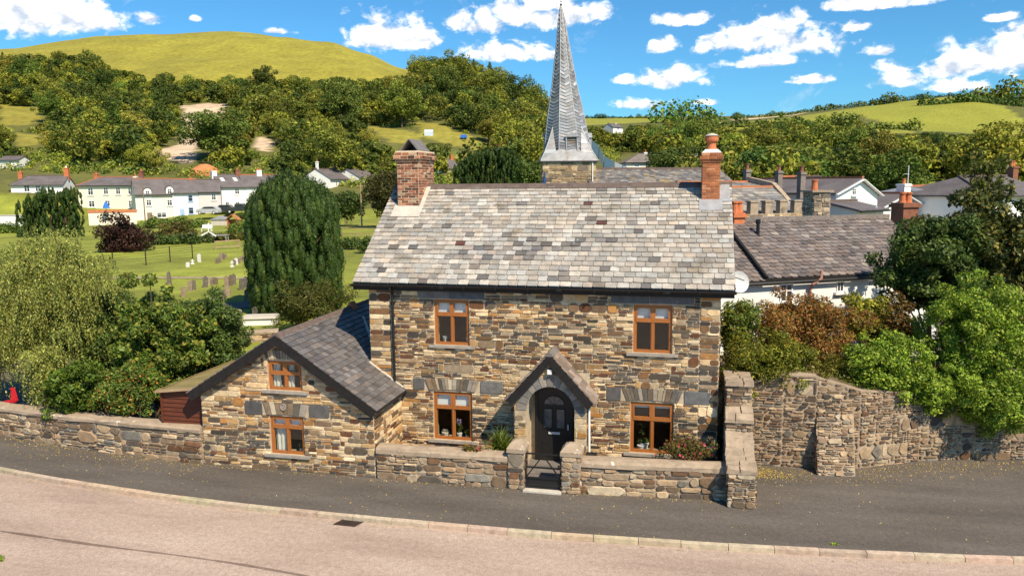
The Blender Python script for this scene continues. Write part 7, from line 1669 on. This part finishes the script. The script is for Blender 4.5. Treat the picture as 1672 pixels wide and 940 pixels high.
# right hand group
plant('rust_shrub', 'large feathery shrub turning rusty brown on the retaining wall beside the cottage', 'shrub', (1205, 468, 1408, 640), 21.4, G_RUST, 56000, .085, depth=.55, asp=.34, clump=(.2, .42), ncl=95, lump=.25, trunk=False, base=2.0)
plant('conifer_shrub', 'yellow green feathery conifer tumbling over the wall at the foot of the rusty shrub', 'shrub', (1172, 545, 1335, 650), 20.25, G_YELLOW[:0]+[(3, (.20, .21, .022)), (3, (.14, .155, .018)), (2, (.085, .11, .015)), (1.6, (.33, .29, .03))], 26000, .08, depth=.5, asp=.34, clump=(.15, .32), ncl=70, lump=.25, trunk=False, base=1.7)
plant('conifer_shrub', 'dark green conifer between the cottage corner and the rusty shrub', 'shrub', (1172, 486, 1235, 580), 20.9, G_MID, 13000, .08, depth=.6, asp=.34, clump=(.15, .3), ncl=36, trunk=False, base=1.8, extra=berries(1500, .08, [(1, (.17, .15, .022))]))
plant('golden_shrub', 'golden yellow shrub in front of the white house wall', 'shrub', (1375, 480, 1445, 560), 22.5, G_YELLOW, 8000, .10, depth=.7, clump=(.16, .3), ncl=32, trunk=False, base=1.8, lump=.3)
plant('rust_shrub', 'smaller rusty shrub under the dark holly tree', 'shrub', (1408, 478, 1502, 610), 22.6, [(3, (.15, .075, .02)), (3, (.07, .065, .014)), (2, (.20, .11, .028))], 13000, .09, depth=.7, clump=(.18, .36), ncl=44, trunk=False, base=1.7, lump=.25)
plant('green_shrub', 'rounded bright green shrub leaning over the middle of the retaining wall', 'shrub', (1368, 540, 1510, 672), 20.2, G_BRIGHT, 26000, .075, depth=.6, matname='leaf_gloss', asp=.5, clump=(.14, .30), ncl=85, trunk=False, base=1.6, lump=.2)
plant('green_shrub', 'tall bright green rounded shrub overhanging the right end of the retaining wall', 'shrub', (1496, 445, 1700, 660), 20.6, G_BRIGHT, 60000, .075, depth=.7, matname='leaf_gloss', asp=.5, clump=(.17, .34), ncl=140, trunk=False, base=1.4, lump=.12)
plant('green_shrub', 'bright green shrub hanging low over the wall at the right edge', 'shrub', (1548, 590, 1710, 716), 19.9, G_BRIGHT, 24000, .075, depth=.6, matname='leaf_gloss', asp=.5, clump=(.14, .30), ncl=70, trunk=False, base=1.2, lump=.2)
plant('green_shrub', 'low bright green shrub joining the middle one and the tall one', 'shrub', (1475, 588, 1585, 676), 20.1, G_BRIGHT, 14000, .075, depth=.6, matname='leaf_gloss', asp=.5, clump=(.13, .26), ncl=48, trunk=False, base=1.4, lump=.2)
plant('holly_tree', 'tall dark glossy leaved tree behind the bright shrubs at the right', 'tree', (1440, 352, 1610, 520), 23.4, G_DARK, 40000, .12, depth=.8, matname='leaf_gloss', clump=(.22, .46), ncl=80, base=1.2, lump=.25)
plant('magnolia_tree', 'open crowned large leaved tree reaching above the roofs at the right edge', 'tree', (1500, 320, 1720, 500), 24.2, [(3, (.06, .072, .014)), (3, (.085, .095, .018)), (2, (.038, .05, .011)), (1.6, (.20, .17, .032))], 26000, .16, depth=.8, matname='leaf_gloss', clump=(.2, .48), ncl=95, base=1.2, lump=.3)
plant('magnolia_tree', 'thin leading shoots of a large leaved tree rising before the far woods at the right', 'tree', (1570, 225, 1640, 400), 29, [(3, (.12, .135, .02)), (2, (.07, .085, .016)), (1, (.20, .18, .035))], 2600, .15, depth=.8, clump=(.2, .36), ncl=30, base=1.2, lump=.4)
plant('fern', 'yellow green ferns along the top of the retaining wall between the two green shrubs', 'fern', (1300, 578, 1405, 655), 20.3, [(3, (.17, .165, .02)), (2, (.11, .12, .018)), (2, (.24, .21, .03)), (1, (.15, .10, .025))], 12000, .085, depth=.6, asp=.3, trunk=False, clump=(.14, .28), ncl=46, base=1.7, lump=.3)
# the cottage front garden
def spiky(name, label, box, d, pal, n, ln, wd, base):
    x0, y0, x1, y1 = box; c = at_depth((x0+x1)/2, y1-4, d); root = thing(name, label, 'plant', (c.x, c.y, base)); w = (x1-x0)/2*d/FPX; h = (y1-y0)*d/FPX; Vs = []; Cs = []
    for i in range(n):
        a = U(0, 6.283); el = U(.35, 1.45); L = ln*U(.6, 1.1); o = np.array([c.x+U(-.3, .3)*w, c.y+U(-.3, .3)*w, c.z+U(-.1, .25)*h]); dr = np.array([math.cos(a)*math.cos(el), math.sin(a)*math.cos(el), math.sin(el)]); sd = np.array([-math.sin(a), math.cos(a), 0])*wd; col = pick(pal); p = o; k = 5
        for s in range(k):
            q = p+dr*L/k; f0, f1 = 1-(s/k)**2, 1-((s+1)/k)**2; Vs.append([p-sd*f0, p+sd*f0, q+sd*f1, q-sd*f1]); Cs.append(col); p = q; dr = dr+np.array([0, 0, -.22]); dr = dr/np.linalg.norm(dr)
    quads_obj('foliage', np.array(Vs), np.array(Cs), 'leaf', root); mb = MB()
    for i in range(6): limb(mb, (c.x, c.y, base-.05), (c.x+U(-.2, .2), c.y+U(-.2, .2), c.z+.2), .025, .012, (1, 1, 1), .1, 4, 5)
    mb.build('stems', 'bark', root)
spiky('spiky_plant', 'spiky green plant with arching leaves left of the porch', (790, 700, 845, 742), 19.6, [(3, (.13, .17, .02)), (2, (.09, .13, .016)), (1, (.20, .22, .03))], 260, .62, .016, .03)
plant('flowering_shrub', 'sprawling shrub with small red flowers under the right hand lower window', 'shrub', (1075, 715, 1168, 756), 18.6, [(3, (.11, .11, .022)), (3, (.075, .085, .016)), (2, (.17, .12, .03)), (1, (.20, .09, .03))], 4200, .06, depth=.5, trunk=False, clump=(.12, .24), ncl=36, base=.03, lump=.4, extra=berries(230, .055, [(2, (.42, .02, .06)), (1, (.5, .10, .16))]))
for (px, py, lab, pal) in ((764, 731, 'little orange flowered plant behind the left front wall', [(1, (.55, .20, .04)), (2, (.1, .12, .02))]), (779, 735, 'little pink flowered plant behind the left front wall', [(1, (.5, .06, .09)), (2, (.1, .12, .02))])):
    plant('flowering_plant', lab, 'plant', (px-9, py-8, px+9, py+8), 19.0, pal, 260, .05, depth=.7, trunk=False, clump=(.04, .09), ncl=10, base=.03)
p = on_y(965, 741, -.95); t = thing('storage_box', 'small black box standing beside the porch on the right', 'box', (p.x, -.95, .03)); mb = MB(); mb.box(p.x-.13, p.x+.13, -1.1, -.85, .03, .58); mb.build('body', 'plastic_black', t); mb = MB(); mb.hexa([(p.x-.15, -1.12, .58), (p.x+.15, -1.12, .58), (p.x+.15, -.83, .58), (p.x-.15, -.83, .58), (p.x-.13, -1.1, .62), (p.x+.13, -1.1, .62), (p.x+.13, -.85, .68), (p.x-.13, -.85, .68)]); mb.build('lid', 'plastic_black', t)
# things on the window sills
def pot(label, x, z, r, h, y=.24, m='white_paint', flower=None, name='flower_pot', pal=G_MID, hh=.25):
    t = thing(name, label, 'plant pot', (x, y, z)); mb = MB(); mb.lathe((x, y, z), [(r*.7, 0), (r*.95, h*.85), (r*1.08, h*.86), (r*1.08, h), (r*.9, h)], 14); mb.build('pot', m, t)
    cs = [(x+U(-r, r)*.8, y+U(-.03, .03), z+h+U(.03, hh)) for _ in range(8)]; V, C = leaves(cs, [(.05, .04, .05)]*8, 150, .055, pal); quads_obj('foliage', V, C, 'leaf', t)
    if flower:
        cs = [(x+U(-r, r)*1.2, y-.04+U(-.03, .03), z+h+hh*U(.7, 1.1)) for _ in range(6)]; V, C = leaves(cs, [(.03, .03, .03)]*6, 90, .04, [(1, flower), (.6, (.6, .5, .6))]); quads_obj('flowers', V, C, 'leaf', t)
pot('white pot with green and lilac flowering plant in the lower left window', 2.42, .45, .07, .12, flower=(.42, .30, .55), hh=.36); pot('yellow green leafy plant in a pot on the lower left window sill', 2.66, .45, .06, .08, pal=G_YELLOW, hh=.14, m='cream_render')
pot('cream dish on the lower left window sill', 2.02, .45, .10, .13, pal=[(1, (.5, .45, .35))], hh=.02, m='cream_render', name='dish'); pot('leafy green houseplant in the lower right window', 7.33, .45, .09, .12, hh=.55, pal=G_DARK); 
pot('white box with a plant in the lower right window', 7.42, .45, .11, .16, y=.32, hh=.1)
pot('small white ornament in the upper left window', 2.06, 3.09, .04, .09, hh=.03, pal=[(1, (.6, .6, .6))], name='ornament'); pot('slim pale green bottle on the upper left window sill', 2.68, 3.09, .025, .16, hh=.02, pal=G_MID, name='ornament', m='pale_glass')
pot('small leafy plant on the lower window sill of the stone wing', -1.28, .45, .07, .08, y=WY+.24, hh=.16, pal=G_DARK)
# weeds, drain, leaves on the tarmac
p = on_z(697, 853, -.1); t = thing('weed', 'yellow green weed growing in the gutter by the kerb', 'plant', p); V, C = leaves([(p.x+U(-.18, .18), p.y-.02, p.z+.04) for _ in range(8)], [(.07, .05, .05)]*8, 260, .05, G_YELLOW); o = quads_obj('foliage', V, C, 'leaf', t)
p = on_z(1363, 888, 0); t = thing('weed', 'tiny green weed at the kerb edge on the right', 'plant', p); V, C = leaves([(p.x+U(-.06, .06), p.y-.02, p.z+.02) for _ in range(4)], [(.04, .03, .03)]*4, 70, .035, G_BRIGHT); quads_obj('foliage', V, C, 'leaf', t)
p = on_z(2, 914, -.1); t = thing('weed', 'green weed at the very left edge of the road', 'plant', p); V, C = leaves([(p.x+U(-.1, .06), p.y-.02, p.z+.05) for _ in range(5)], [(.07, .05, .07)]*5, 110, .06, G_BRIGHT); quads_obj('foliage', V, C, 'leaf', t)
p = on_z(572, 852, -.1); t = thing('drain_cover', 'rusty iron drain grating in the road beside the kerb', 'drain cover', (p.x, p.y, -.1)); ux = Vector((.99, -.01, 0)).normalized(); nx = Vector((.35, 1, 0)).normalized()
mb = MB(); mat('rust_iron', (.05, .032, .022), .85, .4, 12, 6, bump=.3, bscale=40)
q = lambda a, b, z: p+ux*a+nx*b+Z3*z
for (a0, a1, b0, b1) in ((-.26, .26, -.20, -.16), (-.26, .26, .16, .20), (-.26, -.22, -.16, .16), (.22, .26, -.16, .16)): mb.hexa([q(a0, b0, 0), q(a1, b0, 0), q(a1, b1, 0), q(a0, b1, 0), q(a0, b0, .012), q(a1, b0, .012), q(a1, b1, .012), q(a0, b1, .012)])
for k in range(9): a0 = -.215+k*.05; mb.hexa([q(a0, -.16, 0), q(a0+.025, -.16, 0), q(a0+.025, .16, 0), q(a0, .16, 0), q(a0, -.16, .009), q(a0+.025, -.16, .009), q(a0+.025, .16, .009), q(a0, .16, .009)])
mb.build('grating', 'rust_iron', t); mb = MB(); mb.hexa([q(a, b, .0008) for a, b in ((-.22, -.16), (.22, -.16), (.22, .16), (-.22, .16))]+[q(a, b, .003) for a, b in ((-.22, -.16), (.22, -.16), (.22, .16), (-.22, .16))]); mb.build('sump', 'plastic_black', t)
def litter():
    P = []
    def add(n, fx):
        for _ in range(n):
            x, y = fx()
            P.append((x, y))
    wallx = [-21, -17, -14.2, -11.54, -8.98, -6.7, -4.06, .9, 4.3, 9.4, 10.2]; wally = [1.2, .1, -.5, -1.05, -1.5, -1.8, -1.97, -1.97, -1.95, -1.65, -1.6]
    def along_wall():
        x = U(-14, 10.3); return x, float(np.interp(x, wallx, wally))-abs(rnd.gauss(0, .07))-.03
    def leftwall():
        x = U(-15, -4); return x, float(np.interp(x, wallx, wally))-abs(rnd.gauss(0, .45))-.03
    def right():
        x = U(10.1, 18); return x, float(np.interp(x, [10.1, 10.9, 12.8, 14.5, 17.2], [.9, .9, 1.1, 2.0, 2.65]))-abs(rnd.gauss(0, .55))-.05
    def drift():
        return 10.15+abs(rnd.gauss(0, .55)), rnd.gauss(.35, .22)
    def pave(): x = U(-11, 15); return x, U(-3.9, -1.9) if x < 10.2 else U(-3.4, .8)
    def kerbl(): x = U(-10, 14); return x, float(np.interp(x, [k[0] for k in KERB], [k[1] for k in KERB]))-.2-abs(rnd.gauss(0, .06))
    add(700, along_wall); add(900, leftwall); add(1500, right); add(700, drift); add(520, pave); add(90, kerbl)
    P = np.array(P); n = len(P); kz = np.array([float(np.interp(x, [k[0] for k in KERB], [k[1] for k in KERB])) for x in P[:, 0]]); z = np.where(P[:, 1] < kz-.1, -.098, .006)
    keep = ~((P[:, 0] > 11.65) & (P[:, 0] < 12.7) & (P[:, 1] > .35)); P = P[keep]; z = z[keep]; n = len(P)
    a = rng.uniform(0, 6.28, n); s = rng.uniform(.010, .026, n); t = np.stack([np.cos(a), np.sin(a), rng.normal(size=n)*.25], 1)*s[:, None]; b = np.stack([-np.sin(a), np.cos(a), rng.normal(size=n)*.25], 1)*s[:, None]*.6; c = np.stack([P[:, 0], P[:, 1], z+.004], 1)
    V = np.stack([c-t, c+b, c+t, c-b], 1); C = pal_cols([(4, (.58, .40, .10)), (3, (.66, .50, .20)), (2, (.40, .25, .08)), (1, (.30, .30, .05))], None, n, .3)
    o = quads_obj('fallen_leaves', V, C, 'leaf'); tag(o, 'small yellow leaves scattered over the pavement and along the walls', 'leaves', kind='stuff')
litter()
# red and dark odds and ends glimpsed behind the low wall at far left
p = on_y(24, 640, -.2); t = thing('garden_chair', 'bright red folded garden chair glimpsed behind the low wall at the far left', 'chair', (p.x, -.2, 0)); mat('red_cloth', (.40, .012, .018), .6, .15, 5, 4); mb = MB(); mb.hexa([(p.x-.06, -.3, p.z-.22), (p.x+.18, -.3, p.z-.22), (p.x+.18, -.26, p.z-.22), (p.x-.06, -.26, p.z-.22), (p.x-.20, -.15, p.z+.12), (p.x-.08, -.15, p.z+.12), (p.x-.08, -.11, p.z+.12), (p.x-.20, -.11, p.z+.12)]); mb.build('backrest', 'red_cloth', t)
mb = MB(); mb.hexa([(p.x-.18, -.75, p.z-.26), (p.x+.18, -.75, p.z-.26), (p.x+.18, -.3, p.z-.26), (p.x-.18, -.3, p.z-.26), (p.x-.18, -.75, p.z-.22), (p.x+.18, -.75, p.z-.22), (p.x+.18, -.3, p.z-.22), (p.x-.18, -.3, p.z-.22)]); mb.build('seat', 'red_cloth', t)
for a in (-.17, .15):
    for b in (-.72, -.3): mb = MB(); mb.box(p.x+a, p.x+a+.025, b, b+.025, -.3, p.z-.26); mb.build('leg', 'iron', t)

# ------------------------------------------------------------------ woods and far trees
FAR_G = [[(4, (.050, .062, .013)), (3, (.070, .082, .016)), (2, (.036, .047, .011)), (1, (.10, .105, .022))],
         [(4, (.080, .083, .016)), (3, (.105, .10, .02)), (2, (.055, .06, .013)), (1, (.15, .135, .028))],
         [(4, (.030, .042, .011)), (3, (.042, .055, .013)), (1, (.062, .072, .017))],
         [(4, (.115, .115, .018)), (3, (.15, .14, .022)), (2, (.08, .085, .016))]]
FAR_G = [[(w, (c[0]*2.65, c[1]*2.75, c[2]*2.1)) for w, c in g] for g in FAR_G]
def far_tree_mesh(kind, seed):
    """unit tree, 10 m tall"""
    h = 10.0; cs = []; rs = []
    if kind == 'conifer':
        for i in range(40):
            t = (i+.5)/40; r = 2.6*(1-t)**.8*U(.5, 1); a = i*2.4; s = .35+.75*(1-t); cs.append((r*math.cos(a), r*math.sin(a), 1.0+8.6*t)); rs.append((s, s, s*.7))
        n, leaf, asp = 6000, .42, .35
    elif kind == 'bush':
        c, r = clumps_on((0, 0, 3.6), (5.2, 5.2, 4.2), 34, (1.1, 2.0), zmin=-.6, lump=.25, jitter=.4); cs, rs = c, r; n, leaf, asp = 6000, .42, .6
    else:
        w = U(3.3, 4.6); c, r = clumps_on((0, 0, 5.9), (w, w, 4.0), 38, (.9, 1.75), zmin=-.75, lump=.28, jitter=.5); cs, rs = c, r
        c, r = clumps_on((0, 0, 5.6), (w*.5, w*.5, 2.4), 8, (1.2, 1.8)); cs += c; rs += r; n, leaf, asp = 8500, .40, .6
    return cs, rs, n, leaf, asp
PROTO = []
def make_proto(kind, pal, name):
    cs, rs, n, leaf, asp = far_tree_mesh(kind, 0); V, C = leaves(cs, rs, n, leaf, pal, asp, .35, .6, .62, clumpvar=.22)
    root = bpy.data.objects.new(name, None); crown = quads_obj('crown', V, C, 'leaf_far'); COL.objects.unlink(crown)
    mb = MB(); mb.tube([(0, 0, -1), (.1, 0, 3), (0, .1, 6)], [.28, .2, .08], 6)
    for q in range(6): limb(mb, (0, 0, U(1.5, 4)), cs[rnd.randrange(len(cs))], .1, .03, (1, 1, 1), .1, 3, 4)
    tr = mb.build('trunk', 'bark'); tr.location = (0, 0, 0); COL.objects.unlink(tr)
    return (name, crown, tr, kind)
for k, p in (('broadleaf', 0), ('broadleaf', 0), ('broadleaf', 1), ('broadleaf', 2), ('broadleaf', 3), ('broadleaf', 1), ('conifer', 2), ('conifer', 0), ('bush', 0), ('bush', 1), ('bush', 3), ('bush', 2)):
    PROTO.append(make_proto(k, FAR_G[p], {'broadleaf': 'broadleaf_tree', 'conifer': 'conifer_tree', 'bush': 'bush'}[k]))
def plant_far(pi, x, y, h, label, cat, group, wid=1.0, z=None):
    name, crown, tr, kind = PROTO[pi]; z = H(x, y) if z is None else z; s = h/(10.0 if kind != 'bush' else 7.6)
    r = bpy.data.objects.new(name, None); COL.objects.link(r); r.location = (x, y, z); r.empty_display_size = .5
    tag(r, label, cat, group); r.scale = (s*wid, s*wid, s); r.rotation_euler = (0, 0, U(0, 6.28))
    for o in (crown, tr):
        c = o.copy(); COL.objects.link(c); c.parent = r; c.location = (0, 0, 0)
    return r
placed = []
def free(x, y, r):
    for (a, b, q) in placed:
        if (a-x)**2+(b-y)**2 < (r+q)**2*.62: return False
    return True
def covers(x, y, z, h, w):
    """photo points a tree here would cover"""
    out = []
    for t in (0.02, .25, .5, .75, 1.0):
        for s in (-.9, -.45, 0, .45, .9):
            if abs(s) > .5 and t in (.02, 1.0): continue
            P = Vector((x, y, z+h*t))+R0*(s*w); out.append(pix(P))
    return out
def bearing(px, d):
    l = (px-836)/FPX*d*1.01; return CAM.x+FH.x*d+R0.x*l, CAM.y+FH.y*d+R0.y*l
STUFF = []
def wood(n_try, pxr, dr, hr, kinds, label, group, clear, maxn, cond=None, stuff_after=True, dpow=1.0):
    c = 0
    for _ in range(n_try):
        d = dr[0]+(dr[1]-dr[0])*rnd.random()**dpow; px = U(*pxr); x, y = bearing(px, d); pi = kinds[rnd.randrange(len(kinds))]; bush = PROTO[pi][3] == 'bush'
        h = U(*hr)*(.5 if bush else 1)*(1 if PROTO[pi][3] != 'conifer' else 1.1)*((1.25 if px > 640 else (.72 if rnd.random() < .6 else 1.05)) if px < 930 else U(.75, 1.3)); w = h*(.38 if not bush else .6); wc = h*(.52 if not bush else .75); z = H(x, y)
        if cond and not cond(px, d, x, y, z): continue
        if not free(x, y, w*.85): continue
        if any(inpoly(a, b, cl) for a, b in covers(x, y, z, h, wc) for cl in clear): continue
        placed.append((x, y, w*.85))
        if c < maxn: plant_far(pi, x, y, h, label if not bush else label.replace('tree', 'bush'), 'tree' if not bush else 'bush', group if not bush else group.replace('trees', 'bushes'), U(.85, 1.15))
        else: STUFF.append((x, y, z, h, w, pi))
        c += 1
    return c
# distinct ones first
def one(px, yb, d, h, pi, label, cat='tree', wid=1.0, z=None):
    x, y = bearing(px, d); placed.append((x, y, h*.33*wid)); return plant_far(pi, x, y, h, label, cat, None, wid, z)
one(368, 270, 194, 12.5, 3, 'big rounded dark tree standing in front of the pale hillside scar', wid=1.45); one(572, 215, 270, 16.5, 3, 'tall dark tree standing proud in the middle of the hill wood', wid=.95)
one(245, 290, 176, 6.5, 4, 'light green tree behind the cream dormered cottage'); one(268, 288, 174, 5.5, 2, 'light green tree below the pale scar'); one(105, 215, 262, 10, 1, 'rounded tree high on the left of the hill wood')
one(1262, 285, 118, 13.5, 3, 'broad dark tree behind the hall chimneys, left of a pair', wid=1.35, z=-1.5); one(1345, 290, 122, 13.0, 0, 'broad dark tree behind the hall chimneys, right of a pair', wid=1.4, z=-1.2); one(1305, 290, 128, 13.5, 0, 'dark tree between the two broad trees behind the hall', wid=1.2, z=-1)
one(1100, 280, 140, 9.5, 3, 'dark spreading tree behind the church nave', wid=1.25); one(1075, 285, 132, 6.5, 3, 'lower dark tree behind the church nave', wid=1.2)
one(1600, 280, 120, 13, 4, 'bright green tree before the far woods above the right hand roofs', wid=1.0); one(1450, 290, 112, 9, 1, 'olive green tree behind the white house with the mast', wid=1.1)
for px, yb, d, h, pi, lab in ((448, 128, 345, 11.5, 3, 'tallest dark tree on the upper edge of the hill wood'), (292, 124, 345, 7.5, 3, 'small dark tree standing clear on the upper edge of the wood, above the scar'), (330, 126, 345, 6.5, 0, 'low spreading tree on the upper edge of the wood, above the scar'), (392, 128, 345, 7, 3, 'rounded tree on the upper edge of the wood near the middle'), (512, 130, 345, 7.5, 1, 'olive tree on the upper edge of the wood, right of the tallest one')): one(px, yb, d, h, pi, lab)
nL = wood(9000, (-330, 930), (178, 480), (6.5, 12.5), [0, 1, 2, 3, 5, 0, 3, 4, 6, 7, 8, 9, 10, 11], 'tree in the mixed wood on the hill across the valley', 'trees on the left hill', CLEAR, 235, cond=lambda px, d, x, y, z: not (d > 395 and px < 640) and not (px > 690 and d > 430), dpow=.75)
nR = wood(6000, (930, 1950), (105, 330), (6, 12), [0, 1, 2, 3, 5, 4, 8, 9, 11, 0], 'tree in the woods behind the roofs on the right', 'trees on the right slope', FIELDR+[[(1195, 300), (1195, 330), (1672, 330), (1672, 300)], [(970, 225), (980, 225), (1035, 280), (975, 280)], [(999, 202), (1020, 202), (1020, 213), (999, 213)], [(1020, 249), (1062, 249), (1062, 272), (1020, 272)]], 170, dpow=.8)
nF = wood(3500, (930, 1950), (330, 640), (7, 12), [0, 1, 2, 3, 5, 11, 8], 'tree in the far wood below the hill fields on the right', 'trees below the far fields', FIELDR+[[(999, 202), (1020, 202), (1020, 213), (999, 213)]], 80)
print('woods', nL, nR, nF, 'stuff', len(STUFF))
# everything past the individuals, plus undergrowth, as masses
def mass(name, label, items, n_each, leaf):
    if not items: return
    Vs = []; Cs = []
    for (x, y, z, h, w, pi) in items:
        cs, rs = clumps_on((x, y, z+h*.55), (w, w, h*.45), 14, (w*.3, w*.5), zmin=-.7, lump=.25); V, C = leaves(cs, rs, n_each, leaf, FAR_G[rnd.randrange(4)], .6, .35, .6, .6); Vs.append(V); Cs.append(C)
    o = quads_obj(name, np.concatenate(Vs), np.concatenate(Cs), 'leaf_far'); tag(o, label, 'wood', kind='stuff')
mass('wood', 'dense mass of far woodland filling the gaps between the single trees', STUFF, 900, .75)
def undergrowth():
    Vs = []; Cs = []
    for (pxr, dr, n, clear) in (((-330, 930), (172, 400), 5200, CLEAR), ((930, 1900), (100, 420), 3600, FIELDR+[[(1020, 249), (1062, 249), (1062, 272), (1020, 272)]])):
        for _ in range(n):
            d = U(*dr); px = U(*pxr); x, y = bearing(px, d); z = H(x, y); s = U(.7, 2.0); q = [pix(Vector((x, y, z+a*s))+R0*(b*s)) for a in (0, 1.2) for b in (-1.5, 0, 1.5)]
            if any(inpoly(a, b, c) for a, b in q for c in clear): continue
            if d > 340 and px < 650: continue
            V, C = leaves([(x, y, z+s*.3), (x+U(-1, 1)*s, y+U(-1, 1)*s, z+s*.35)], [(s, s, s*.8), (s*.7, s*.7, s*.7)], 90, .5, FAR_G[rnd.choice([0, 1, 1, 3, 2])], .6, .4, .6, .6); Vs.append(V); Cs.append(C)
    o = quads_obj('undergrowth', np.concatenate(Vs), np.concatenate(Cs), 'leaf_far'); tag(o, 'tangled undergrowth covering the slopes between the trees', 'undergrowth', kind='stuff')
undergrowth()
# hedges between the far fields
def hedge(label, pts, d, w, pal=FAR_G[2], lump=1.0):
    P = [at_depth(x, y, dd) for (x, y, dd) in [(q[0], q[1], q[2] if len(q) > 2 else d) for q in pts]]; P = [Vector((p.x, p.y, H(p.x, p.y))) for p in P]; root = None; cs = []; rs = []
    for a, b in zip(P, P[1:]):
        n = max(2, int((b-a).length/(w*.8)))
        for i in range(n): q = a.lerp(b, i/n); s = w*U(.6, 1.2)*(1+lump*.8*(rnd.random() < .18)); cs.append((q.x, q.y, H(q.x, q.y)+s*.5)); rs.append((s, s, s*1.1))
    V, C = leaves(cs, rs, len(cs)*90, w*.55, pal, .6, .35, .6, .6); o = quads_obj('hedge', V, C, 'leaf_far', None, loc=P[0]); tag(o, label, 'hedge')
hedge('dark skyline hedge of the big field with taller wind bent trees', [(1330, 186), (1370, 181), (1420, 177), (1478, 168)], 880, 4.2, lump=2.0)
hedge('thin hedge line on the crown of the right hill', [(1475, 163), (1540, 159), (1600, 158), (1650, 162)], 885, 2.2)
hedge('thick hedge running down from the right across the big field', [(1505, 176), (1560, 180), (1610, 184), (1650, 198), (1675, 214)], 800, 4.5)
hedge('hedge between the big field and the tan stubble strip', [(1195, 200), (1250, 194), (1300, 188), (1330, 184)], 900, 2.4)
hedge('hedge along the foot of the big field', [(1350, 197), (1400, 205), (1450, 213), (1500, 216)], 640, 4.0, FAR_G[0])
hedge('hedge and trees along the lower edge of the left part of the big field', [(1110, 214), (1170, 214), (1230, 212), (1300, 208), (1350, 200)], 660, 4.0, FAR_G[0])
hedge('hedge on the far skyline just right of the spire', [(950, 191), (1010, 191), (1080, 191), (1115, 192)], 1130, 2.4)
hedge('band of dark trees climbing the skyline between the spire and the orange chimney', [(1070, 202), (1110, 196), (1150, 194), (1192, 196)], 860, 8.0, FAR_G[0])
hedge('clipped hedge across the steep grass above the cream house', [(712, 238), (745, 244), (775, 250), (800, 254)], 205, 2.4, FAR_G[2])
hedge('wooded edge of the hill fields at the far right', [(1600, 172), (1640, 170), (1690, 172), (1760, 176)], 840, 9.0, FAR_G[0])
# orange earth bank behind the pinkish cottage
mb = MB(); a = at_depth(298, 288, 172); b = at_depth(352, 284, 172)
for i in range(8):
    t0, t1 = i/8, (i+1)/8; p0, p1 = a.lerp(b, t0), a.lerp(b, t1); h0, h1 = 2.6*math.sin(math.pi*(t0*.8+.15)), 2.6*math.sin(math.pi*(t1*.8+.15)); mb.hexa([p0-Z3*4, p1-Z3*4, p1+FH*4-Z3*4, p0+FH*4-Z3*4, p0+Z3*h0*.2, p1+Z3*h1*.2, p1+FH*4+Z3*h1, p0+FH*4+Z3*h0])
struct(mb.build('earth_bank', 'orange_soil'))
